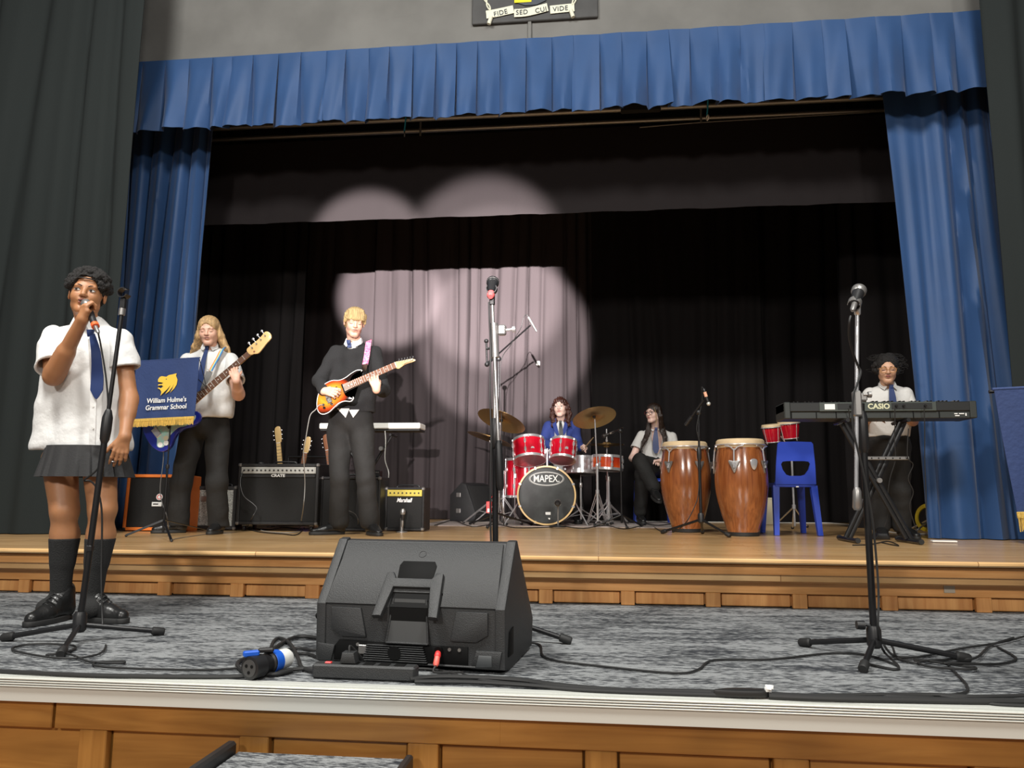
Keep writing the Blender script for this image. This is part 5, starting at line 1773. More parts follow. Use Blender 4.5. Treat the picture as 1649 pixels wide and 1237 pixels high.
def burst(name, inner, mid, outer, c, a, rx, ry):
    """sunburst lacquer: rings about the body centre"""
    m = mat(name, inner, 0.15, coat=0.9)
    nt = m.node_tree
    b = nt.nodes['Principled BSDF']
    tc = nt.nodes.new('ShaderNodeTexCoord')
    mp = nt.nodes.new('ShaderNodeMapping')
    mp.vector_type = 'TEXTURE'
    mp.inputs['Location'].default_value = c
    mp.inputs['Rotation'].default_value = (0, -a, 0)
    mp.inputs['Scale'].default_value = (rx, 10, ry)
    nt.links.new(tc.outputs['Object'], mp.inputs['Vector'])
    ln = nt.nodes.new('ShaderNodeVectorMath')
    ln.operation = 'LENGTH'
    nt.links.new(mp.outputs[0], ln.inputs[0])
    cr = nt.nodes.new('ShaderNodeValToRGB')
    cr.color_ramp.elements[0].position = 0.45
    cr.color_ramp.elements[0].color = (*inner, 1)
    cr.color_ramp.elements[1].position = 1.0
    cr.color_ramp.elements[1].color = (*outer, 1)
    e = cr.color_ramp.elements.new(0.78)
    e.color = (*mid, 1)
    nt.links.new(ln.outputs['Value'], cr.inputs[0])
    nt.links.new(cr.outputs[0], b.inputs['Base Color'])
    return m


def closed(pts, k=5):
    p = [V((x, y, 0)) for x, y in pts]
    n = len(p)
    out = []
    for i in range(n):
        p0, p1, p2, p3 = p[i - 1], p[i], p[(i + 1) % n], p[(i + 2) % n]
        for j in range(k):
            t = j / k
            q = 0.5 * ((2 * p1) + (p2 - p0) * t + (2 * p0 - 5 * p1 + 4 * p2 - p3) * t * t + (3 * p1 - p0 - 3 * p2 + p3) * t ** 3)
            out.append((q.x, q.y))
    return out


def mic_body(name, label, tip, d, m_head='greym', length=.17, ring=None, r=1.0):
    """handheld microphone: grille at tip, body running along d"""
    t = thing(name, label, 'microphone', tip)
    tip, d = V(tip), V(d).normalized()
    MB().lathe([(.006 * r, 0), (.018 * r, .006), (.0255 * r, .022), (.0255 * r, .034), (.023 * r, .046), (.021 * r, .050)], tip, d, 20).build('grille', MG[m_head], t)
    MB().lathe([(.0245 * r, .030), (.0255 * r, .031), (.0255 * r, .036), (.0245 * r, .037)], tip, d, 20).build('band', M['greym'], t)
    MB().lathe([(.021 * r, .048), (.0185 * r, .075), (.0150 * r, length * .8), (.0135 * r, length)], tip, d, 18).build('handle', M['black'], t)
    if ring:
        MB().lathe([(.0135, 0), (.0165, .004), (.0165, .028), (.010, .040)], tip + d * length, d, 16).build('connector', ring, t)
    else:
        MB().lathe([(.0105, 0), (.0105, .040), (.006, .055)], tip + d * length, d, 14).build('connector', M['greym'], t)
    return t


def tripod(par, hub, ends, z0, r=.0105, m='blackm', foot=.017, low=.05):
    hub = V(hub)
    MB().lathe([(.018, -.03), (.026, -.02), (.026, .035), (.020, .05)], hub, UP, 16).build('hub', M['black'], par)
    for e in ends:
        e = V((e[0], e[1], z0 + foot * .85))
        d = (e - hub).normalized()
        l = MB().rod(hub + d * .015, e, r, n=10).build('leg', M[m], par)
        MB().lathe([(r * 1.1, -.045), (foot, -.040), (foot, 0), (foot * .8, .006)], e, d, 12).build('rubber_foot', M['rubber'], l)


# ---------------------------------------------------------------- straight and boom stands on the carpet
def left_stand():
    b = V(((-2.07), 2.98, LF))
    top = V((-1.995,2.980,2.267))
    hub = V((-2.072,2.980,0.970))
    t = thing('microphone_stand', 'straight black microphone stand with an empty clip in front of the singer', 'mic stand', b)
    tripod(t, hub, ((-2.383,2.962,0.900), (-1.831,3.178,0.900), (-1.943,2.702,0.900)), LF)
    d = (top - hub).normalized()
    L = (top - hub).length
    MB().tube([hub, hub + d * L * .63], .0125, 14).build('lower_tube', M['blackm'], t)
    MB().tube([hub + d * L * .62, top], .0085, 12).build('upper_tube', M['blackm'], t)
    c = hub + d * L * .565
    MB().lathe([(.013, -.005), (.019, .01), (.0215, .05), (.021, .10), (.013, .13), (.010, .135)], c, d, 16).build('clutch', M['black'], t)
    MB().lathe([(.010, -.03), (.0135, -.028), (.0135, .0), (.010, .002)], top, d, 14).build('threaded_collar', M['greym'], t)
    cl = MB()
    cl.box(top + d * .022, (.022, .022, .045), .004)
    a, bb = top + d * .045, V((.25, .3, 1)).normalized()
    pts = []
    for i in range(11):
        th = math.radians(-50 + 280 * i / 10 + 180 - 90)
        pts.append(a + V((.019 * math.cos(th + .35), 0, .022 + .019 * math.sin(th + .35))))
    cl.build('clip_base', M['black'], t)
    MB().ribbon(pts, [.035] * 11, [(p - (a + V((0, 0, .022)))).normalized() for p in pts], .004).build('clip', M['black'], t)
    kn = hub + d * .30
    MB().box(kn, (.024, .03, .03), .006).build('cable_clip', M['black'], t)


def centre_stand():
    Y = 3.25
    base = V((-0.424,3.250,0.905))
    base.z = LF
    t = thing('microphone_stand', 'boom stand with its boom upright behind the floor monitor, in the middle of the platform', 'mic stand', base)
    hub = V((base.x, Y, LF + .10))
    tripod(t, hub, ((base.x - .16, Y + .24, 0), (base.x - .14, Y - .20, 0), (-0.117,3.214,0.900)), LF)
    piv = V((-0.437,3.250,2.155))
    s1 = V((-0.434,3.250,1.748))
    MB().tube([hub, s1], .0125, 14).build('lower_tube', M['blackm'], t)
    MB().lathe([(.014, -.06), (.020, -.05), (.022, .04), (.014, .07)], s1, UP, 16).build('clutch', M['black'], t)
    MB().tube([s1, piv + V((0, 0, -.04))], .009, 12).build('upper_tube', M['greym'], t)
    top, bot = V((-0.448,3.230,2.322)), V((-0.405,3.230,1.512))
    MB().tube([top, bot], .0078, 12).build('boom', M['greym'], t)
    d = (bot - top).normalized()
    MB().lathe([(.009, -.21), (.016, -.19), (.0165, -.02), (.011, 0)], bot, d, 14).build('counterweight', M['black'], t)
    MB().lathe([(.017, -.075), (.017, .075)], piv + V((0, -.012, 0)), d, 16).build('boom_clamp', M['greym'], t)
    MB().box(piv + V((.032, -.01, .045)), (.035, .03, .045), .006).build('clamp_block', M['greym'], t)
    MB().lathe([(.006, 0), (.006, .03), (.013, .032), (.013, .045)], piv + V((.045, -.01, .045)), (1, 0, .1), 12).build('clamp_knob', M['chrome'], t)
    tb = MB()
    c = V((-0.475,3.250,2.140))
    tb.rod(piv + V((0, -.01, -.03)), c + V((0, 0, -.02)), .006)
    tb.rod(c + V((0, 0, .012)), c + V((.004, 0, -.085)), .0045)
    tb.ball(c + V((0, 0, .015)), .010)
    tb.ball(c + V((.004, 0, -.088)), .011)
    tb.build('wing_handle', M['black'], t)
    cl = MB().box(top + V((0, 0, .012)), (.022, .022, .05), .004)
    cl.build('clip_base', M['black'], t)
    mc = top + V((0.0, -.02, .055))
    pts = [mc + V((.021 * math.cos(a_), 0, .021 * math.sin(a_))) for a_ in [math.radians(150 + 24 * i) for i in range(11)]]
    MB().ribbon(pts, [.030] * 11, [(p - mc).normalized() for p in pts], .003).build('clip', M['black'], t)
    tip = V((-0.460,3.340,2.454))
    e = V((-0.449,3.170,2.321))
    mic_body('microphone', 'dark round-headed microphone with pink connector on the centre boom stand', tip, e - tip, 'black', .15, mat('pink_connector', (.75, .12, .12), .45), 1.12)
    c = MB().tube(spline([e + V((0, -.03, -.02)), V((-0.447,3.140,2.238)), V((-0.445,3.170,2.110)), V((-0.446,3.180,1.900)), V((-0.443,3.200,1.744)), V((-0.445,3.210,1.486)), V((-0.441,3.220,1.282)), V((-0.411,3.180,1.015)), (-0.342,3.256,0.906), (-0.238,3.164,0.906), (-0.192,2.912,0.906), (-0.012,2.813,0.906), (0.247,2.735,0.906), (0.337,2.803,0.906), (0.413,2.963,0.906), (0.618,3.002,0.906), (0.878,3.149,0.906), (1.004,3.121,0.906), (1.046,2.957,0.906)], 6), .0042, 6).build('cable', M['rubber'])
    tag(c, 'thin cable falling from the centre microphone and crossing the carpet to the right', 'cable')


def right_stand():
    Y = 3.07
    hub = V((1.008,3.070,0.973))
    t = thing('microphone_stand', 'boom stand with silver boom upright on the right of the carpet, before the keyboard', 'mic stand', (hub.x, Y, LF))
    tripod(t, hub, ((0.803,3.303,0.900), (0.893,2.849,0.900), (1.335,3.076,0.900)), LF)
    kb = hub + V((-.05, -.01, .055))
    MB().lathe([(.005, 0), (.005, .03), (.016, .032), (.016, .06)], hub + V((0, 0, .05)), (-1, 0, .02), 12).build('leg_knob', M['black'], t)
    s1 = V((1.011,3.070,1.730))
    MB().tube([hub, s1], .0128, 14).build('lower_tube', M['blackm'], t)
    MB().lathe([(.013, -.07), (.019, -.055), (.0205, .06), (.014, .09)], s1, UP, 16).build('clutch', M['black'], t)
    piv = V((1.007,3.070,1.850))
    MB().tube([s1, piv + V((.008, 0, 0))], .0085, 12).build('upper_tube', M['blackm'], t)
    top, bot = V((1.007,3.040,2.210)), V((0.964,3.040,1.444))
    MB().tube([top, bot + V((0, 0, .05))], .0075, 12).build('boom', M['chrome'], t)
    MB().lathe([(.010, -.085), (.0155, -.07), (.0165, -.01), (.010, 0)], bot, (bot - top), 14).build('counterweight', M['greym'], t)
    br = MB()
    br.box(V((0.986,3.040,1.846)), (.030, .032, .098), .006)
    br.box(V((1.011,3.050,1.871)), (.030, .026, .030), .005)
    br.build('boom_clamp', M['greym'], t)
    MB().lathe([(.006, 0), (.006, .015), (.012, .018), (.012, .030)], V((1.010,3.040,1.880)), (1, 0, 0), 12).build('clamp_knob', M['greym'], t)
    MB().lathe([(.0085, -.02), (.012, -.015), (.014, .02), (.010, .03)], top, UP, 14).build('threaded_collar', M['chrome'], t)
    mc = V((0.982,2.990,2.225))
    MB().box((top + mc) / 2, (.018, .03, .03), .004).build('clip_base', M['black'], t)
    tip = V((1.029,3.060,2.306))
    e = V((0.946,2.920,2.170))
    dd = (e - tip).normalized()
    sx = dd.cross(V((0, 1, 0))).normalized()
    sy = sx.cross(dd)
    pts = [mc + (sx * math.cos(a_) + sy * math.sin(a_)) * .022 for a_ in [math.radians(150 + 24 * i) for i in range(11)]]
    MB().ribbon(pts, [.030] * 11, [(p - mc).normalized() for p in pts], .003).build('clip', M['greym'], t)
    mic_body('microphone', 'silver-banded microphone tilted on top of the right boom stand', tip, e - tip, 'greym', .135, None, 1.10)
    c = MB().tube(spline([e + dd * .02, V((0.930,2.900,2.131)), V((0.940,2.940,2.080)), V((0.972,3.000,2.027)), V((0.995,3.030,1.989)), V((1.003,3.030,1.964)), V((0.980,3.010,1.914)), V((0.961,3.000,1.865)), V((0.954,3.000,1.748)), V((0.984,3.010,1.587)), V((1.009,3.020,1.427)), V((1.019,3.030,1.268)), V((1.016,3.020,1.136)), V((1.000,3.000,1.007)), (1.085,3.201,0.906), (1.046,2.957,0.906), (1.010,2.894,0.906), (0.952,2.964,0.906)], 6), .0045, 6).build('cable', M['rubber'])
    tag(c, 'black cable hanging from the microphone down the right boom stand', 'cable')
    c = MB().tube(spline([(1.788,3.592,0.912), (1.618,3.441,0.910), (1.398,3.294,0.908), (1.177,3.112,0.908), (1.093,3.123,0.908), (1.064,3.146,0.950), (1.113,3.199,0.930), (1.090,3.078,0.908), (1.129,2.999,0.908), (1.148,3.065,0.908), (1.232,2.983,0.910), (1.300,2.953,0.908), (1.256,2.899,0.912), (1.152,2.942,0.908), (1.134,3.001,0.912), (1.273,3.082,0.908), (1.357,3.075,0.916), (1.547,3.366,0.910), (1.704,3.507,0.920)], 6), .0045, 6).build('cable', M['rubber'])
    tag(c, 'black cable coiled loosely beyond the right boom stand\'s long leg', 'cable')
    c = MB().tube(spline([(1.572,3.366,0.906), (1.549,3.207,0.906), (1.511,3.113,0.906), (1.391,3.015,0.908), (1.209,2.953,0.920), (1.222,2.972,0.908), (1.185,2.808,0.906), (1.151,2.677,0.906), (1.090,2.577,0.906), (0.928,2.520,0.906), (0.803,2.518,0.906)], 6), .0045, 6).build('cable', M['rubber'])
    tag(c, 'black cable hooking from the coil back to the platform edge, far right', 'cable')


left_stand()
centre_stand()
right_stand()


# ---------------------------------------------------------------- floor monitor
def floor_monitor():
    o = V((-0.655, 2.70, LF))
    a = math.radians(-6.5)
    ux = V((math.cos(a), math.sin(a), 0))
    uy = V((-math.sin(a), math.cos(a), 0))
    T = Matrix((ux, uy, UP)).transposed().to_4x4()
    T.translation = o
    t = thing('floor_monitor', 'large black wedge stage monitor lying in the middle of the carpet', 'speaker', o)
    W = .345
    prof = [(.0, .015), (-.008, .205), (.155, .420), (.185, .425), (.46, .12), (.44, .012), (.06, .0)]

    def pl(x, q, e=0):
        return V((x, q[0], q[1]))
    mb = MB(T)
    poly = [(q[0], q[1]) for q in prof]
    mb.prism(poly, V((-W + .035, 0, 0)), (0, 1, 0), (0, 0, 1), 2 * W - .07, 0)
    body = mb.build('cabinet', MG['monitor'], t)
    # end cheeks, slightly proud and tapered
    for sg, nm in ((-1, 'end_cheek'), (1, 'end_cheek')):
        mb = MB(T)
        x0, x1 = (W - .036, W) if sg > 0 else (-W, -W + .036)
        off = [(q[0] + (-.006 if q[0] < .2 else .006), q[1] + (.006 if q[1] > .2 else 0)) for q in prof]
        mb.prism(off, V((x0, 0, 0)), (0, 1, 0), (0, 0, 1), .036, .006)
        mb.build(nm, MG['monitor'], t)
    # face frame vectors
    b0, b1, b2 = V((0, -.0, .015)), V((0, -.008, .205)), V((0, .155, .420))
    lo_u = (b1 - b0).normalized()
    up_u = (b2 - b1).normalized()
    X = V((1, 0, 0))
    lo_n = X.cross(lo_u)
    up_n = X.cross(up_u)

    def lo(x, s, h=0):
        return b0 + X * x + lo_u * s + lo_n * h

    def hi(x, s, h=0):
        return b1 + X * x + up_u * s + up_n * h

    def slab(nm, pts, fn, th, m, k=0.003, base=0.0):
        """polygon (x, s) on a face, raised by th"""
        o_ = fn(0, 0, base)
        uy_ = lo_u if fn is lo else up_u
        mb = MB(T)
        mb.prism(pts, o_, X, uy_, th, k)
        return mb.build(nm, m, t)
    # upper smooth skin and lower relief skin
    slab('upper_panel', [(-W + .03, .004), (-.115, .004), (-.115, .055), (.115, .055), (.115, .004), (W - .03, .004), (W - .045, .262), (-W + .045, .262)], hi, .008, MG['monitor'])
    slab('lower_left_panel', [(-W + .06, .110), (-W + .06, .185), (-.175, .185), (-.155, .095), (-.155, .085), (-W + .10, .085)], lo, .009, MG['monitor'])
    slab('lower_right_panel', [(W - .06, .110), (W - .06, .185), (.175, .185), (.155, .095), (.155, .085), (W - .10, .085)], lo, .009, MG['monitor'])
    # handle: raised yoke, near-black slab painting the shade inside the grip, scooped tongue
    slab('handle_yoke', [(-.118, -.045), (-.085, -.045), (-.068, .068), (.068, .068), (.085, -.045), (.118, -.045), (.106, .124), (.080, .127), (.068, .104), (-.068, .104), (-.080, .127), (-.106, .124)], hi, .024, MG['monitor'], .005)
    slab('grip_hole_shade', [(-.066, .110), (.066, .110), (.070, .162), (.060, .180), (-.060, .180), (-.070, .162)], hi, .0035, MG['monitord'], .001, .0075)
    mb = MB(T)
    mb.prism([(-.070, .08), (.070, .08), (.070, .19), (-.070, .19)], lo(0, 0, -.0), X, lo_u, .002, 0)
    mb.prism([(-.071, .0), (.071, .0), (.071, .058), (-.071, .058)], hi(0, 0, .0), X, up_u, .003, 0)
    mb.build('handle_recess', MG['monitord'], t)
    mb = MB(T)
    A = [lo(-.076, .072, .004), lo(.076, .072, .004), hi(.060, .035, -.002), hi(-.060, .035, -.002)]
    n_ = (A[1] - A[0]).cross(A[3] - A[0]).normalized()
    mb.add([q for q in A] + [q + n_ * .012 for q in A], [(0, 3, 2, 1), (4, 5, 6, 7), (0, 1, 5, 4), (1, 2, 6, 5), (2, 3, 7, 6), (3, 0, 4, 7)])
    mb.build('handle_tongue', mat('monitor_tongue', (.045, .046, .046), .38), t)
    fr = MB(T)
    for a_, b_ in ((A[0], A[1]), (A[1], A[2]), (A[3], A[0])):
        fr.rod(a_ + n_ * .012, b_ + n_ * .012, .004, n=8)
    fr.build('tongue_rim', MG['monitor'], t)
    MB(T).torus(hi(.005, .212, .008), up_n, .013, .0018, 20, 6).build('logo_ring', MG['monitor'], t)
    # connector bay along the bottom
    slab('connector_bay', [(-.275, .004), (.215, .004), (.215, .068), (.150, .068), (-.255, .074), (-.275, .050)], lo, .004, MG['monitord'], .001)
    mb = MB(T)
    for i in range(8):
        mb.box(lo(-.045, .012 + i * .0072, .010), (.235 - .004 * i, .014, .0032), .001)
    mb.build('cooling_fin', MG['monitor'], t, kind='stuff')
    MB(T).lathe([(.022, 0), (.024, .006)], lo(-.045, .040, .012), lo_n, 16).build('round_badge', MG['monitord'], t)
    MB(T).box(lo(.16, .006, .010), (.17, .012, .006), .002).build('bottom_lip', MG['monitor'], t)
    MB(T).box(lo(-.165, .045, .008), (.03, .01, .030), .002).build('power_socket', M['greym'], t)
    for x, s_ in ((-.185, .060), (.150, .058), (.185, .058)):
        MB(T).lathe([(.006, 0), (.006, .003)], lo(x, s_, .004), lo_n, 10).build('screw', M['greym'], t)
    # corner cut-out bracket on the right
    slab('corner_foot', [(.225, .0), (.325, .0), (.335, .060), (.245, .060)], lo, .012, MG['monitor'], .004)
    slab('corner_window', [(.245, .006), (.300, .010), (.300, .046), (.255, .046)], lo, .002, mat('monitor_grey', (.07, .075, .078), .4), .0005, .012)
    slab('corner_foot', [(-.335, .0), (-.285, .0), (-.270, .055), (-.335, .060)], lo, .010, MG['monitor'], .004)
    MB(T).lathe([(.010, 0), (.012, .002), (.012, .010), (.008, .014)], V((-W - .006, .03, .16)), (-1, 0, 0), 14).build('side_button', MG['monitord'], t)
    mb = MB(T)
    mb.prism([(.03, .05), (.045, .13), (.10, .14), (.10, .05)], V((W + .0005, 0, 0)), (0, 1, 0), (0, 0, 1), .004, .001)
    mb.build('side_handle', MG['monitord'], t)
    # front grille on the far side
    mb = MB(T)
    g0, g1 = V((0, .195, .418)), V((0, .455, .130))
    gu = (g0 - g1).normalized()
    mb.prism([(-.30, .02), (.30, .02), (.30, .365), (-.30, .365)], g1, -X, gu, .006, .002)
    mb.build('speaker_grille', MG['grille'], t)
    # the plugged jack
    p0 = T @ lo(.112, .060, .004)
    n_w = T.to_3x3() @ lo_n
    MB().lathe([(.010, 0), (.013, .004), (.013, .016)], p0, V((0, -1, -.25)), 14).build('jack_collar', MG['monitord'], t)
    j = thing('plug', 'red jack plug pushed into the back of the wedge monitor', 'plug', p0)
    MB().lathe([(.0085, .014), (.010, .018), (.0115, .030), (.010, .034)], p0, V((0, -.7, -.7)), 14).build('collar', MG['redp'], j)
    MB().lathe([(.0095, .034), (.0105, .060), (.006, .068)], p0, V((0, -.7, -.7)), 14).build('barrel', mat('coral_plastic', (.8, .13, .10), .4), j)
    d = V((0, -.7, -.7)).normalized()
    c = MB().tube(spline([p0 + d * .066, p0 + d * .085 + V((0, -.005, -.004)), (-0.464,2.639,0.908), (-0.434,2.607,0.906), (-0.347,2.546,0.905), (-0.225,2.522,0.905)], 6), .004, 6).build('cable', M['rubber'])
    tag(c, 'short cable dropping from the red plug to the platform edge', 'cable')


floor_monitor()


# ---------------------------------------------------------------- cables and connectors on the carpet
def cables():
    runs = [
        ('long black cable lying along the left front edge of the platform', 'cable', [(0, 1081), (60, 1084), (160, 1088), (300, 1090), (400, 1089), (440, 1083), (490, 1077), (548, 1079)], .0072),
        ('thick black cable along the right front edge of the platform, up to the tape', 'cable', [(660, 1094), (720, 1090), (830, 1095), (900, 1104), (1000, 1112), (1120, 1114), (1215, 1118)], .0085),
        ('second black cable beside the thick one on the right front edge', 'cable', [(668, 1098), (760, 1099), (850, 1104), (940, 1111), (1060, 1116), (1180, 1120)], .0070),
        ('black cable running on from the tape to the far right edge', 'cable', [(1238, 1121), (1330, 1125), (1450, 1127), (1560, 1129), (1660, 1130)], .0095),
        ('thinner cable just above the edge cable at the far right', 'cable', [(1240, 1117), (1300, 1120), (1420, 1119), (1500, 1119), (1570, 1122), (1660, 1120)], .0060),
        ('thin cable curving to the very edge of the platform at the right', 'cable', [(1500, 1119), (1560, 1126), (1600, 1134), (1660, 1137)], .0045),
        ('black cable looping behind the blue connector towards the monitor', 'cable', [(440, 1045), (465, 1030), (485, 1025), (515, 1028), (524, 1034)], .0075),
        ('cable looping over the blue connector and down to the power strip', 'cable', [(432, 1060), (440, 1034), (452, 1028), (468, 1038), (480, 1060), (486, 1075), (510, 1082)], .0070),
        ('cable running from the connector to the black adaptor', 'cable', [(470, 1055), (495, 1053), (520, 1062), (555, 1073)], .0060),
        ('cable from the connector under the monitor\'s left corner', 'cable', [(455, 1048), (480, 1044), (505, 1047), (535, 1046)], .0060),
        ('slack cable lying left of the blue connector', 'cable', [(400, 1058), (384, 1066), (384, 1075), (400, 1083), (440, 1086), (470, 1080)], .0070),
        ('thin lead crossing in front of the monitor\'s fins', 'cable', [(580, 1084), (625, 1079), (680, 1077), (720, 1082), (755, 1092), (830, 1101)], .0042),
    ]
    for i, (lb, ct, pts, r) in enumerate(runs):
        w_ = []
        for (x, y) in pts:
            w_.append(V(zpt(x, y, LF + r + .003)))
        o = MB().tube(spline(w_, 6), r, 8).build('cable', M['rubber'])
        tag(o, lb, ct)


def zpt(x, y, z):
    """the point of the horizontal plane at height z that a photograph pixel shows"""
    d = _f * 1238 + _rr * (x - 824.5) + _uu * (618.5 - y)
    return V((0, 0, 1.5)) + d * ((z - 1.5) / d.z)


cables()


def small_items():
    a, b_ = V((-1.116,2.459,0.930)), V((-1.053,2.655,0.930))
    a.z = b_.z = LF + .040
    d = (b_ - a).normalized()
    t = thing('power_connector', 'black and blue industrial power connector lying left of the monitor', 'connector', a)
    MB().lathe([(.024, 0), (.036, .002), (.037, .050), (.033, .055), (.030, .085), (.036, .088), (.036, .094)], a, d, 24).build('socket_shell', M['black'], t)
    MB().lathe([(.027, -.001), (.027, .0015)], a, d, 20).build('socket_face', mat('socket_grey', (.05, .05, .05), .5), t)
    sx = d.cross(UP).normalized()
    for k in range(3):
        an = k * 2.094 + .5
        MB().lathe([(.0055, -.0022), (.0055, .001)], a + sx * .013 * math.cos(an) + sx.cross(d) * .013 * math.sin(an), d, 10).build('pin_hole', MG['monitord'], t)
    MB().lathe([(.034, .094), (.037, .096), (.037, .128), (.034, .130)], a, d, 24).build('blue_ring', MG['bluep'], t)
    MB().lathe([(.033, .130), (.032, .175), (.022, .190)], a, d, 24).build('white_body', M['white'], t)
    MB().box(a + d * .022 + V((-.012, 0, .042)), (.05, .022, .018), .004, rot('Z', 35)).build('blue_flap', MG['bluep'], t)
    MB().box(a + d * .075 + V((0, 0, .044)), (.05, .024, .014), .004, rot('Z', 20)).build('black_latch', M['black'], t)
    e = thing('power_strip', 'long black power strip on the platform edge under the monitor', 'power strip', (-0.748,2.490,0.900))
    c = V((-0.758,2.522,0.900))
    R = rot('Z', -2)
    MB().box((c.x, c.y + .02, LF + .024), (.345, .055, .046), .006, R).build('case', MG['monitor'], e)
    for k in range(4):
        MB().box((c.x - .04 + k * .052, c.y + .02 - k * .002, LF + .047), (.036, .036, .003), .001, R).build('socket', MG['monitord'], e)
    MB().box((c.x - .125, c.y + .02, LF + .048), (.022, .014, .006), .002, R).build('red_switch', MG['redp'], e)
    p = thing('power_adaptor', 'black plug-top adaptor standing in the power strip', 'plug', (c.x - .05, c.y + .02, LF + .05))
    MB().prism([(-.026, 0), (.026, 0), (.020, .034), (-.020, .034)], V((c.x - .055, c.y + .045, LF + .050)), (1, 0, 0), (0, 0, 1), .045, .004).build('body', MG['monitor'], p)
    MB().tube(spline([(c.x - .055, c.y + .02, LF + .082), (c.x - .055, c.y + .03, LF + .10), (c.x - .02, c.y + .06, LF + .05), (c.x, c.y + .09, LF + .01)], 5), .004, 6).build('lead', M['rubber'], p)
    w_ = V((0.438,2.454,0.915))
    tp = thing('gaffer_tape', 'black gaffer tape wrapped round the cables at the platform edge', 'tape', w_)
    MB().prism(closed([(-.10, -.012), (-.03, -.022), (.05, -.014), (.055, .016), (-.02, .022), (-.07, .010)]), w_ + V((0, 0, -.008)), (1, 0, 0), (0, 1, 0), .020, .004).build('wrap', MG['tape'], tp)
    q = MB()
    rn = random.Random(4)
    for k in range(7):
        q.box(w_ + V((.058 + rn.uniform(-.008, .012), rn.uniform(-.012, .012), .014 + rn.uniform(-.004, .006))), (.014, .004, .012), .001, rot('Z', rn.uniform(0, 180)) @ rot('X', rn.uniform(0, 90)))
    q.build('torn_backing', MG['paper'], tp)
    # step unit below the platform edge
    s = thing('step_unit', 'grey carpeted step unit with black edge against the platform front', 'steps', (-.86, 2.1, 0))
    z_ = (-0.887,2.420,0.705)[2]
    x0, x1 = (-1.117,2.420,0.701)[0], (-0.585,2.420,0.708)[0]
    MB().box(((x0 + x1) / 2, 2.17, z_ - .02), (x1 - x0, .48, .04), .006).build('tread', M['carpet'], s)
    MB().box((x0 - .018, 2.16, z_ - .003), (.032, .50, .07), .008).build('edge_rail', M['black'], s)
    MB().box((x1 + .012, 2.16, z_ - .012), (.024, .50, .05), .006).build('edge_rail', M['black'], s)
    for x in (x0 + .02, x1 - .02):
        for y in (1.97, 2.38):
            MB().box((x, y, (z_ - .04) / 2), (.04, .04, z_ - .04), .004).build('leg', M['blackm'], s)
    MB().box(((x0 + x1) / 2, 1.92, z_ * .5 - .02), (x1 - x0, .3, .04), .006).build('tread', M['carpet'], s)
    for (x, y) in ((1215, 945), (1530, 949)):
        pass
    st = MB().box(V((1.820,4.352,1.017)), (.055, .003, .038), .0005).build('sticker', mat('torn_label', (.42, .36, .28), .8))
    tag(st, 'faded torn paper label stuck on the stage riser near the right', 'sticker')


small_items()


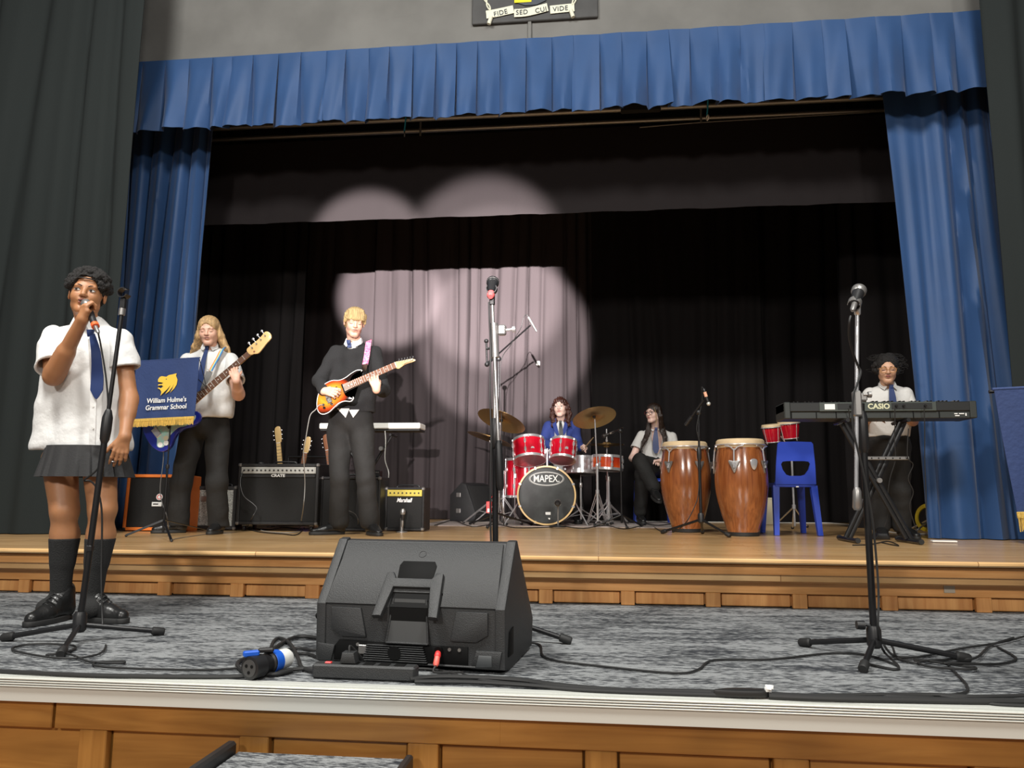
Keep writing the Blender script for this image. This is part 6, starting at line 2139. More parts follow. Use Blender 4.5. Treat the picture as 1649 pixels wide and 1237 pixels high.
# ---------------------------------------------------------------- banners on music stands
def banner(label, o, ux, uz, W, H_, emblem, par_cat='banner'):
    o, ux, uz = V(o), V(ux).normalized(), V(uz).normalized()
    n = ux.cross(uz).normalized()          # towards the viewer when ux points right
    n = -n if n.y > 0 else n
    t = thing('banner', label, par_cat, o)
    N, K = 30, 20
    vs, fs = [], []
    for s_ in (0, 1):
        for k in range(K + 1):
            v = k / K
            for i in range(N + 1):
                u = i / N
                w_ = .004 * math.sin(u * 9 + v * 3) * v + .003 * math.sin(u * 21 + 1) * v
                vs.append(o + ux * (W * u + .004 * math.sin(v * 4) * (u - .5)) - uz * (H_ * v) + n * (w_ + .0 - s_ * .003))
    A = (K + 1) * (N + 1)
    for k in range(K):
        for i in range(N):
            a = k * (N + 1) + i
            fs += [(a, a + N + 1, a + N + 2, a + 1), (A + a, A + a + 1, A + a + N + 2, A + a + N + 1)]
    for k in range(K):
        a, b_ = k * (N + 1), k * (N + 1) + N
        fs += [(a, A + a, A + a + N + 1, a + N + 1), (b_, b_ + N + 1, A + b_ + N + 1, A + b_)]
    for i in range(N):
        a = K * (N + 1) + i
        fs += [(a, A + a, A + a + 1, a + 1), (i, i + 1, A + i + 1, A + i)]
    MB().add(vs, fs).build('cloth', MG['navyb'], t)
    MB().rod(o - ux * .004 - n * .004, o + ux * (W + .004) - n * .004, .0055, n=10).build('top_seam', MG['navyb'], t)
    b0 = o - uz * (H_ - .006) + n * .006
    MB().box(b0 + ux * W / 2 - uz * .008, (W * 1.005, .008, .022), .002, Matrix((ux, -n, uz)).transposed()).build('braid', MG['fringe'], t)
    fr = MB()
    m = int(W / .0042)
    rn = random.Random(2)
    for i in range(m):
        x = W * (i + .5) / m
        q = b0 + ux * x - uz * .016 + n * rn.uniform(-.001, .002)
        fr.tube([q, q - uz * (.042 + rn.uniform(-.005, .004)) + ux * rn.uniform(-.002, .002)], [.0024, .0019], 4)
    fr.build('fringe', MG['fringe'], t, kind='stuff')
    if emblem:
        s = W / 545.0
        lion = [(315, 724), (328, 706), (345, 700), (366, 704), (384, 708), (405, 695), (440, 690), (472, 684), (468, 706), (483, 735), (480, 775), (462, 805), (430, 838), (448, 802), (456, 765), (446, 792), (420, 826), (388, 846), (412, 812), (430, 776), (404, 806), (378, 830), (348, 857), (354, 828), (340, 808), (318, 796), (326, 790), (346, 799), (366, 784), (352, 774), (318, 776), (324, 764), (350, 764), (364, 756), (340, 750), (316, 745)]
        cx_, cy_ = 375, 565
        MB().prism([((x - 105) * s, (cy_ - y) * s) for x, y in lion], o + n * .007 + ux * .0, ux, uz, .003, 0).build('lion_emblem', MK['gold'], t)
        for (x0, y0, x1, y1) in ((388, 722, 420, 712),):
            q = o + ux * ((x0 - 105) * s) + uz * ((cy_ - y0) * s) + n * .011
            MB().ball(q + uz * -.004, .0035, 8).build('lion_eye', MG['navyb'], t)
        for wd, x, y, w_ in (('William Hulme\'s', 405, 897, .075), ('Grammar School', 405, 953, .075)):
            q = o + ux * ((x - 105) * s) + uz * ((cy_ - y) * s) + n * .009
            text('lettering', wd, q, ux, uz, .0475 * W / .47, MG['paper'], t, .002, offset=.0006, stretch=.93)
    return t


def banners():
    y_ = 5.40
    tl, tr, bl = V((-3.479,5.420,2.480)), V((-2.967,5.400,2.498)), V((-3.459,5.420,2.029))
    W = (tr - tl).length
    banner('navy school banner with gold lion and fringe on a stand before the bass player', tl, tr - tl, V((0.02, 0, 1)), W, (tl - bl).length, True)
    t = thing('music_stand', 'thin black folding music stand carrying the lion banner', 'music stand', ((-3.219,5.500,1.974)[0], 5.46, UF))
    x = (-3.196,5.460,1.971)[0]
    MB().rod((x, 5.46, UF + .16), (x, 5.46, tl.z - .03), .0055).build('pole', M['blackm'], t)
    MB().rod((x, 5.46, UF + .03), (x, 5.46, UF + .50), .008).build('lower_tube', M['blackm'], t)
    MB().lathe([(.012, 0), (.014, .01), (.012, .03)], (x, 5.46, UF + .50), UP, 12).build('collar', M['black'], t)
    for e in ((-3.420,5.360,1.170), (-3.205,6.148,1.170), (-2.803,4.896,1.170)):
        MB().ribbon([(x, 5.46, UF + .12), (e[0], e[1], UF + .012)], [.016, .016], (0, -1, .4), .004).build('leg', M['blackm'], t)
        MB().ball((e[0], e[1], UF + .010), .010, 8).build('foot', M['rubber'], t)
    c = V((-2.949,5.470,2.262))
    for a_, b_ in (((321, 576), (334, 628)), ((318, 612), (334, 626)), ((314, 626), (336, 624)), ((326, 600), (334, 624))):
        pass
    rb = MB()
    for a_, b_ in ((V((-3.083,5.460,2.205)), V((-2.920,5.460,2.280))), (V((-2.988,5.440,2.496)), V((-2.925,5.460,2.270))), (V((-3.009,5.450,2.355)), V((-2.925,5.460,2.280))), (V((-2.984,5.440,2.505)), V((-3.492,5.440,2.484))), (V((-3.083,5.460,2.205)), V((-3.382,5.460,2.208)))):
        rb.rod(a_, b_, .0028, n=6)
    rb.build('desk_rod', M['blackm'], t)
    cab = MB().tube(spline([V((-3.328,5.600,1.983)), V((-3.304,5.580,1.743)), V((-3.302,5.560,1.531)), V((-3.266,5.540,1.415)), V((-3.196,5.500,1.311)), (-3.209,5.565,1.175), (-2.795,4.881,1.175), (-2.916,5.140,1.175), (-2.998,5.611,1.175), (-3.038,5.979,1.175)], 6), .0035, 6).build('cable', M['greym'])
    tag(cab, 'pale cable hanging below the lion banner to the boards', 'cable')
    # second banner, at the right edge
    tl = V((1.326,2.720,1.855))
    bl = V((1.363,2.720,1.440))
    banner('plain blue banner with gold fringe cut off by the right edge of the picture', tl, V((1, -.12, .03)), (tl - bl), .46, (tl - bl).length, False)
    t = thing('music_stand', 'black stand holding up the blue banner at the right edge', 'music stand', (tl.x + .26, 2.76, LF))
    MB().rod((tl.x + .26, 2.76, LF + .03), (tl.x + .26, 2.76, tl.z - .01), .009).build('pole', M['blackm'], t)
    for k in range(3):
        a_ = 1.2 + k * 2.094
        MB().rod((tl.x + .26, 2.76, LF + .14), (tl.x + .26 + .24 * math.cos(a_), 2.76 + .24 * math.sin(a_), LF + .012), .006).build('leg', M['blackm'], t)
    MB().rod((tl.x + .0, 2.755, tl.z - .004), (tl.x + .45, 2.715, tl.z + .008), .006).build('cross_bar', M['blackm'], t)


banners()


# ---------------------------------------------------------------- guitars
def neck(t, a, b_, w0, w1, n, board, back, frets, m_fret='greym', nut=True, dots=True, strings=6):
    """fretboard from the body end a to the nut b_"""
    a, b_, n = V(a), V(b_), V(n).normalized()
    d = (b_ - a)
    L = d.length
    d.normalize()
    s_ = d.cross(n).normalized()
    nk = MB()
    nk.ribbon([a - n * .020, b_ - n * .016], [w0 * .92, w1 * .92], n, .016)
    k = nk.build('neck', back, t)
    MB().ribbon([a - n * .004, b_ - n * .004], [w0, w1], n, .006).build('fretboard', board, k)
    fb = MB()
    sc_ = L / (1 - 2 ** (-frets / 12))
    pos = []
    for i in range(1, frets + 1):
        x = sc_ * (1 - 2 ** (-i / 12))
        pos.append(x)
        w_ = w1 + (w0 - w1) * x / L
        q = b_ - d * x + n * .0025
        fb.rod(q - s_ * w_ * .5, q + s_ * w_ * .5, .0022, n=6)
    fb.build('frets', M[m_fret], k, kind='stuff')
    if dots:
        for i in (3, 5, 7, 9, 12, 15, 17, 19):
            if i < frets:
                q = b_ - d * (pos[i - 1] + pos[i - 2]) / 2 + n * .0018
                MB().lathe([(.0045, 0), (.0045, .001)], q, n, 10).build('inlay', MG['paper'], k)
    MB().box(b_ + n * .003, (.005, w1, .005), .001, Matrix((d, s_, n)).transposed()).build('nut', MG['paper'], k)
    return k, d, s_


def electric_guitar():
    Yg = 5.66
    s = Yg / 1238.0 / 5.62 * 1.012
    c = V((-2.007,5.660,2.250))
    zx, zy = 320, 922
    t = thing('electric_guitar', 'sunburst electric guitar with rosewood neck played by the blond person', 'guitar', c)
    q = lambda x, y: ((x - zx) * s, (zy - y) * s)
    out = [(590, 708), (545, 708), (490, 738), (440, 775), (380, 800), (310, 802), (245, 832), (202, 885), (178, 955), (174, 1030), (190, 1090), (232, 1116), (290, 1098), (340, 1052), (385, 1012), (440, 995), (495, 998), (521, 968), (500, 952), (460, 945), (444, 920), (460, 892), (492, 868), (512, 838), (500, 802), (508, 770), (540, 742), (580, 720)]
    mb_ = burst('sunburst', (.85, .33, .03), (.42, .045, .008), (.010, .004, .003), (q(300, 940)[0] , 0, q(300, 940)[1]), math.radians(33), .175, .115)
    nrm = V((0, -1, 0))
    poly = closed([q(x, y) for x, y in out], 4)
    MB().prism(poly, c + V((0, .022, 0)), (1, 0, 0), (0, 0, 1), .044, .008).build('body', mb_, t)
    # cream binding round the edge
    ring = [c + V((x, -.017, y)) for x, y in poly]
    MB().tube(ring + [ring[0]], .0035, 6).build('binding', MG['paper'], t)
    pa, pb = c + V((q(432, 872)[0], -.028, q(432, 872)[1])), c + V((q(915, 663)[0], -.028, q(915, 663)[1]))
    k, d, s_ = neck(t, pa, pb, .056, .043, nrm, MG['rosey'], MG['maple'], 22, 'alu')
    # headstock
    hs = [(905, 640), (950, 628), (1010, 618), (1060, 608), (1100, 618), (1085, 634), (1040, 648), (1000, 662), (968, 684), (940, 700), (912, 690), (900, 680)]
    hd = MB().prism(closed([q(x, y) for x, y in hs], 3), c + V((0, -.014, 0)), (1, 0, 0), (0, 0, 1), .014, .003).build('headstock', MG['maple'], k)
    MB().ribbon([c + V((q(x, y)[0], -.0285, q(x, y)[1])) for x, y in ((975, 668), (1010, 650), (1045, 638), (1078, 622))], [.002, .006, .005, .008], (0, -1, 0), .001).build('decal', MG['rosew'], k)
    for i in range(6):
        x, y = 945 + i * 26, 634 - i * 4.6
        p_ = c + V((q(x, y)[0], -.030, q(x, y)[1]))
        MB().lathe([(.0035, 0), (.0035, .010)], p_, nrm, 8).build('tuning_post', M['greym'], k)
        e = c + V((q(x - 2, y - 10)[0], -.020, q(x - 2, y - 14)[1]))
        MB().ball(e + V((0, 0, .006)), .0070, 8, (1, .7, 1.3)).build('tuning_peg', M['black'], k)
    # pickups, bridge, controls
    R3 = Matrix((d, -s_, nrm)).transposed()
    for (x, y, w_) in ((428, 880, .020), (372, 905, .016), (328, 935, .020)):
        p_ = c + V((q(x, y)[0], -.025, q(x, y)[1]))
        MB().box(p_, (w_ if w_ > .018 else .016, .078, .010), .003, R3).build('pickup', MG['glossb'], t)
    p_ = c + V((q(285, 965)[0], -.027, q(285, 965)[1]))
    MB().box(p_, (.038, .082, .012), .003, R3).build('bridge', M['greym'], t)
    MB().tube(spline([p_ + V((0, -.01, 0)), p_ + V((-.005, -.03, -.02)), p_ + V((.05, -.035, -.06))], 4), .0028, 6).build('tremolo_arm', M['greym'], t)
    for (x, y) in ((318, 1022), (250, 1058)):
        MB().lathe([(.010, 0), (.010, .012), (.008, .015)], c + V((q(x, y)[0], -.022, q(x, y)[1])), nrm, 14).build('control_knob', MG['glossb'], t)
    MB().lathe([(.010, 0), (.010, .006)], c + V((q(238, 1030)[0], -.022, q(238, 1030)[1])), nrm, 12).build('jack_plate', M['black'], t)
    st = MB()
    for i in range(6):
        o_ = (i - 2.5)
        st.rod(p_ + s_ * o_ * .0095 + V((0, -.008, 0)), pb + s_ * o_ * .0065 + V((0, -.006, 0)), .0006, n=4)
    st.build('strings', M['greym'], t, kind='stuff')
    # strap over the far shoulder
    sp = thing('guitar_strap', 'pink patterned strap over the blond person\'s shoulder', 'strap', V((-1.790,5.800,2.557)))
    pk = mat('pink_strap', (.55, .07, .20), .8, col2=(.80, .38, .50), vscale=70)
    MB().ribbon(spline([V((-1.832,5.990,2.715)), V((-1.813,5.900,2.707)), V((-1.805,5.855,2.663)), V((-1.802,5.820,2.576)), V((-1.805,5.790,2.491))], 4), [.046] * 17, (0, -1, .2), .004).build('webbing', pk, sp)
    MB().ribbon([V((-1.804,5.785,2.495)), V((-1.791,5.720,2.421)), V((-1.789,5.690,2.416))], [.044, .036, .02], (0, -1, .1), .004).build('leather_end', MG['glossb'], sp)
    j0 = c + V((q(235, 1032)[0], -.03, q(235, 1032)[1]))
    lead = MB().tube(spline([j0, j0 + V((-.02, -.025, -.005)), V((-2.122,5.600,2.120)), V((-2.159,5.600,2.082)), V((-2.183,5.620,2.004)), V((-2.221,5.680,1.890)), V((-2.259,5.750,1.799)), V((-2.296,5.900,1.563)), V((-2.322,5.950,1.368)), (-2.646,6.712,1.176), (-2.460,6.189,1.176), (-2.546,6.067,1.176), (-2.874,6.423,1.176), (-3.073,7.139,1.176), (-2.804,6.930,1.176)], 6), .0036, 6).build('cable', mat('grey_lead', (.30, .30, .29), .5))
    tag(lead, 'grey guitar lead curving down from the sunburst guitar to the boards', 'cable')


def bass_guitar():
    c = V((-3.248,5.560,2.032))
    a = math.radians(40.6)
    d = V((math.cos(a), 0, math.sin(a)))
    u = V((-math.sin(a), 0, math.cos(a)))
    t = thing('bass_guitar', 'blue bass guitar with maple neck played behind the lion banner', 'guitar', c)
    out = [(-.225, .02), (-.20, .11), (-.13, .155), (-.05, .135), (.02, .105), (.09, .115), (.17, .15), (.24, .155), (.265, .13), (.235, .10), (.19, .075), (.175, .035), (.175, -.035), (.195, -.06), (.215, -.09), (.205, -.13), (.165, -.155), (.10, -.145), (.03, -.115), (-.04, -.12), (-.12, -.16), (-.19, -.145), (-.225, -.07)]
    MB().prism(closed(out, 4), c + V((0, .022, 0)), d, u, .044, .009).build('body', MG['bluel'], t)
    pg = [(-.10, .10), (.0, .075), (.09, .085), (.16, .115), (.20, .12), (.165, .07), (.165, -.06), (.185, -.10), (.15, -.125), (.08, -.115), (.02, -.085), (-.06, -.09), (-.15, -.125), (-.19, -.09), (-.15, -.03)]
    MB().prism(closed(pg, 3), c + V((0, -.0215, 0)), d, u, .003, 0).build('pickguard', MG['pearl'], t)
    for k_, (x, y, cl) in enumerate(((-.165, -.095, 'paper'), (-.10, -.085, 'beige'), (-.02, .07, 'redp'), (-.12, -.115, 'paper'))):
        MB().lathe([(.020, 0), (.020, .001)], c + d * x + u * y + V((0, -.025, 0)), (0, -1, 0), 16).build('sticker', MG[cl], t)
    pa = c + d * .12 + V((0, -.026, 0))
    pb = V((-2.629,5.530,2.540))
    pb = pa + d * (pb - pa).dot(d)
    k, d2, s_ = neck(t, pa, pb, .062, .040, (0, -1, 0), MG['rosew'], MG['maple'], 20, 'alu')
    hp = [(0, -.020), (.03, -.034), (.06, -.052), (.10, -.050), (.15, -.040), (.19, -.034), (.235, -.028), (.255, -.002), (.25, .030), (.225, .045), (.19, .038), (.13, .034), (.06, .036), (.015, .036), (-.005, .020)]
    MB().prism(closed([(x * .86, y) for x, y in hp], 3), pb + V((0, .006, 0)), d, u, .015, .003).build('headstock', MG['maple'], k)
    MB().lathe([(.008, 0), (.008, .001)], pb + d * .038 - u * .022 + V((0, -.009, 0)), (0, -1, 0), 12).build('decal', MG['rosey'], k)
    for i in range(4):
        q = pb + d * (.045 + i * .045) + u * (.012 + .002 * i) + V((0, -.009, 0))
        MB().lathe([(.0060, 0), (.0060, .010)], q, (0, -1, 0), 10).build('tuning_post', M['greym'], k)
        e = q + u * .045
        MB().rod(q + u * .02 + V((0, .012, 0)), e + V((0, .010, 0)), .003, n=6).build('tuning_peg', M['chrome'], k)
        MB().ball(e + V((0, .010, 0)) + u * .008, .010, 10, (1, .35, 1)).build('tuning_peg', M['chrome'], k)
    R3 = Matrix((d, u, V((0, -1, 0)))).transposed()
    for x in (-.03, .06):
        MB().box(c + d * x + V((0, -.028, 0)), (.022, .092, .012), .003, R3).build('pickup', MG['glossb'], t)
    MB().box(c + d * -.13 + V((0, -.026, 0)), (.05, .08, .012), .003, R3).build('bridge', M['chrome'], t)
    st = MB()
    for i in range(4):
        o_ = (i - 1.5)
        st.rod(c + d * -.12 + u * o_ * .018 + V((0, -.036, 0)), pb + u * o_ * .0095 + V((0, -.006, 0)), .0010, n=4)
    st.build('strings', M['greym'], t, kind='stuff')
    sp = thing('guitar_strap', 'rainbow striped strap across the bass player\'s shirt', 'strap', V((-3.029,5.700,2.482)))
    p0 = [V((-2.980,5.800,2.640)), V((-2.978,5.765,2.628)), V((-2.990,5.735,2.563)), V((-3.016,5.715,2.490)), V((-3.038,5.705,2.433))]
    for k_, (off, cl) in enumerate(((-.016, (.75, .16, .03)), (-.008, (.80, .45, .08)), (.0, (.55, .62, .40)), (.008, (.10, .42, .55)), (.016, (.06, .17, .42)))):
        pts = [q + V((off, 0, off * .7)) for q in p0]
        MB().ribbon(spline(pts, 4), [.0085] * 17, (0, -1, .2), .004).build('stripe', mat('strap_stripe', cl, .8), sp)
    MB().ribbon([V((-3.036,5.700,2.438)), V((-3.044,5.690,2.401)), V((-3.045,5.660,2.348)), V((-3.035,5.600,2.290))], [.052, .050, .040, .03], (0, -1, .2), .005).build('leather_end', MG['greym'], sp)
    MB().box(V((-3.034,5.695,2.447)), (.052, .008, .010), .002, rot('Y', 30)).build('buckle', MG['silverp'], sp)


electric_guitar()
bass_guitar()


def rack_guitar(label, foot, head, kind, i):
    """instrument standing upright in the rack; foot on the rack rail near the boards, head = top of the headstock"""
    foot, head = V(foot), V(head)
    d = (head - foot).normalized()
    n = V((0, -1, 0))
    n = (n - d * n.dot(d)).normalized()
    u = n.cross(d).normalized() * -1
    t = thing('guitar', label, 'guitar', foot)
    acoustic = kind == 'acoustic'
    body = [(0, .0), (.03, .12), (.10, .165), (.18, .14), (.25, .115), (.32, .125), (.40, .10), (.43, .0), (.40, -.10), (.32, -.125), (.25, -.115), (.18, -.14), (.10, -.165), (.03, -.12)] if acoustic else [(0, .0), (.02, .11), (.09, .15), (.17, .125), (.24, .11), (.33, .135), (.39, .125), (.36, .08), (.33, .035), (.33, -.035), (.35, -.09), (.31, -.13), (.23, -.11), (.16, -.12), (.09, -.15), (.02, -.11)]
    cols = dict(acoustic=MG['hoop'], bass=MG['glossb'], electric=MG['bluel'], red=MG['red'])
    th = .09 if acoustic else .042
    MB().prism(closed(body, 3), foot + n * -th / 2, d, u * (1 if d.cross(u).dot(n) > 0 else -1), th, .006).build('body', cols[kind], t)
    L = (head - foot).length
    pa, pb = foot + d * .33 + n * (th / 2 + .006), foot + d * (L - .17) + n * (th / 2 + .002)
    k, _, s_ = neck(t, pa, pb, .054, .042, n, MG['rosey'] if kind != 'bass' else MG['maple'], MG['maple'], 18, dots=False)
    hs = [(0, -.021), (.03, -.034), (.10, -.036), (.16, -.028), (.17, .0), (.15, .026), (.09, .030), (.02, .026), (0, .021)]
    uu = s_
    MB().prism(closed(hs, 3), pb - n * .014, d, uu if d.cross(uu).dot(n) > 0 else -uu, .013, .003).build('headstock', MG['maple'] if kind != 'red' else MG['rosey'], k)
    for q in range(3):
        for sg in (-1, 1):
            e = pb + d * (.035 + q * .045) + uu * sg * .043
            MB().ball(e, .0065, 8, (1.2, .8, 1)).build('tuning_peg', M['chrome'] if kind != 'acoustic' else MG['paper'], k)
    return t


def rack():
    specs = (('pale-headed bass standing in the rack behind the combo, leftmost', (452, 848), (456, 689), 'bass'),
             ('slanting maple-necked guitar in the rack behind the combo', (462, 848), (494, 703), 'electric'),
             ('reddish-headed guitar in the rack at the combo\'s right corner', (509, 848), (510, 697), 'red'),
             ('white-pegged guitar in the rack, partly behind the blond player', (515, 848), (524, 701), 'acoustic'))
    fs, hs = ((-2.943,7.003,1.200), (-2.883,7.018,1.200), (-2.630,7.081,1.200), (-2.592,7.090,1.200)), ((-3.216,7.600,2.157), (-2.960,7.600,2.067), (-2.850,7.600,2.105), (-2.770,7.600,2.085))
    xs = [f[0] for f in fs]
    bx = ((-3.162,7.450,1.813)[0], (-2.993,7.450,1.801)[0], (-2.787,7.450,1.801)[0], (-2.723,7.450,1.801)[0])
    for i, (lb, f, h_, kd) in enumerate(specs):
        hd = V(hs[i])
        mid = V((bx[i], 7.5, (-3.162,7.450,1.807)[2]))
        hd.y = 7.60
        mid.y = 7.60
        d = (hd - mid).normalized()
        ft = hd - d * ((hd.z - UF - .075) / d.z)
        yy = 7.42 + .19 * i
        ft.y = yy
        hd.y = yy + .05
        rack_guitar(lb, ft, hd, kd, i)
    r = thing('guitar_rack', 'black tubular guitar rack with padded rail behind the combo', 'rack', (-2.6, 7.7, UF))
    xl, xr = (-3.352,7.700,1.881)[0], (-2.751,7.700,1.881)[0]
    zr = (-3.084,7.700,1.881)[2]
    MB().rod((xl, 8.10, zr), (xr, 8.10, zr), .014).build('top_rail', M['blackm'], r)
    MB().rod((xl, 8.10, UF + .05), (xr, 8.10, UF + .05), .012).build('bottom_rail', M['blackm'], r)
    MB().rod((xl, 7.35, UF + .05), (xr, 7.35, UF + .05), .012).build('bottom_rail', M['blackm'], r)
    for x in (xl, xr):
        MB().tube([(x, 8.10, UF + .02), (x, 8.10, zr)], .012).build('upright', M['blackm'], r)
        MB().tube([(x, 7.30, UF + .02), (x, 8.20, UF + .02)], .012).build('foot_tube', M['blackm'], r)


rack()


# ---------------------------------------------------------------- amplifiers
def amp(label, x0, x1, Yf, z0, z1, depth, m_case, m_grille, yaw=0, border=.022, panel=None, cat='amplifier', casters=False, corners=True, name='amplifier', tilt=0, top=.0, handle=True):
    c = V(((x0 + x1) / 2, Yf, z0))
    T = Matrix.Translation(c) @ rot('Z', yaw).to_4x4() @ rot('X', -tilt).to_4x4()
    W, H_ = x1 - x0, z1 - z0
    t = thing(name, label, cat, c)
    zb = .055 if casters else .008
    mb = MB(T)
    for a_ in (((-W / 2 + border / 2), 0), ((W / 2 - border / 2), 0)):
        mb.box((a_[0], depth / 2, (zb + H_) / 2), (border, depth, H_ - zb), .006)
    mb.box((0, depth / 2, zb + border / 2), (W - 2 * border + .002, depth - .002, border), .004)
    mb.box((0, depth / 2, H_ - border / 2), (W - 2 * border + .002, depth - .002, border), .004)
    mb.box((0, depth - .02, (zb + H_) / 2), (W - .01, .03, H_ - zb - .01), .002)
    mb.build('cabinet', m_case, t)
    ph = panel[0] if panel else 0
    gh = H_ - zb - 2 * border - ph
    MB(T).box((0, .020, zb + border + gh / 2), (W - 2 * border - .002, .016, gh - .002), .002).build('grille', m_grille, t)
    if panel:
        p = MB(T).box((0, .012, H_ - border - ph / 2), (W - 2 * border - .004, .020, ph - .006), .002).build('control_panel', panel[1], t)
        for k in range(panel[2]):
            x = -W / 2 + border + .03 + (W - 2 * border - .06) * k / (panel[2] - 1)
            MB(T).lathe([(.0075, 0), (.0065, .010)], (x, .002, H_ - border - ph / 2), (0, -1, 0), 10).build('knob', M['black'] if panel[3] else MG['silverp'], p)
    if corners:
        for sx in (-1, 1):
            for sz in (zb + .012, H_ - .012):
                MB(T).box((sx * (W / 2 - .012), .012, sz), (.030, .030, .030), .008).build('corner_protector', M['black'] if m_case is not MG['tolex'] else M['greym'], t)
    if handle:
        MB(T).tube(spline([(-.10, depth / 2, H_), (-.08, depth / 2, H_ + .018), (.08, depth / 2, H_ + .018), (.10, depth / 2, H_)], 4), .008, 8).build('handle', M['black'], t)
    if casters:
        for sx in (-1, 1):
            for y in (.05, depth - .05):
                w_ = MB(T).lathe([(.022, -.010), (.024, -.006), (.024, .006), (.022, .010)], (sx * (W / 2 - .06), y, .025), (1, 0, 0), 16).build('caster', M['black'], t)
                MB(T).box((sx * (W / 2 - .06), y, .048), (.035, .035, .012), .003).build('caster_plate', M['greym'], w_)
    return t, T


def amps():
    x0, x1 = (-3.951,6.300,1.176)[0], (-3.430,6.300,1.181)[0]
    t, T = amp('orange-edged black speaker cabinet at the left behind the music stand', x0, x1, 6.14, UF, (-3.679,6.200,1.644)[2], .27, MG['orange'], MG['grille'], yaw=4, border=.026, name='amplifier', tilt=3, handle=False)
    q = T @ V((.045, .010, .29))
    MB(T).lathe([(.027, 0), (.027, .004)], (.03, .012, .285), (0, -1, 0), 24).build('crest_badge', MG['paper'], t)
    MB(T).torus((.03, .007, .285), (0, 1, 0), .018, .003, 20, 6).build('crest_ring', MG['redp'], t)
    MB(T).box((.012, .010, .225), (.085, .006, .036), .002).build('name_plate', MG['paper'], t)
    R = T.to_3x3()
    MB(T).box((.004, .006, .226), (.045, .003, .009), .001).build('plate_mark', M['black'], t)
    # grey-grille cabinet
    x0, x1 = (-3.512,6.450,1.173)[0], (-3.110,6.450,1.178)[0]
    t, T = amp('small black amplifier with silver grille behind the bass player\'s leg', x0, x1, 6.42, UF, (-3.331,6.450,1.549)[2], .24, MG['tolex'], MG['silverg'], border=.03, handle=True)
    MB(T).box((-.09, .010, .27), (.075, .006, .045), .004).build('badge', MG['greym'], t)
    # silver-panel combo
    x0, x1 = (-3.076,6.420,1.221)[0], (-2.358,6.420,1.228)[0]
    t, T = amp('wide black combo amplifier on casters with silver control panel', x0, x1, 6.36, UF, (-2.726,6.400,1.742)[2], .30, MG['tolex'], MG['grille'], border=.026, panel=(.062, MG['silverp'], 17, True), casters=True)
    R = T.to_3x3()
    H_ = (-2.726,6.400,1.742)[2] - UF
    MB(T).box((0, .010, H_ - .105), (x1 - x0 - .06, .014, .026), .003).build('trim_strip', MG['tolex'], t)
    text('lettering', 'CRATE', T @ V((0, .001, H_ - .103)), R @ V((1, 0, 0)), R @ V((0, 0, 1)), .032, MG['paper'], t, .002, offset=.0012, stretch=1.25)
    pd = thing('pedal', 'flat black pedal resting on top of the silver-panel combo', 'pedal', T @ V((-.22, .1, H_)))
    MB(T).lathe([(.045, 0), (.045, .015), (.03, .022)], (-.21, .12, H_ + .001), (0, 0, 1), 20).build('disc', M['black'], pd)
    # dark combo behind the guitarist
    x0, x1 = (-2.368,6.480,1.210)[0], (-1.838,6.480,1.215)[0]
    t, T = amp('tall black combo amplifier directly behind the blond guitarist\'s legs', x0, x1, 6.44, UF, (-2.135,6.460,1.634)[2], .27, MG['tolex'], MG['grille'], border=.02, handle=True)
    H_ = (-2.135,6.460,1.634)[2] - UF
    e = thing('pedal', 'small black box with knobs on the combo behind the guitarist', 'pedal', T @ V((.2, .1, H_)))
    MB(T).box((.205, .12, H_ + .030), (.055, .09, .056), .006).build('case', M['black'], e)
    for k in range(3):
        MB(T).lathe([(.006, 0), (.005, .008)], (.19 + .015 * k, .074, H_ + .04), (0, -1, 0), 8).build('knob', M['greym'], e)
    # gold panel combo
    x0, x1 = (-1.844,6.620,1.188)[0], (-1.493,6.620,1.192)[0]
    t, T = amp('small black combo amplifier with gold control panel right of the guitarist', x0, x1, 6.60, UF, (-1.672,6.620,1.547)[2], .21, MG['tolex'], MG['grille'], yaw=-3, border=.018, panel=(.062, MG['goldp'], 8, True))
    H_ = (-1.672,6.620,1.547)[2] - UF
    R = T.to_3x3()
    text('lettering', 'Marshall', T @ V((-.005, .008, H_ - .112)), R @ V((1, 0, 0)), R @ V((0, 0, 1)), .050, MG['paper'], t, .003, shear=.35, offset=.0012, stretch=.80)
    mt = thing('microphone_stand', 'short round-based microphone stand before the gold-panel combo', 'mic stand', V((-1.768,6.927,1.170)))
    b_ = V((-1.739,6.813,1.170))
    b_ = V((-1.647,6.450,1.208))
    b_.z = UF
    MB().lathe([(.05, 0), (.05, .008), (.012, .014)], b_, UP, 20).build('base', M['greym'], mt)
    MB().rod(b_ + V((0, 0, .01)), b_ + V((0, 0, .12)), .014).build('post', M['greym'], mt)
    mic_body('microphone', 'silver microphone standing upright before the gold-panel combo', V((-1.635,6.430,1.369)), V((-.02, .02, -1)), 'greym', .10, None, .9)
    # cables below the combos
    for lb, pts in (('tangle of black leads under the silver-panel combo', ((400, 850), (430, 853), (455, 850), (490, 852), (505, 848), (470, 846), (430, 849))),
                    ('thin dark lead on the boards below the silver-panel combo', ((395, 851), (420, 857), (455, 860), (478, 861), (490, 850)))):
        c = MB().tube(spline([zpt(x, y, UF + .006) for x, y in pts], 6), .0045, 6).build('cable', M['rubber'])
        tag(c, lb, 'cable')
    ld = MB().tube(spline([V((-3.022,6.345,1.687)), V((-3.023,6.300,1.591)), V((-2.979,6.280,1.471)), V((-2.887,6.280,1.399)), V((-2.858,6.280,1.358)), V((-2.892,6.270,1.280)), (-3.192,6.839,1.176)], 6), .0035, 6).build('cable', mat('lead_dark', (.05, .05, .05), .4))
    tag(ld, 'lead plugged into the silver panel and hanging down the grille', 'cable')
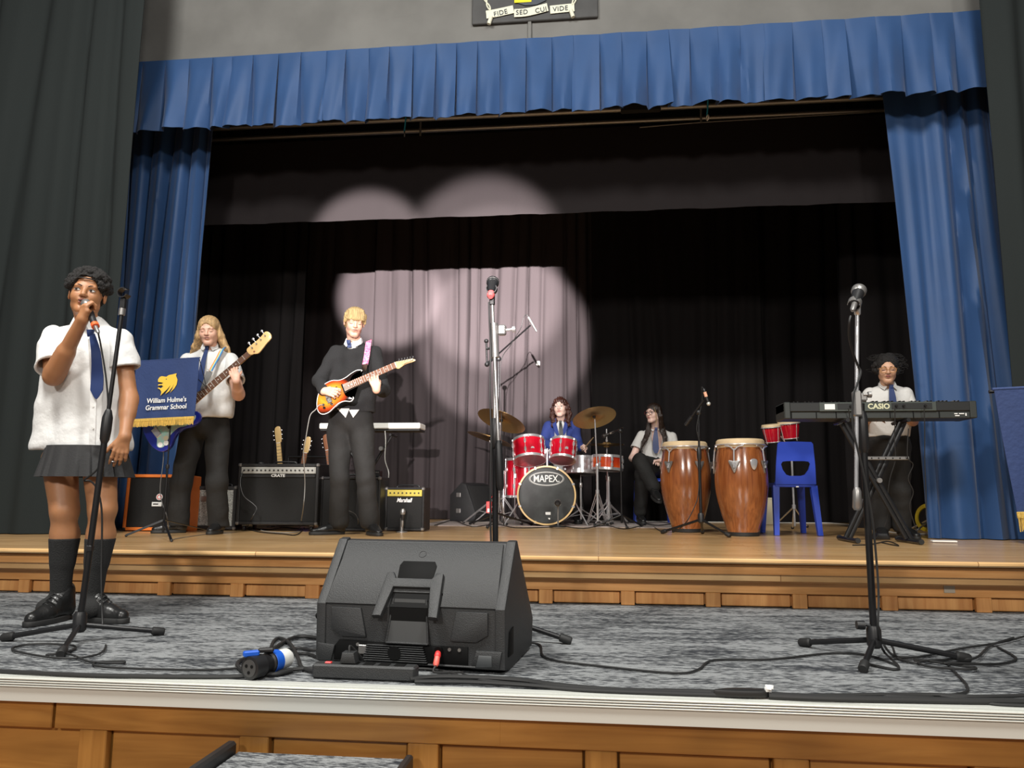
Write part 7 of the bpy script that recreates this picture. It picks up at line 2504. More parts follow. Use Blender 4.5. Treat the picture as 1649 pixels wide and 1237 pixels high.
    ld = MB().tube(spline([V((-2.112,6.420,1.350)), V((-2.033,6.380,1.320)), V((-1.997,6.360,1.260)), (-2.123,6.712,1.176)], 6), .0035, 6).build('cable', M['greym'])
    tag(ld, 'curved lead between the blond guitarist\'s feet', 'cable')
    # white keyboard on its stand
    Y = 7.05
    a, b_ = V((-2.622,7.050,2.126)), V((-1.646,7.050,2.110))
    c = (a + b_) / 2
    k = thing('white_keyboard', 'slim white digital piano on a stand behind the blond guitarist', 'keyboard', c)
    L = b_.x - a.x
    MB().box((c.x, 7.15, c.z + .005), (L, .24, .055), .008).build('case', M['white'], k)
    MB().box((c.x, 7.16, c.z - .032), (L - .01, .22, .020), .004).build('underside', MG['keyb2'], k)
    MB().box((c.x, 7.24, c.z + .035), (L - .08, .08, .006), .001).build('key_bed', MG['paper'], k)
    s = thing('keyboard_stand', 'black folding stand under the white digital piano', 'stand', (c.x, 7.15, UF))
    for yy, (p0, p1) in enumerate((((-1.931,7.100,2.039), (c.x - .30, 0, UF + .02)), ((c.x - .33, 0, (-1.931,7.100,2.039)[2]), (c.x + .30, 0, UF + .02)))):
        y_ = 7.10 + yy * .05
        MB().tube([(p0[0], y_, p0[2]), (p1[0], y_, p1[2])], .014, 8).build('leg', M['blackm'], s)
        MB().rod((p0[0], y_ - .06, p0[2] + .0), (p0[0], y_ + .16, p0[2]), .012).build('arm', M['blackm'], s)
        MB().rod((p1[0], y_ - .16, UF + .014), (p1[0], y_ + .16, UF + .014), .014).build('foot_bar', M['blackm'], s)
    MB().lathe([(.02, -.03), (.02, .03)], ((-2.018,7.100,1.910)[0], 7.07, (-2.018,7.100,1.910)[2]), (0, 1, 0), 12).build('joint', M['greym'], s)
    w1 = MB().tube(spline([V((-1.976,7.020,2.074)), V((-1.967,7.020,1.969)), V((-1.977,7.050,1.808)), V((-1.946,7.080,1.682)), V((-1.960,7.080,1.549))], 5), .004, 6).build('cable', M['white'])
    tag(w1, 'white lead hanging from the white digital piano', 'cable')


amps()


# ---------------------------------------------------------------- drum kit
def drum(t, c, ax_, r, depth, shell, top, bottom, lugs=6, name='drum', rim='chrome', hoopw=.016):
    c, ax_ = V(c), V(ax_).normalized()
    s = MB().lathe([(r, -depth / 2 + .012), (r, depth / 2 - .012)], c, ax_, 40).build('shell', shell, t)
    MB().lathe([(r * .94, 0), (r * .98, .003), (r * .98, .006)], c + ax_ * (depth / 2 - .004), ax_, 36).build('batter_head', top, t)
    MB().lathe([(r * .94, 0), (r * .98, -.003), (r * .98, -.006)], c - ax_ * (depth / 2 - .004), ax_, 36).build('resonant_head', bottom, t)
    for sg in (-1, 1):
        z = sg * (depth / 2 - .004)
        h_ = MB()
        h_.lathe([(r * 1.00, -.012), (r * 1.05, -.012), (r * 1.05, .012), (r * 1.00, .012), (r * 1.00, -.012)], c + ax_ * z, ax_, 40)
        h_.torus(c + ax_ * (z + sg * .012), ax_, r * 1.03, .004, 40, 6)
        h_.build('hoop', M[rim] if isinstance(rim, str) else rim, t)
    a = (V((1, 0, 0)) if abs(ax_.x) < .9 else V((0, 1, 0)))
    a = (a - ax_ * a.dot(ax_)).normalized()
    b_ = ax_.cross(a)
    for i in range(lugs):
        th = 2 * PI * (i + .35) / lugs
        e = a * math.cos(th) + b_ * math.sin(th)
        lg = MB()
        lg.rod(c + e * r * 1.055 - ax_ * (depth / 2 - .02), c + e * r * 1.055 + ax_ * (depth / 2 - .02), .0035, n=6)
        for sg in (-1, 1):
            lg.lathe([(.010, -.022), (.013, -.015), (.013, .015), (.010, .022)], c + e * (r + .008) + ax_ * sg * (depth * .22), ax_, 8)
            lg.box(c + e * r * 1.055 + ax_ * sg * (depth / 2 - .004), (.014, .014, .022), .003)
        lg.build('lug', M['chrome'], t)
    return s


def cymbal(name, label, c, n, r, bell=.14):
    c, n = V(c), V(n).normalized()
    t = thing(name, label, 'cymbal', c)
    pr = [(.006, .018 + .012), (r * bell * .6, .016 + .010), (r * bell, .018), (r * bell * 1.15, .014), (r * .6, .006), (r, -.006), (r, -.0075), (r * .6, .0045), (r * bell * 1.15, .0122), (r * bell, .016), (r * bell * .6, .0235), (.006, .0275)]
    MB().lathe(pr, c, n, 56).build('plate', MG['bronze'], t)
    gr = MB()
    for k in range(7):
        rr = r * (.25 + .1 * k)
        gr.torus(c + n * (.0115 - .013 * (.25 + .1 * k) ** 1.2 + .004), n, rr, .0006, 48, 4)
    gr.build('groove', MG['bronze'], t, kind='stuff')
    MB().lathe([(.012, .028), (.014, .031), (.014, .040), (.004, .044)], c, n, 12).build('felt', M['black'], t)
    MB().lathe([(.016, -.004), (.016, .014)], c, n, 12).build('cup_washer', M['black'], t)
    return t


def hw_stand(name, label, base, top, ends, z0, hubz=.30, r=.010, cat='stand', m='chrome', double=True):
    base, top = V(base), V(top)
    t = thing(name, label, cat, (base.x, base.y, z0))
    MB().tube([(base.x, base.y, z0 + .05), (base.x, base.y, z0 + hubz + .25)], r * 1.25, 12).build('lower_tube', M[m], t)
    MB().tube([(base.x, base.y, z0 + hubz + .2), top], r * .75, 10).build('upper_tube', M[m], t)
    MB().lathe([(r * 1.6, -.02), (r * 1.9, -.015), (r * 1.9, .02), (r * 1.5, .03)], (base.x, base.y, z0 + hubz + .25), UP, 12).build('collar', M[m], t)
    MB().lathe([(r * 1.9, -.02), (r * 1.9, .02)], (base.x, base.y, z0 + hubz), UP, 12).build('hub', M[m], t)
    for e in ends:
        e = V((e[0], e[1], z0 + .014))
        h_ = V((base.x, base.y, z0 + hubz))
        d = (e - h_).normalized()
        sd = d.cross(UP).normalized()
        l = MB()
        if double:
            for sg in (-1, 1):
                l.tube([h_ + sd * sg * .010, e + sd * sg * .007], .0045, 6)
        else:
            l.tube([h_, e], r * .8, 8)
        mid = h_.lerp(e, .55)
        l.rod((base.x, base.y, z0 + .10), mid, .004, n=6)
        lo_ = l.build('leg', M[m], t)
        MB().ball(e, .016, 10, (1, 1, .8)).build('rubber_foot', M['rubber'], lo_)
    return t


def drum_kit():
    rz = UF + .010
    # bass drum
    c = V((-0.513,7.800,1.475))
    R_ = (c.z - rz) + .002
    R_ = min(R_, .300)
    c.z = rz + R_ + .006
    ax_ = V((.03, -1, .02)).normalized()
    t = thing('bass_drum', 'bass drum with black front head, white oval lettering and pale hoop', 'drum', (c.x, 8.0, UF))
    cc = c - ax_ * .22
    MB().lathe([(R_ * .955, -.22), (R_ * .955, .20)], cc, ax_, 56).build('shell', MG['red'], t)
    MB().lathe([(R_ * .955, .205), (R_ * .93, .211), (R_ * .93, .215)], cc, ax_, 56).build('front_head', MG['blackhead'], t)
    MB().lathe([(R_ * .955, -.222), (R_ * .93, -.226)], cc, ax_, 48).build('batter_head', MG['head'], t)
    for z in (.215, -.225):
        MB().lathe([(R_ * .945, -.020), (R_ * 1.0, -.020), (R_ * 1.0, .020), (R_ * .945, .020), (R_ * .945, -.020)], cc + ax_ * z, ax_, 64).build('hoop', MG['hoop'], t)
    sx = V((1, .03, 0)).normalized()
    f = cc + ax_ * .2165
    for i in range(8):
        th = 2 * PI * (i + .5) / 8
        e = sx * math.cos(th) + UP * math.sin(th)
        cl = MB()
        cl.box(cc + ax_ * .232 + e * R_ * .975, (.022, .012, .030), .004, Matrix((e.cross(ax_), ax_, e)).transposed())
        cl.rod(cc + ax_ * .232 + e * R_ * 1.02, cc + ax_ * .05 + e * R_ * 1.02, .004, n=6)
        cl.box(cc + ax_ * .06 + e * R_ * .99, (.025, .05, .02), .004, Matrix((e.cross(ax_), ax_, e)).transposed())
        cl.build('tension_claw', M['chrome'], t)
    ring = lambda a_, b__: [f + sx * a_ * math.cos(q) + UP * (b__ * math.sin(q) + .165) for q in [2 * PI * i / 48 for i in range(49)]]
    MB().tube(ring(.165, .063), .0028, 6).build('oval_line', MG['paper'], t)
    MB().tube(ring(.176, .070), .0016, 6).build('oval_line', MG['paper'], t)
    text('lettering', 'MAPEX.', f + UP * .163 + ax_ * .001, sx, UP, .098, MG['paper'], t, .002, offset=.0015, stretch=.80)
    MB().box(f + sx * .015 - UP * .180, (.052, .006, .028), .001).build('small_sticker', MG['paper'], t)
    MB().box(f + sx * .015 - UP * .232, (.042, .006, .018), .001).build('small_sticker', MG['paper'], t)
    for sg in (-1, 1):
        a_ = cc + ax_ * .12 + sx * sg * R_ * .93 + UP * -.05
        e = V((a_.x + sg * .14, a_.y - .16, rz + .006))
        MB().rod(a_, e, .007, n=8).build('spur', M['chrome'], t)
    mh = cc + UP * R_ * .96
    MB().rod(mh, mh + UP * .20, .014).build('tom_mount', M['chrome'], t)
    # toms
    for lb, c_, ax2, r, dp in (('larger red rack tom on the left over the bass drum', (-0.707,8.000,1.941), (-.10, .36, 1), .165, .215), ('smaller red rack tom on the right over the bass drum', (-0.352,8.000,1.941), (.06, .36, 1), .133, .205)):
        t = thing('rack_tom', lb, 'drum', c_)
        drum(t, c_, ax2, r, dp, MG['red'], MG['head'], MG['headclear'], 6)
        c2 = V(c_)
        q = c2 + (mh + UP * .17 - c2).normalized() * r
        MB().rod(c2 + (q - c2) * .98, mh + UP * .18, .009, n=10).build('tom_arm', M['chrome'], t)
        MB().box(c2 + (q - c2), (.03, .04, .05), .006).build('arm_bracket', M['chrome'], t)
        dirn = V((0.35, -1, -.05)).normalized()
        MB().lathe([(.018, 0), (.018, .002)], c2 + V((.3 * r, -r * .96, .02)), (.3, -.95, 0), 16).build('badge', M['chrome'], t)
    # floor tom
    c_ = V((-0.778,8.350,1.665))
    t = thing('floor_tom', 'deep red floor tom behind the left of the bass drum', 'drum', (c_.x, c_.y, UF))
    drum(t, c_, (0, 0, 1), .205, .40, MG['red'], MG['head'], MG['head'], 8)
    for i in range(3):
        a_ = 2.2 + i * 2.094
        e = V((math.cos(a_), math.sin(a_), 0)) * .225
        l = MB().tube([c_ + e + UP * .10, V((c_.x + e.x, c_.y + e.y, rz + .03)), V((c_.x + e.x * 1.08, c_.y + e.y * 1.08, rz + .006))], .006, 8).build('leg', M['chrome'], t)
        MB().box(c_ + e * .97 + UP * .02, (.03, .03, .05), .005).build('leg_bracket', M['chrome'], t)
    # snares
    c_ = V((-0.181,8.350,1.800))
    t = thing('snare_drum', 'polished steel snare drum between the bass drum and the amber drum', 'drum', (c_.x, c_.y, c_.z))
    drum(t, c_, (0, .08, 1), .175, .165, M['chrome'], MG['head'], MG['head'], 8)
    c_ = V((0.102,8.100,1.817))
    t = thing('snare_drum', 'amber lacquered snare drum right of the kit', 'drum', (c_.x, c_.y, c_.z))
    drum(t, c_, (0.04, .05, 1), .155, .135, MG['amber'], MG['head'], MG['head'], 8)
    b1, b2 = V((-0.181,8.350,1.800)), V((0.102,8.100,1.817))
    hw_stand('snare_stand', 'chrome basket stand under the polished steel snare', (b1.x, b1.y, 0), b1 + V((0, 0, -.10)), ((b1.x - .22, b1.y - .18), (b1.x + .24, b1.y - .15), (b1.x, b1.y + .24)), rz, .16)
    hw_stand('snare_stand', 'chrome basket stand under the amber snare', (b2.x + .01, b2.y, 0), b2 + V((0, 0, -.085)), ((0.332,8.867,1.180), (-0.033,8.082,1.180), (b2.x + .05, b2.y + .25)), rz, .22)
    # hi-hat
    hh = V((0.102,8.450,2.033))
    t = thing('hi_hat_cymbals', 'pair of small horizontal hi-hat cymbals on the right of the kit', 'cymbal', hh)
    r = .185
    up_ = [(.006, .03), (.035, .026), (.045, .012), (r, .002), (r, .0005), (.045, .010), (.035, .024), (.006, .028)]
    MB().lathe(up_, hh, UP, 44).build('top_plate', MG['bronze'], t)
    MB().lathe([(a_, -b_ - .006) for a_, b_ in up_], hh, UP, 44).build('bottom_plate', MG['bronze'], t)
    MB().lathe([(.012, .03), (.014, .05), (.006, .06)], hh, UP, 10).build('clutch', M['chrome'], t)
    hw_stand('hi_hat_stand', 'chrome hi-hat stand with pedal on the right of the kit', (hh.x, hh.y, 0), hh + V((0, 0, .17)), ((hh.x - .2, hh.y + .16), (hh.x + .22, hh.y + .16), (hh.x + .03, hh.y - .26)), rz, .24)
    # crash and ride cymbals with their stands
    cl = V((-0.952,7.620,2.221))
    cymbal('crash_cymbal', 'large bronze crash cymbal tilted down to the right over the left of the kit', cl, (.32, .36, 1), .25)
    b_ = V((-1.080,7.620,1.466))
    hw_stand('cymbal_stand', 'chrome cymbal stand with splayed legs at the left of the kit', (cl.x - .03, cl.y + .02, 0), cl + V((-.012, -.014, -.02)), ((-1.426,8.234,1.180), (-0.921,7.863,1.180), (cl.x, cl.y + .32)), rz, .30)
    cr = V((-0.028,7.750,2.263))
    cymbal('crash_cymbal', 'bronze crash cymbal tilted down to the left over the right of the kit', cr, (-.22, .42, 1), .222)
    hw_stand('cymbal_stand', 'chrome cymbal stand with splayed legs at the right of the kit', ((-0.003,7.750,1.594)[0], 7.78, 0), cr + V((.006, -.010, -.02)), ((-0.109,8.064,1.180), (0.083,8.274,1.180), ((-0.003,7.750,1.594)[0] + .1, 8.05)), rz, .34)
    rd = V((-1.138,8.150,2.079))
    cymbal('ride_cymbal', 'thin bronze ride cymbal seen edge-on below the left crash', rd, (.30, .10, 1), .255)
    hw_stand('cymbal_stand', 'chrome cymbal stand behind the left crash, under the ride', (rd.x + .14, rd.y + .05, 0), rd + V((-.006, -.002, -.02)), ((rd.x - .15, rd.y - .12), (rd.x + .36, rd.y - .20), (rd.x + .1, rd.y + .32)), rz, .28)
    # black boom stand at the left of the kit with an overhead microphone
    bx = V((-0.903,7.500,1.195))
    piv = V((-0.964,7.450,2.820))
    t = thing('microphone_stand', 'black boom stand rising behind the centre stand to hold the overhead microphone', 'mic stand', (piv.x, 7.45, UF))
    MB().rod((piv.x, 7.45, UF + .03), piv, .010).build('pole', M['blackm'], t)
    for e in ((-1.307,7.927,1.180), (-1.013,7.129,1.180), (-0.674,7.924,1.180)):
        l = MB().rod((piv.x, 7.45, UF + .14), (e[0], e[1], rz + .010), .010).build('leg', M['blackm'], t)
        MB().ball((e[0], e[1], rz + .012), .016, 8).build('rubber_foot', M['rubber'], l)
    q0, q1 = V((-1.090,7.600,2.804)), V((-0.627,7.200,3.098))
    MB().rod(q0, q1, .008).build('boom', M['blackm'], t)
    MB().rod(q0, q0 + (q1 - q0).normalized() * .12, .014).build('counterweight', M['black'], t)
    MB().ball(piv, .028, 12).build('boom_clamp', M['black'], t)
    m_ = V((-0.646,7.200,3.178))
    t = thing('microphone', 'slim silver overhead microphone at the tip of the rear boom', 'microphone', m_)
    MB().lathe([(.011, 0), (.012, .03), (.012, .11), (.009, .16)], m_, V((-0.580,7.200,3.061)) - m_, 14).build('barrel', M['greym'], t)
    c = MB().tube(spline([m_, V((-0.664,7.200,3.203)), V((-0.695,7.220,3.177)), V((-0.728,7.250,3.074)), V((-0.835,7.350,2.936)), V((-0.942,7.430,2.742)), V((-0.925,7.430,2.067)), V((-0.932,7.430,1.468)), (-0.916,7.612,1.190)], 6), .0035, 6).build('cable', M['rubber'])
    tag(c, 'thin cable arching from the overhead microphone down the rear boom stand', 'cable')
    # bass drum microphone
    m_ = V((-0.385,7.550,1.435))
    t = thing('microphone', 'round dark microphone in front of the bass drum head', 'microphone', m_)
    MB().lathe([(.008, -.03), (.026, -.026), (.032, -.010), (.034, .012), (.028, .045), (.014, .07)], m_ + V((0, -.02, -.02)), (0, -1, -.15), 20).build('grille', M['black'], t)
    MB().torus(m_ + V((0, -.045, -.024)), (0, 1, .15), .030, .004, 20, 6).build('ring', M['greym'], t)
    b_ = V((m_.x, 7.55, UF))
    s = thing('microphone_stand', 'short round-based stand before the bass drum', 'mic stand', b_)
    MB().lathe([(.085, .001), (.085, .010), (.015, .022)], b_ + V((0, 0, .010)), UP, 28).build('base', M['blackm'], s)
    MB().rod(b_ + V((0, 0, .02)), m_ + V((0, 0, -.05)), .008).build('post', M['greym'], s)
    # snare microphone on a black stand at the right
    tx = V((0.228,7.650,2.117))
    t = thing('microphone_stand', 'black boom stand at the right of the kit aimed at the snare', 'mic stand', (tx.x, 7.65, UF))
    MB().rod((tx.x, 7.65, rz + .04), tx, .009).build('pole', M['blackm'], t)
    for e in ((tx.x - .26, 7.60), (tx.x + .04, 7.36), (tx.x + .20, 7.86)):
        l = MB().rod((tx.x, 7.65, rz + .12), (e[0], e[1], rz + .010), .009).build('leg', M['blackm'], t)
        MB().ball((e[0], e[1], rz + .012), .015, 8).build('rubber_foot', M['rubber'], l)
    q1 = V((0.146,7.850,2.114))
    MB().rod(tx + V((.03, -.03, .03)), q1, .007).build('boom', M['blackm'], t)
    MB().ball(tx, .022, 10).build('boom_clamp', M['black'], t)
    mic_body('microphone', 'black microphone pointing at the snare on the right of the kit', q1 + V((-.10, .05, -.04)), V((1, -.5, .4)), 'black', .10, None, .8)
    # red tag hanging on the left stand
    q = V((-1.053,7.500,1.365))
    g = thing('hanging_tag', 'red and white card hanging on the left cymbal stand', 'tag', q)
    MB().box(q, (.052, .006, .11), .002).build('card', MG['redp'], g)
    MB().box(q + V((.002, -.004, -.03)), (.035, .003, .035), .001).build('white_patch', MG['paper'], g)
    MB().rod(q + V((0, 0, .05)), V((cl.x - .05, cl.y - .02, q.z + .17)), .002, n=6).build('string', MG['redp'], g)


drum_kit()


def wedge_small():
    a, b_ = V((-1.622,8.900,1.203)), V((-1.233,9.000,1.633))
    x0, x1 = (-1.647,9.000,1.207)[0], (-1.222,9.000,1.210)[0]
    o = V((x0, 8.70, UF + .010))
    t = thing('floor_monitor', 'small black wedge monitor behind the left of the drum kit', 'speaker', o)
    T = Matrix.Translation(o + V((.21, .25, 0))) @ rot('Z', 62).to_4x4()
    W = .44
    prof = [(-.17, 0), (-.20, .08), (-.05, .42), (.02, .44), (.18, .30), (.18, 0)]
    MB(T).prism(prof, V((-W / 2, 0, 0)), (0, 1, 0), (0, 0, 1), W, .01).build('cabinet', MG['tolex'], t)
    a_, b2 = V((0, -.20, .08)), V((0, -.05, .42))
    u = (b2 - a_).normalized()
    MB(T).prism([(-W / 2 + .02, .02), (W / 2 - .02, .02), (W / 2 - .02, .35), (-W / 2 + .02, .35)], a_, (1, 0, 0), u, .010, .003).build('grille', MG['grille'], t)
    for z in (.12, .30):
        MB(T).box((-W / 2 - .004, .05, z), (.01, .06, .05), .003).build('socket_plate', M['greym'], t)


wedge_small()


# ---------------------------------------------------------------- congas, bongos and their stands
def conga(label, cx, Y, zt, bx, seed):
    t = thing('conga_drum', label, 'drum', (cx, Y, UF))
    H_ = zt - UF
    rb, rm, rt = bx
    pr = []
    for i in range(25):
        v = i / 24
        if v < .62:
            s = v / .62
            r = rb + (rm - rb) * math.sin(s * PI / 2) ** 1.05
        else:
            s = (v - .62) / .38
            r = rm - (rm - rt) * (s ** 1.7)
        pr.append((r, .022 + v * (H_ - .085)))
    o = V((cx, Y, UF))
    N = 36
    # staves: a faceted shell with a fine bead at each joint
    MB().lathe(pr, o, UP, N).build('shell', MG['conga'], t, 12)
    MB().lathe([(rb * 1.01, .0), (rb * 1.05, .004), (rb * 1.05, .030), (rb * 1.0, .034)], o, UP, N).build('rubber_foot', M['rubber'], t)
    zr = H_ - .085
    MB().lathe([(rt * .98, H_ - .075), (rt * 1.02, H_ - .070), (rt * 1.06, H_ - .040), (rt * 1.045, H_ - .015), (rt * .98, H_ - .002), (rt * .9, H_)], o, UP, 48).build('hide_head', MG['hide'], t)
    MB().torus(o + UP * (H_ - .048), UP, rt * 1.085, .0065, 48, 8).build('tension_ring', M['chrome'], t)
    k = 5
    for i in range(k):
        th = 2 * PI * (i + seed) / k
        e = V((math.cos(th), math.sin(th), 0))
        sd = V((-e.y, e.x, 0))
        lg = MB()
        # curved ears of the ring, hook rod, wing plate
        lg.tube(spline([o + e * rt * 1.07 + sd * .075 + UP * (H_ - .060), o + e * rt * 1.09 + sd * .03 + UP * (H_ - .070), o + e * rt * 1.10 + UP * (H_ - .095), o + e * rt * 1.09 - sd * .03 + UP * (H_ - .070), o + e * rt * 1.07 - sd * .075 + UP * (H_ - .060)], 4), .006, 6)
        lg.tube([o + e * rt * 1.115 + UP * (H_ - .085), o + e * rm * 1.035 + UP * (H_ - .235)], .006, 8)
        lg.lathe([(.011, -.018), (.011, .0)], o + e * rm * 1.035 + UP * (H_ - .220), UP, 8)
        lg.box(o + e * rm * 1.01 + UP * (H_ - .205), (.018, .035, .022), .005, Matrix((e, sd, UP)).transposed())
        lg.build('tuning_lug', M['chrome'], t)
        pts = closed([(-.045, .035), (0, .03), (.045, .035), (.022, -.02), (0, -.065), (-.022, -.02)], 3)
        MB().prism(pts, o + e * rm * .985 + UP * (H_ - .215), sd, UP, .012, .002).build('lug_plate', M['greym'], t)
    th = -PI / 2 + (.3 if seed > .3 else .02)
    e = V((math.cos(th), math.sin(th), 0))
    sd = V((-e.y, e.x, 0))
    if seed > .3:
        MB().prism(closed([(-.03, .02), (0, .035), (.03, .02), (.022, -.03), (0, -.055), (-.022, -.03)], 4), o + e * (rm * 1.0) + UP * (H_ - .20), sd, UP, .010, .003).build('shield_badge', M['chrome'], t)
    return t


def percussion():
    z1 = (0.789,7.050,1.966)[2]
    conga('tall wooden conga on the left, just right of the seated girl', (0.780,7.050,1.589)[0], 7.05, z1, (.125, .222, .188), .12)
    z2 = (1.155,6.500,1.949)[2]
    conga('tall wooden conga on the right, beside the blue chair', (1.167,6.500,1.584)[0], 6.50, z2, (.120, .212, .183), .42)
    # stand between the congas
    px_ = (0.824,6.450,1.283)[0]
    Y = 6.45
    t = thing('microphone_stand', 'black boom stand standing between and before the two congas', 'mic stand', (px_, Y, UF))
    hub = V((0.829,6.450,1.293))
    hub.z = UF + .13
    tripod(t, hub, ((0.531,6.660,1.170), (1.010,6.202,1.170), (px_ + .05, Y + .28, 0)), UF)
    clp = V((0.834,6.450,2.172))
    MB().tube([hub, V((hub.x, Y, clp.z - .35))], .0125, 12).build('lower_tube', M['blackm'], t)
    MB().tube([V((hub.x, Y, clp.z - .36)), clp], .009, 12).build('upper_tube', M['blackm'], t)
    MB().lathe([(.015, -.05), (.019, -.04), (.019, .03), (.012, .05)], (hub.x, Y, clp.z - .34), UP, 14).build('clutch', M['black'], t)
    a, b_ = V((0.731,6.500,2.069)), V((0.871,6.400,2.269))
    MB().rod(a, b_, .008).build('boom', M['blackm'], t)
    MB().rod(a, a + (b_ - a).normalized() * .09, .015).build('counterweight', M['black'], t)
    MB().ball(clp, .024, 12).build('boom_clamp', M['black'], t)
    m0, m1 = V((0.871,6.380,2.359)), V((0.907,6.380,2.235))
    t = thing('microphone', 'black microphone with copper band above the congas', 'microphone', m0)
    d = (m1 - m0).normalized()
    MB().lathe([(.010, 0), (.013, .005), (.013, .030)], m0, d, 12).build('tail', M['black'], t)
    MB().lathe([(.0135, .03), (.0135, .070)], m0, d, 12).build('band', mat('copper_band', (.8, .42, .28), .35), t)
    MB().lathe([(.0135, .07), (.0135, .115)], m0, d, 12).build('barrel', M['black'], t)
    MB().ball(m0 + d * .130, .017, 12).build('grille', MG['silverp'], t)
    c = MB().tube(spline([m0, V((0.857,6.390,2.371)), V((0.863,6.410,2.291)), V((0.847,6.430,2.190)), V((0.813,6.430,2.037)), V((0.834,6.430,1.884)), V((0.814,6.430,1.532)), V((0.779,6.420,1.407)), V((0.700,6.400,1.273)), (0.650,6.881,1.176), (0.557,6.971,1.176), (0.554,8.016,1.176)], 6), .004, 6).build('cable', M['rubber'])
    tag(c, 'thin cable down the conga microphone stand and off to the left', 'cable')
    # bongos
    Y = 7.5
    l, r_ = V((1.644,7.500,2.076)), V((1.805,7.500,2.111))
    t = thing('bongos', 'pair of red burst bongos with pale heads on a chrome stand', 'drum', (l + r_) / 2)
    axb = V((.12, -.25, 1)).normalized()
    axb = V((-.10, -.12, 1)).normalized()
    for c_, r in ((l, .088), (r_, .100)):
        pr = [(r * .72, -.085), (r * .82, -.04), (r * .93, .02), (r * .97, .06)]
        MB().lathe(pr, c_, axb, 32).build('shell', MG['red'], t)
        MB().lathe([(r * .97, .055), (r * 1.0, .060), (r * 1.0, .078), (r * .95, .086)], c_, axb, 32).build('hide_head', MG['hide'], t)
        MB().torus(c_ + axb * .058, axb, r * 1.04, .005, 32, 6).build('tension_ring', M['chrome'], t)
        MB().torus(c_ - axb * .082, axb, r * .74, .005, 32, 6).build('base_ring', M['chrome'], t)
        for i in range(4):
            th = 2 * PI * i / 4 + .5
            e = V((math.cos(th), math.sin(th), 0))
            MB().rod(c_ + axb * .06 + e * r * 1.05, c_ - axb * .105 + e * r * .80, .0035, n=6).build('tension_rod', M['chrome'], t)
    MB().box((l + r_) / 2, (.08, .05, .08), .01).build('bridge_block', MG['glossb'], t)
    b_ = (l + r_) / 2
    px_ = (1.828,7.550,1.599)[0]
    s = thing('bongo_stand', 'slim chrome tripod stand holding the bongos behind the blue chair', 'stand', (px_, 7.55, UF))
    MB().tube([(px_, 7.55, UF + .04), (px_, 7.55, b_.z - .16)], .010, 10).build('pole', M['chrome'], s)
    MB().tube([(px_, 7.55, b_.z - .18), b_ + V((0, 0, -.04))], .009, 10).build('neck', M['chrome'], s)
    for e in ((1.939,8.822,1.170), (2.116,8.236,1.170), (px_ + .05, 7.85, 0)):
        lg = MB().rod((px_, 7.55, UF + .22), (e[0], e[1], UF + .014), .007).build('leg', M['chrome'], s)
        MB().ball((e[0], e[1], UF + .014), .016, 8).build('rubber_foot', M['rubber'], lg)
    MB().lathe([(.018, -.02), (.018, .02)], (px_, 7.55, UF + .22), UP, 12).build('hub', M['chrome'], s)
    # box and white cable by the curtain
    bx = V((1.892,9.000,1.204))
    t = thing('card_box', 'beige upright box at the foot of the rear curtain, left of the blue chair', 'box', (bx.x, 8.9, UF))
    z_ = (1.881,8.900,1.445)[2]
    MB().box((bx.x + .02, 8.95, (UF + z_) / 2 + .001), (.13, .10, z_ - UF), .005).build('carton', MG['beige'], t)
    MB().box((bx.x + .01, 8.95, z_ + .012), (.08, .05, .022), .004).build('flap', MG['beige'], t)


percussion()


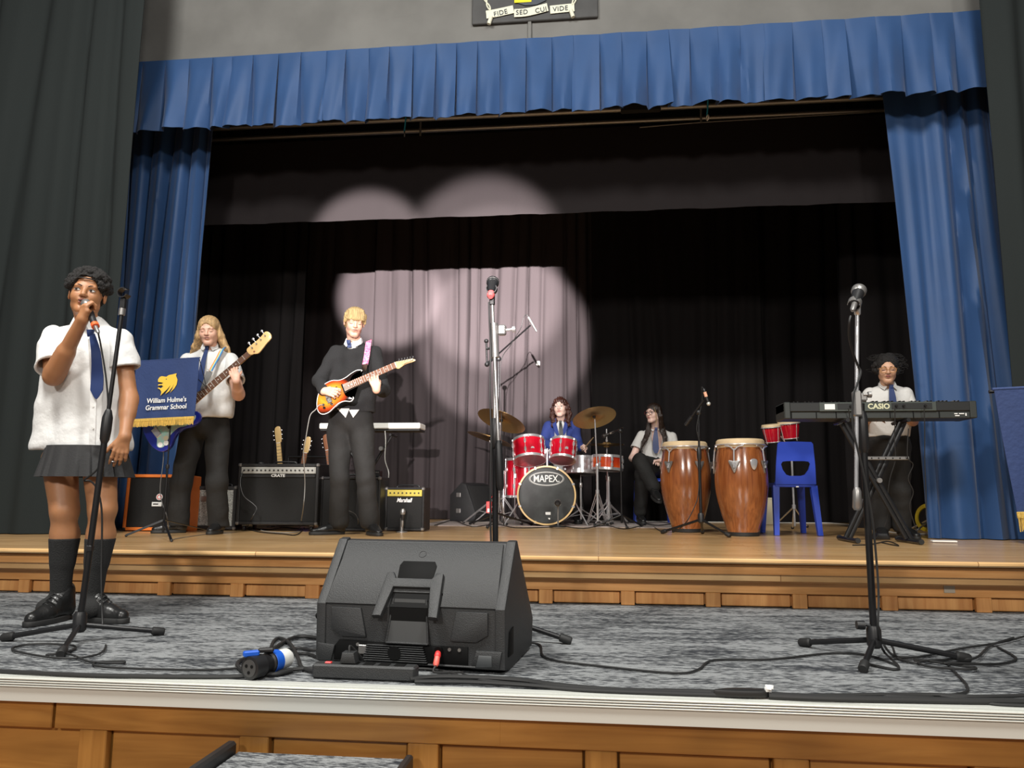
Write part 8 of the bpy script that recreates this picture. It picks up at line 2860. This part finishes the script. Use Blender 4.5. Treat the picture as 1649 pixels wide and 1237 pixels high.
# ---------------------------------------------------------------- chairs
def plastic_chair(label, seatc, yaw, z0, W=.40, seat=.44, top=.80, group=None):
    """one-piece moulded chair; local -y is the sitter's back side (the backrest)"""
    T = Matrix.Translation(V((seatc[0], seatc[1], z0))) @ rot('Z', yaw).to_4x4()
    t = thing('plastic_chair', label, 'chair', (seatc[0], seatc[1], z0), group)
    s = MB(T)
    N, K = 14, 12
    vs, fs = [], []
    for l in (0, 1):
        for k in range(K + 1):
            v = k / K
            for i in range(N + 1):
                u = -1 + 2 * i / N
                w_ = (W / 2) * (.92 + .08 * v)
                z = seat - .018 * (1 - u * u) * math.sin(v * PI) - (.030 * max(0, (v - .85) / .15) ** 2) - l * .012 - .012 * abs(u) ** 4
                vs.append((u * w_, -.19 + .38 * v, z))
    A = (K + 1) * (N + 1)
    for k in range(K):
        for i in range(N):
            a = k * (N + 1) + i
            fs += [(a, a + 1, a + N + 2, a + N + 1), (A + a, A + a + N + 1, A + a + N + 2, A + a + 1)]
    for k in range(K):
        a, b_ = k * (N + 1), k * (N + 1) + N
        fs += [(a, a + N + 1, A + a + N + 1, A + a), (b_, A + b_, A + b_ + N + 1, b_ + N + 1)]
    for i in range(N):
        a = K * (N + 1) + i
        fs += [(a, a + 1, A + a + 1, A + a), (i, A + i, A + i + 1, i + 1)]
    s.add(vs, fs)
    s.box((0, -.185, seat - .022), (W * .93, .02, .045), .006)
    s.build('seat', MG['chair'], t)
    # backrest: two mirrored halves round the opening
    bk = MB(T)
    o = V((0, -.200, seat - .02))
    up = V((0, -.12, 1)).normalized()
    h_ = top - seat + .02
    for sg in (-1, 1):
        half = [(0, .075 + .115), (.075, .19), (.118, .185), (.132, .165), (.118, .12), (.085, .078), (.05, .068), (0, .068), (0, .0), (.185, .0), (.178, .15), (.160, h_ - .02), (.145, h_ - .004), (0, h_)]
        half[0] = (0, .19)
        bk.prism([(sg * x * (W / .40), y) for x, y in half], o + V((0, .006, 0)), (1, 0, 0), up, .014, 0)
    bk.build('backrest', MG['chair'], t)
    for sx in (-1, 1):
        for sy in (-1, 1):
            a = V((sx * (W * .43), sy * .165, seat - .03))
            b_ = V((sx * (W * .49), sy * .215, .004))
            lg = MB(T)
            vs = []
            for p, w_ in ((a, .026), (b_, .019)):
                for (q, r) in ((-1, -1), (1, -1), (1, 1), (-1, 1)):
                    vs.append(p + V((q * w_, r * w_, 0)))
            lg.add(vs, [(0, 1, 5, 4), (1, 2, 6, 5), (2, 3, 7, 6), (3, 0, 4, 7), (3, 2, 1, 0), (4, 5, 6, 7)])
            lg.build('leg', MG['chair'], t)
    return t


c_ = V((1.603,6.720,1.599))
plastic_chair('empty royal blue plastic chair with its back to the hall, right of the congas', (c_.x, 6.78), 3, UF, W=.355, seat=(1.586,6.650,1.608)[2] - UF, top=(1.584,6.580,1.938)[2] - UF)
c_ = V((0.568,8.850,1.679))
plastic_chair('royal blue plastic chair under the seated girl with glasses', (c_.x + .05, 8.90), 180, UF, W=.40, seat=(0.561,8.750,1.684)[2] - UF, top=.74)
lab = MB().box(V((1.615,6.530,1.566)), (.022, .003, .010), .0005).build('chair_sticker', MG['paper'])
tag(lab, 'tiny white sticker on the rear edge of the empty blue chair\'s seat', 'sticker')


# ---------------------------------------------------------------- keyboard and its stand
def keyboard():
    Y = 5.70
    a, b_ = V((1.348,5.740,2.108)), V((2.664,5.740,2.113))
    L = b_.x - a.x
    cx_ = (a.x + b_.x) / 2
    zt = (1.977,5.700,2.164)[2]
    zm = (1.973,5.700,2.095)[2]
    zb = (1.970,5.700,2.046)[2]
    t = thing('keyboard', 'long black electronic keyboard seen from behind on the X stand', 'keyboard', (cx_, 5.85, zb))
    MB().box((cx_, 5.86, (zt + zm) / 2), (L, .26, zt - zm), .006).build('case', MG['keyb2'], t)
    MB().box((cx_, 5.87, (zm + zb) / 2), (L - .01, .26, zm - zb), .004).build('underside', MG['keyb'], t)
    for x0, x1 in ((1255.5, 1266), (1561, 1571.5)):
        xa, xb = a.x + (x0 - 1255.5) / 316 * L, a.x + (x1 - 1255.5) / 316 * L
        MB().box(((xa + xb) / 2, 5.855, (zt + zb) / 2), (xb - xa, .275, zt - zb + .004), .006).build('end_cap', MG['keyb'], t)
    fx = lambda x: a.x + (x - 1255.5) / 316 * L
    MB().box(((fx(1315) + fx(1507)) / 2, 5.727, (zt + zm) / 2), (fx(1507) - fx(1315), .008, zt - zm - .004), .002).build('rear_panel', MG['keyp'], t)
    for x in (1268, 1310, 1343, 1432, 1470, 1512):
        MB().box((fx(x), 5.737, (zm + zb) / 2), (.005, .008, zm - zb), .001).build('rib', MG['monitord'], t)
    for x0, x1 in ((1345, 1372), (1434, 1500)):
        MB().box(((fx(x0) + fx(x1)) / 2, 5.722, (zt + zm) / 2 + .002), (fx(x1) - fx(x0), .004, (zt - zm) * .62), .001).build('socket_panel', MG['keyb2'], t)
    MB().box((fx(1332), 5.721, (zt + zm) / 2), (.072, .003, .040), .001).build('rating_label', MG['paper'], t)
    text('lettering', 'CASIO', V((fx(1413), 5.7215, (zt + zm) / 2)), (1, 0, 0), UP, .052, MG['letter'], t, .002, offset=.0016, stretch=1.0)
    for x, w_, dz in ((1539, .022, .006), (1548, .034, .006), (1555, .008, .0), (1541, .03, -.008)):
        MB().box((fx(x), 5.737, (zm + zb) / 2 + dz), (w_, .004, .007 if x != 1555 else .020), .0005).build('small_label', MG['paper'], t)
    kb = MB().box((cx_, 5.90, zt + .004), (L - .12, .15, .010), .002).build('key_bed', MG['paper'], t)
    nk_ = 44
    bkm = MB()
    for i in range(nk_):
        if i % 7 in (0, 1, 3, 4, 5):
            bkm.box((a.x + .07 + (L - .14) * (i + 1) / nk_, 5.875, zt + .014), (.011, .09, .010), .001)
    bkm.build('black_keys', MG['glossb'], kb, kind='stuff')
    for x, nm in ((1366, 'p'), (1441, 'p'), (1453, 'p'), (1488, 'p')):
        MB().lathe([(.006, 0), (.008, .004), (.008, .022)], (fx(x), 5.722, (zt + zm) / 2 + .006), (0, -1, -.2), 10).build('plug', M['black'], t)
    for lb, pts in (('cable from the middle sockets of the keyboard falling past the stand', [(1441, 658), (1443, 680), (1444, 710), (1447, 740), (1440, 770), (1438, 800), (1441, 825), (1436, 850)]),
                    ('cable from the right socket of the keyboard reaching the yellow reel', [(1488, 656), (1491, 690), (1493, 740), (1497, 790), (1499, 830)]),
                    ('short cable looping under the left end of the keyboard\'s panel', [(1366, 658), (1369, 672), (1360, 680), (1352, 684)]),
                    ('coiling cable at the right of the keyboard stand', [(1463, 690), (1463, 735), (1474, 748), (1468, 770), (1478, 792), (1474, 815), (1482, 840), (1492, 862)])):
        ws = [ypt(x, y, 5.69) for x, y in pts]
        ws = [V((q.x, 5.69 + .02 * i, max(q.z, UF + .01))) for i, q in enumerate(ws)]
        c = MB().tube(spline(ws, 5), .0036, 6).build('cable', M['rubber'])
        tag(c, lb, 'cable')
    s = thing('keyboard_stand', 'black double-braced X stand under the black keyboard', 'stand', (cx_, 5.80, UF))
    xs = {}
    for nm, (x0, y0, x1, y1), yy in (('leg', (1357, 680, 1464, 873), 5.76), ('leg', (1453, 680, 1366, 870), 5.82)):
        p0 = ypt(x0, y0, yy)
        p1 = ypt(x1, y1, yy)
        p1.z = UF + .03
        d = (p1 - p0).normalized()
        for off in (-.016, .016):
            MB().tube([p0 + V((off, 0, 0)), p1 + V((off, 0, 0))], .012, 8, flat=1.4).build(nm, M['blackm'], s)
        MB().rod((p0.x, yy - .12, p0.z + .005), (p0.x, yy + .18, p0.z + .005), .014).build('arm', M['blackm'], s)
        MB().rod((p1.x, yy - .20, UF + .017), (p1.x, yy + .20, UF + .017), .017).build('foot_bar', M['blackm'], s)
        for sg in (-1, 1):
            MB().lathe([(.018, -.015), (.020, .0), (.018, .015)], (p1.x, yy + sg * .20, UF + .0205), (0, 1, 0), 12).build('end_cap', M['rubber'], s)
    q = ypt(1412, 774, 5.79)
    MB().lathe([(.018, -.06), (.018, .06)], q, (0, 1, 0), 14).build('pivot', M['greym'], s)
    a_, b2 = ypt(1396, 738, 5.74), ypt(1464, 738, 5.74)
    MB().box((a_ + b2) / 2, (b2.x - a_.x, .012, .024), .003).build('locking_bar', M['greym'], s)
    for k in range(6):
        MB().lathe([(.005, 0), (.005, .002)], (a_.x + .03 + k * .048, 5.733, a_.z), (0, -1, 0), 8).build('lock_hole', MG['monitord'], s)
    # pedal between the feet
    q = V((2.118,6.182,1.170))
    p = thing('pedal', 'black sustain pedal on the boards between the keyboard stand feet', 'pedal', q)
    MB().prism([(-.055, 0), (.055, 0), (.035, .045), (-.035, .045)], V((q.x, q.y + .06, UF + .002)), (1, 0, 0), UP, .11, .006).build('case', M['black'], p)
    c = MB().tube(spline([zpt(x, y, UF + .006) for x, y in ((1373, 878), (1400, 877), (1430, 872), (1447, 879), (1420, 874))], 5), .004, 6).build('cable', M['rubber'])
    tag(c, 'black lead lying round the sustain pedal', 'cable')
    # yellow cable reel
    q = V((2.779,6.950,1.314))
    t = thing('cable_reel', 'yellow and black cable reel on a metal frame beside the blue curtain', 'cable reel', (q.x, q.y, UF))
    ax_ = V((-1, -.55, .15)).normalized()
    MB().lathe([(.10, .0), (.118, .003), (.118, .016), (.10, .019), (.085, .019), (.085, 0)], q, ax_, 36).build('front_flange', MG['yellow2'], t)
    MB().lathe([(.08, -.08), (.08, .016)], q, ax_, 28).build('drum', M['black'], t)
    MB().lathe([(.118, -.085), (.118, -.070)], q, ax_, 32).build('rear_flange', M['black'], t)
    for (x, y) in ((1459, 852), (1459, 861)):
        e = V((2.800,7.508,1.180)) if y < 855 else V((2.365,6.303,1.180))
        MB().rod(V((2.728,6.900,1.295)) + V((0, -.05, -.01 * (y > 855))), e, .008, n=8).build('frame_tube', M['chrome'], t)
    wt = MB().box(V((2.431,5.846,1.180)) + V((0, 0, .001)), (.16, .06, .012), .003, rot('Z', -8)).build('floor_socket_strip', M['white'])
    tag(wt, 'white socket strip on the boards under the hem of the right blue curtain', 'power strip')
    for lb, pts, m in (('white cable along the back of the stage to the reel', ((1245, 836), (1300, 840), (1340, 842), (1390, 848), (1440, 858), (1500, 860)), M['white']),
                       ('white cable along the curtain foot behind the congas', ((1010, 832), (1050, 836), (1090, 833), (1140, 834), (1180, 837)), M['white'])):
        c = MB().tube(spline([V((q.x * min(1, 9.4 / q.y), min(q.y, 9.4), q.z)) for q in [zpt(x, y, UF + .008) for x, y in pts]], 5), .005, 6).build('cable', m)
        tag(c, lb, 'cable')
    for lb, pts in (('black cables trailing over the rug below the seated girl', ((1000, 838), (1030, 842), (1060, 846), (1090, 842), (1130, 836), (1165, 839))),
                    ('black cable trailing past the bass drum microphone', ((910, 848), (940, 851), (975, 846), (1005, 852), (1040, 845))),
                    ('black cable snaking left of the drum kit', ((700, 846), (730, 838), (760, 848), (800, 844), (830, 850), (890, 849)))):
        c = MB().tube(spline([zpt(x, y, UF + .018) for x, y in pts], 5), .005, 6).build('cable', M['rubber'])
        tag(c, lb, 'cable')


def ypt(x, y, Y):
    d = _f * 1238 + _rr * (x - 824.5) + _uu * (618.5 - y)
    return V((0, 0, 1.5)) + d * (Y / d.y)


keyboard()
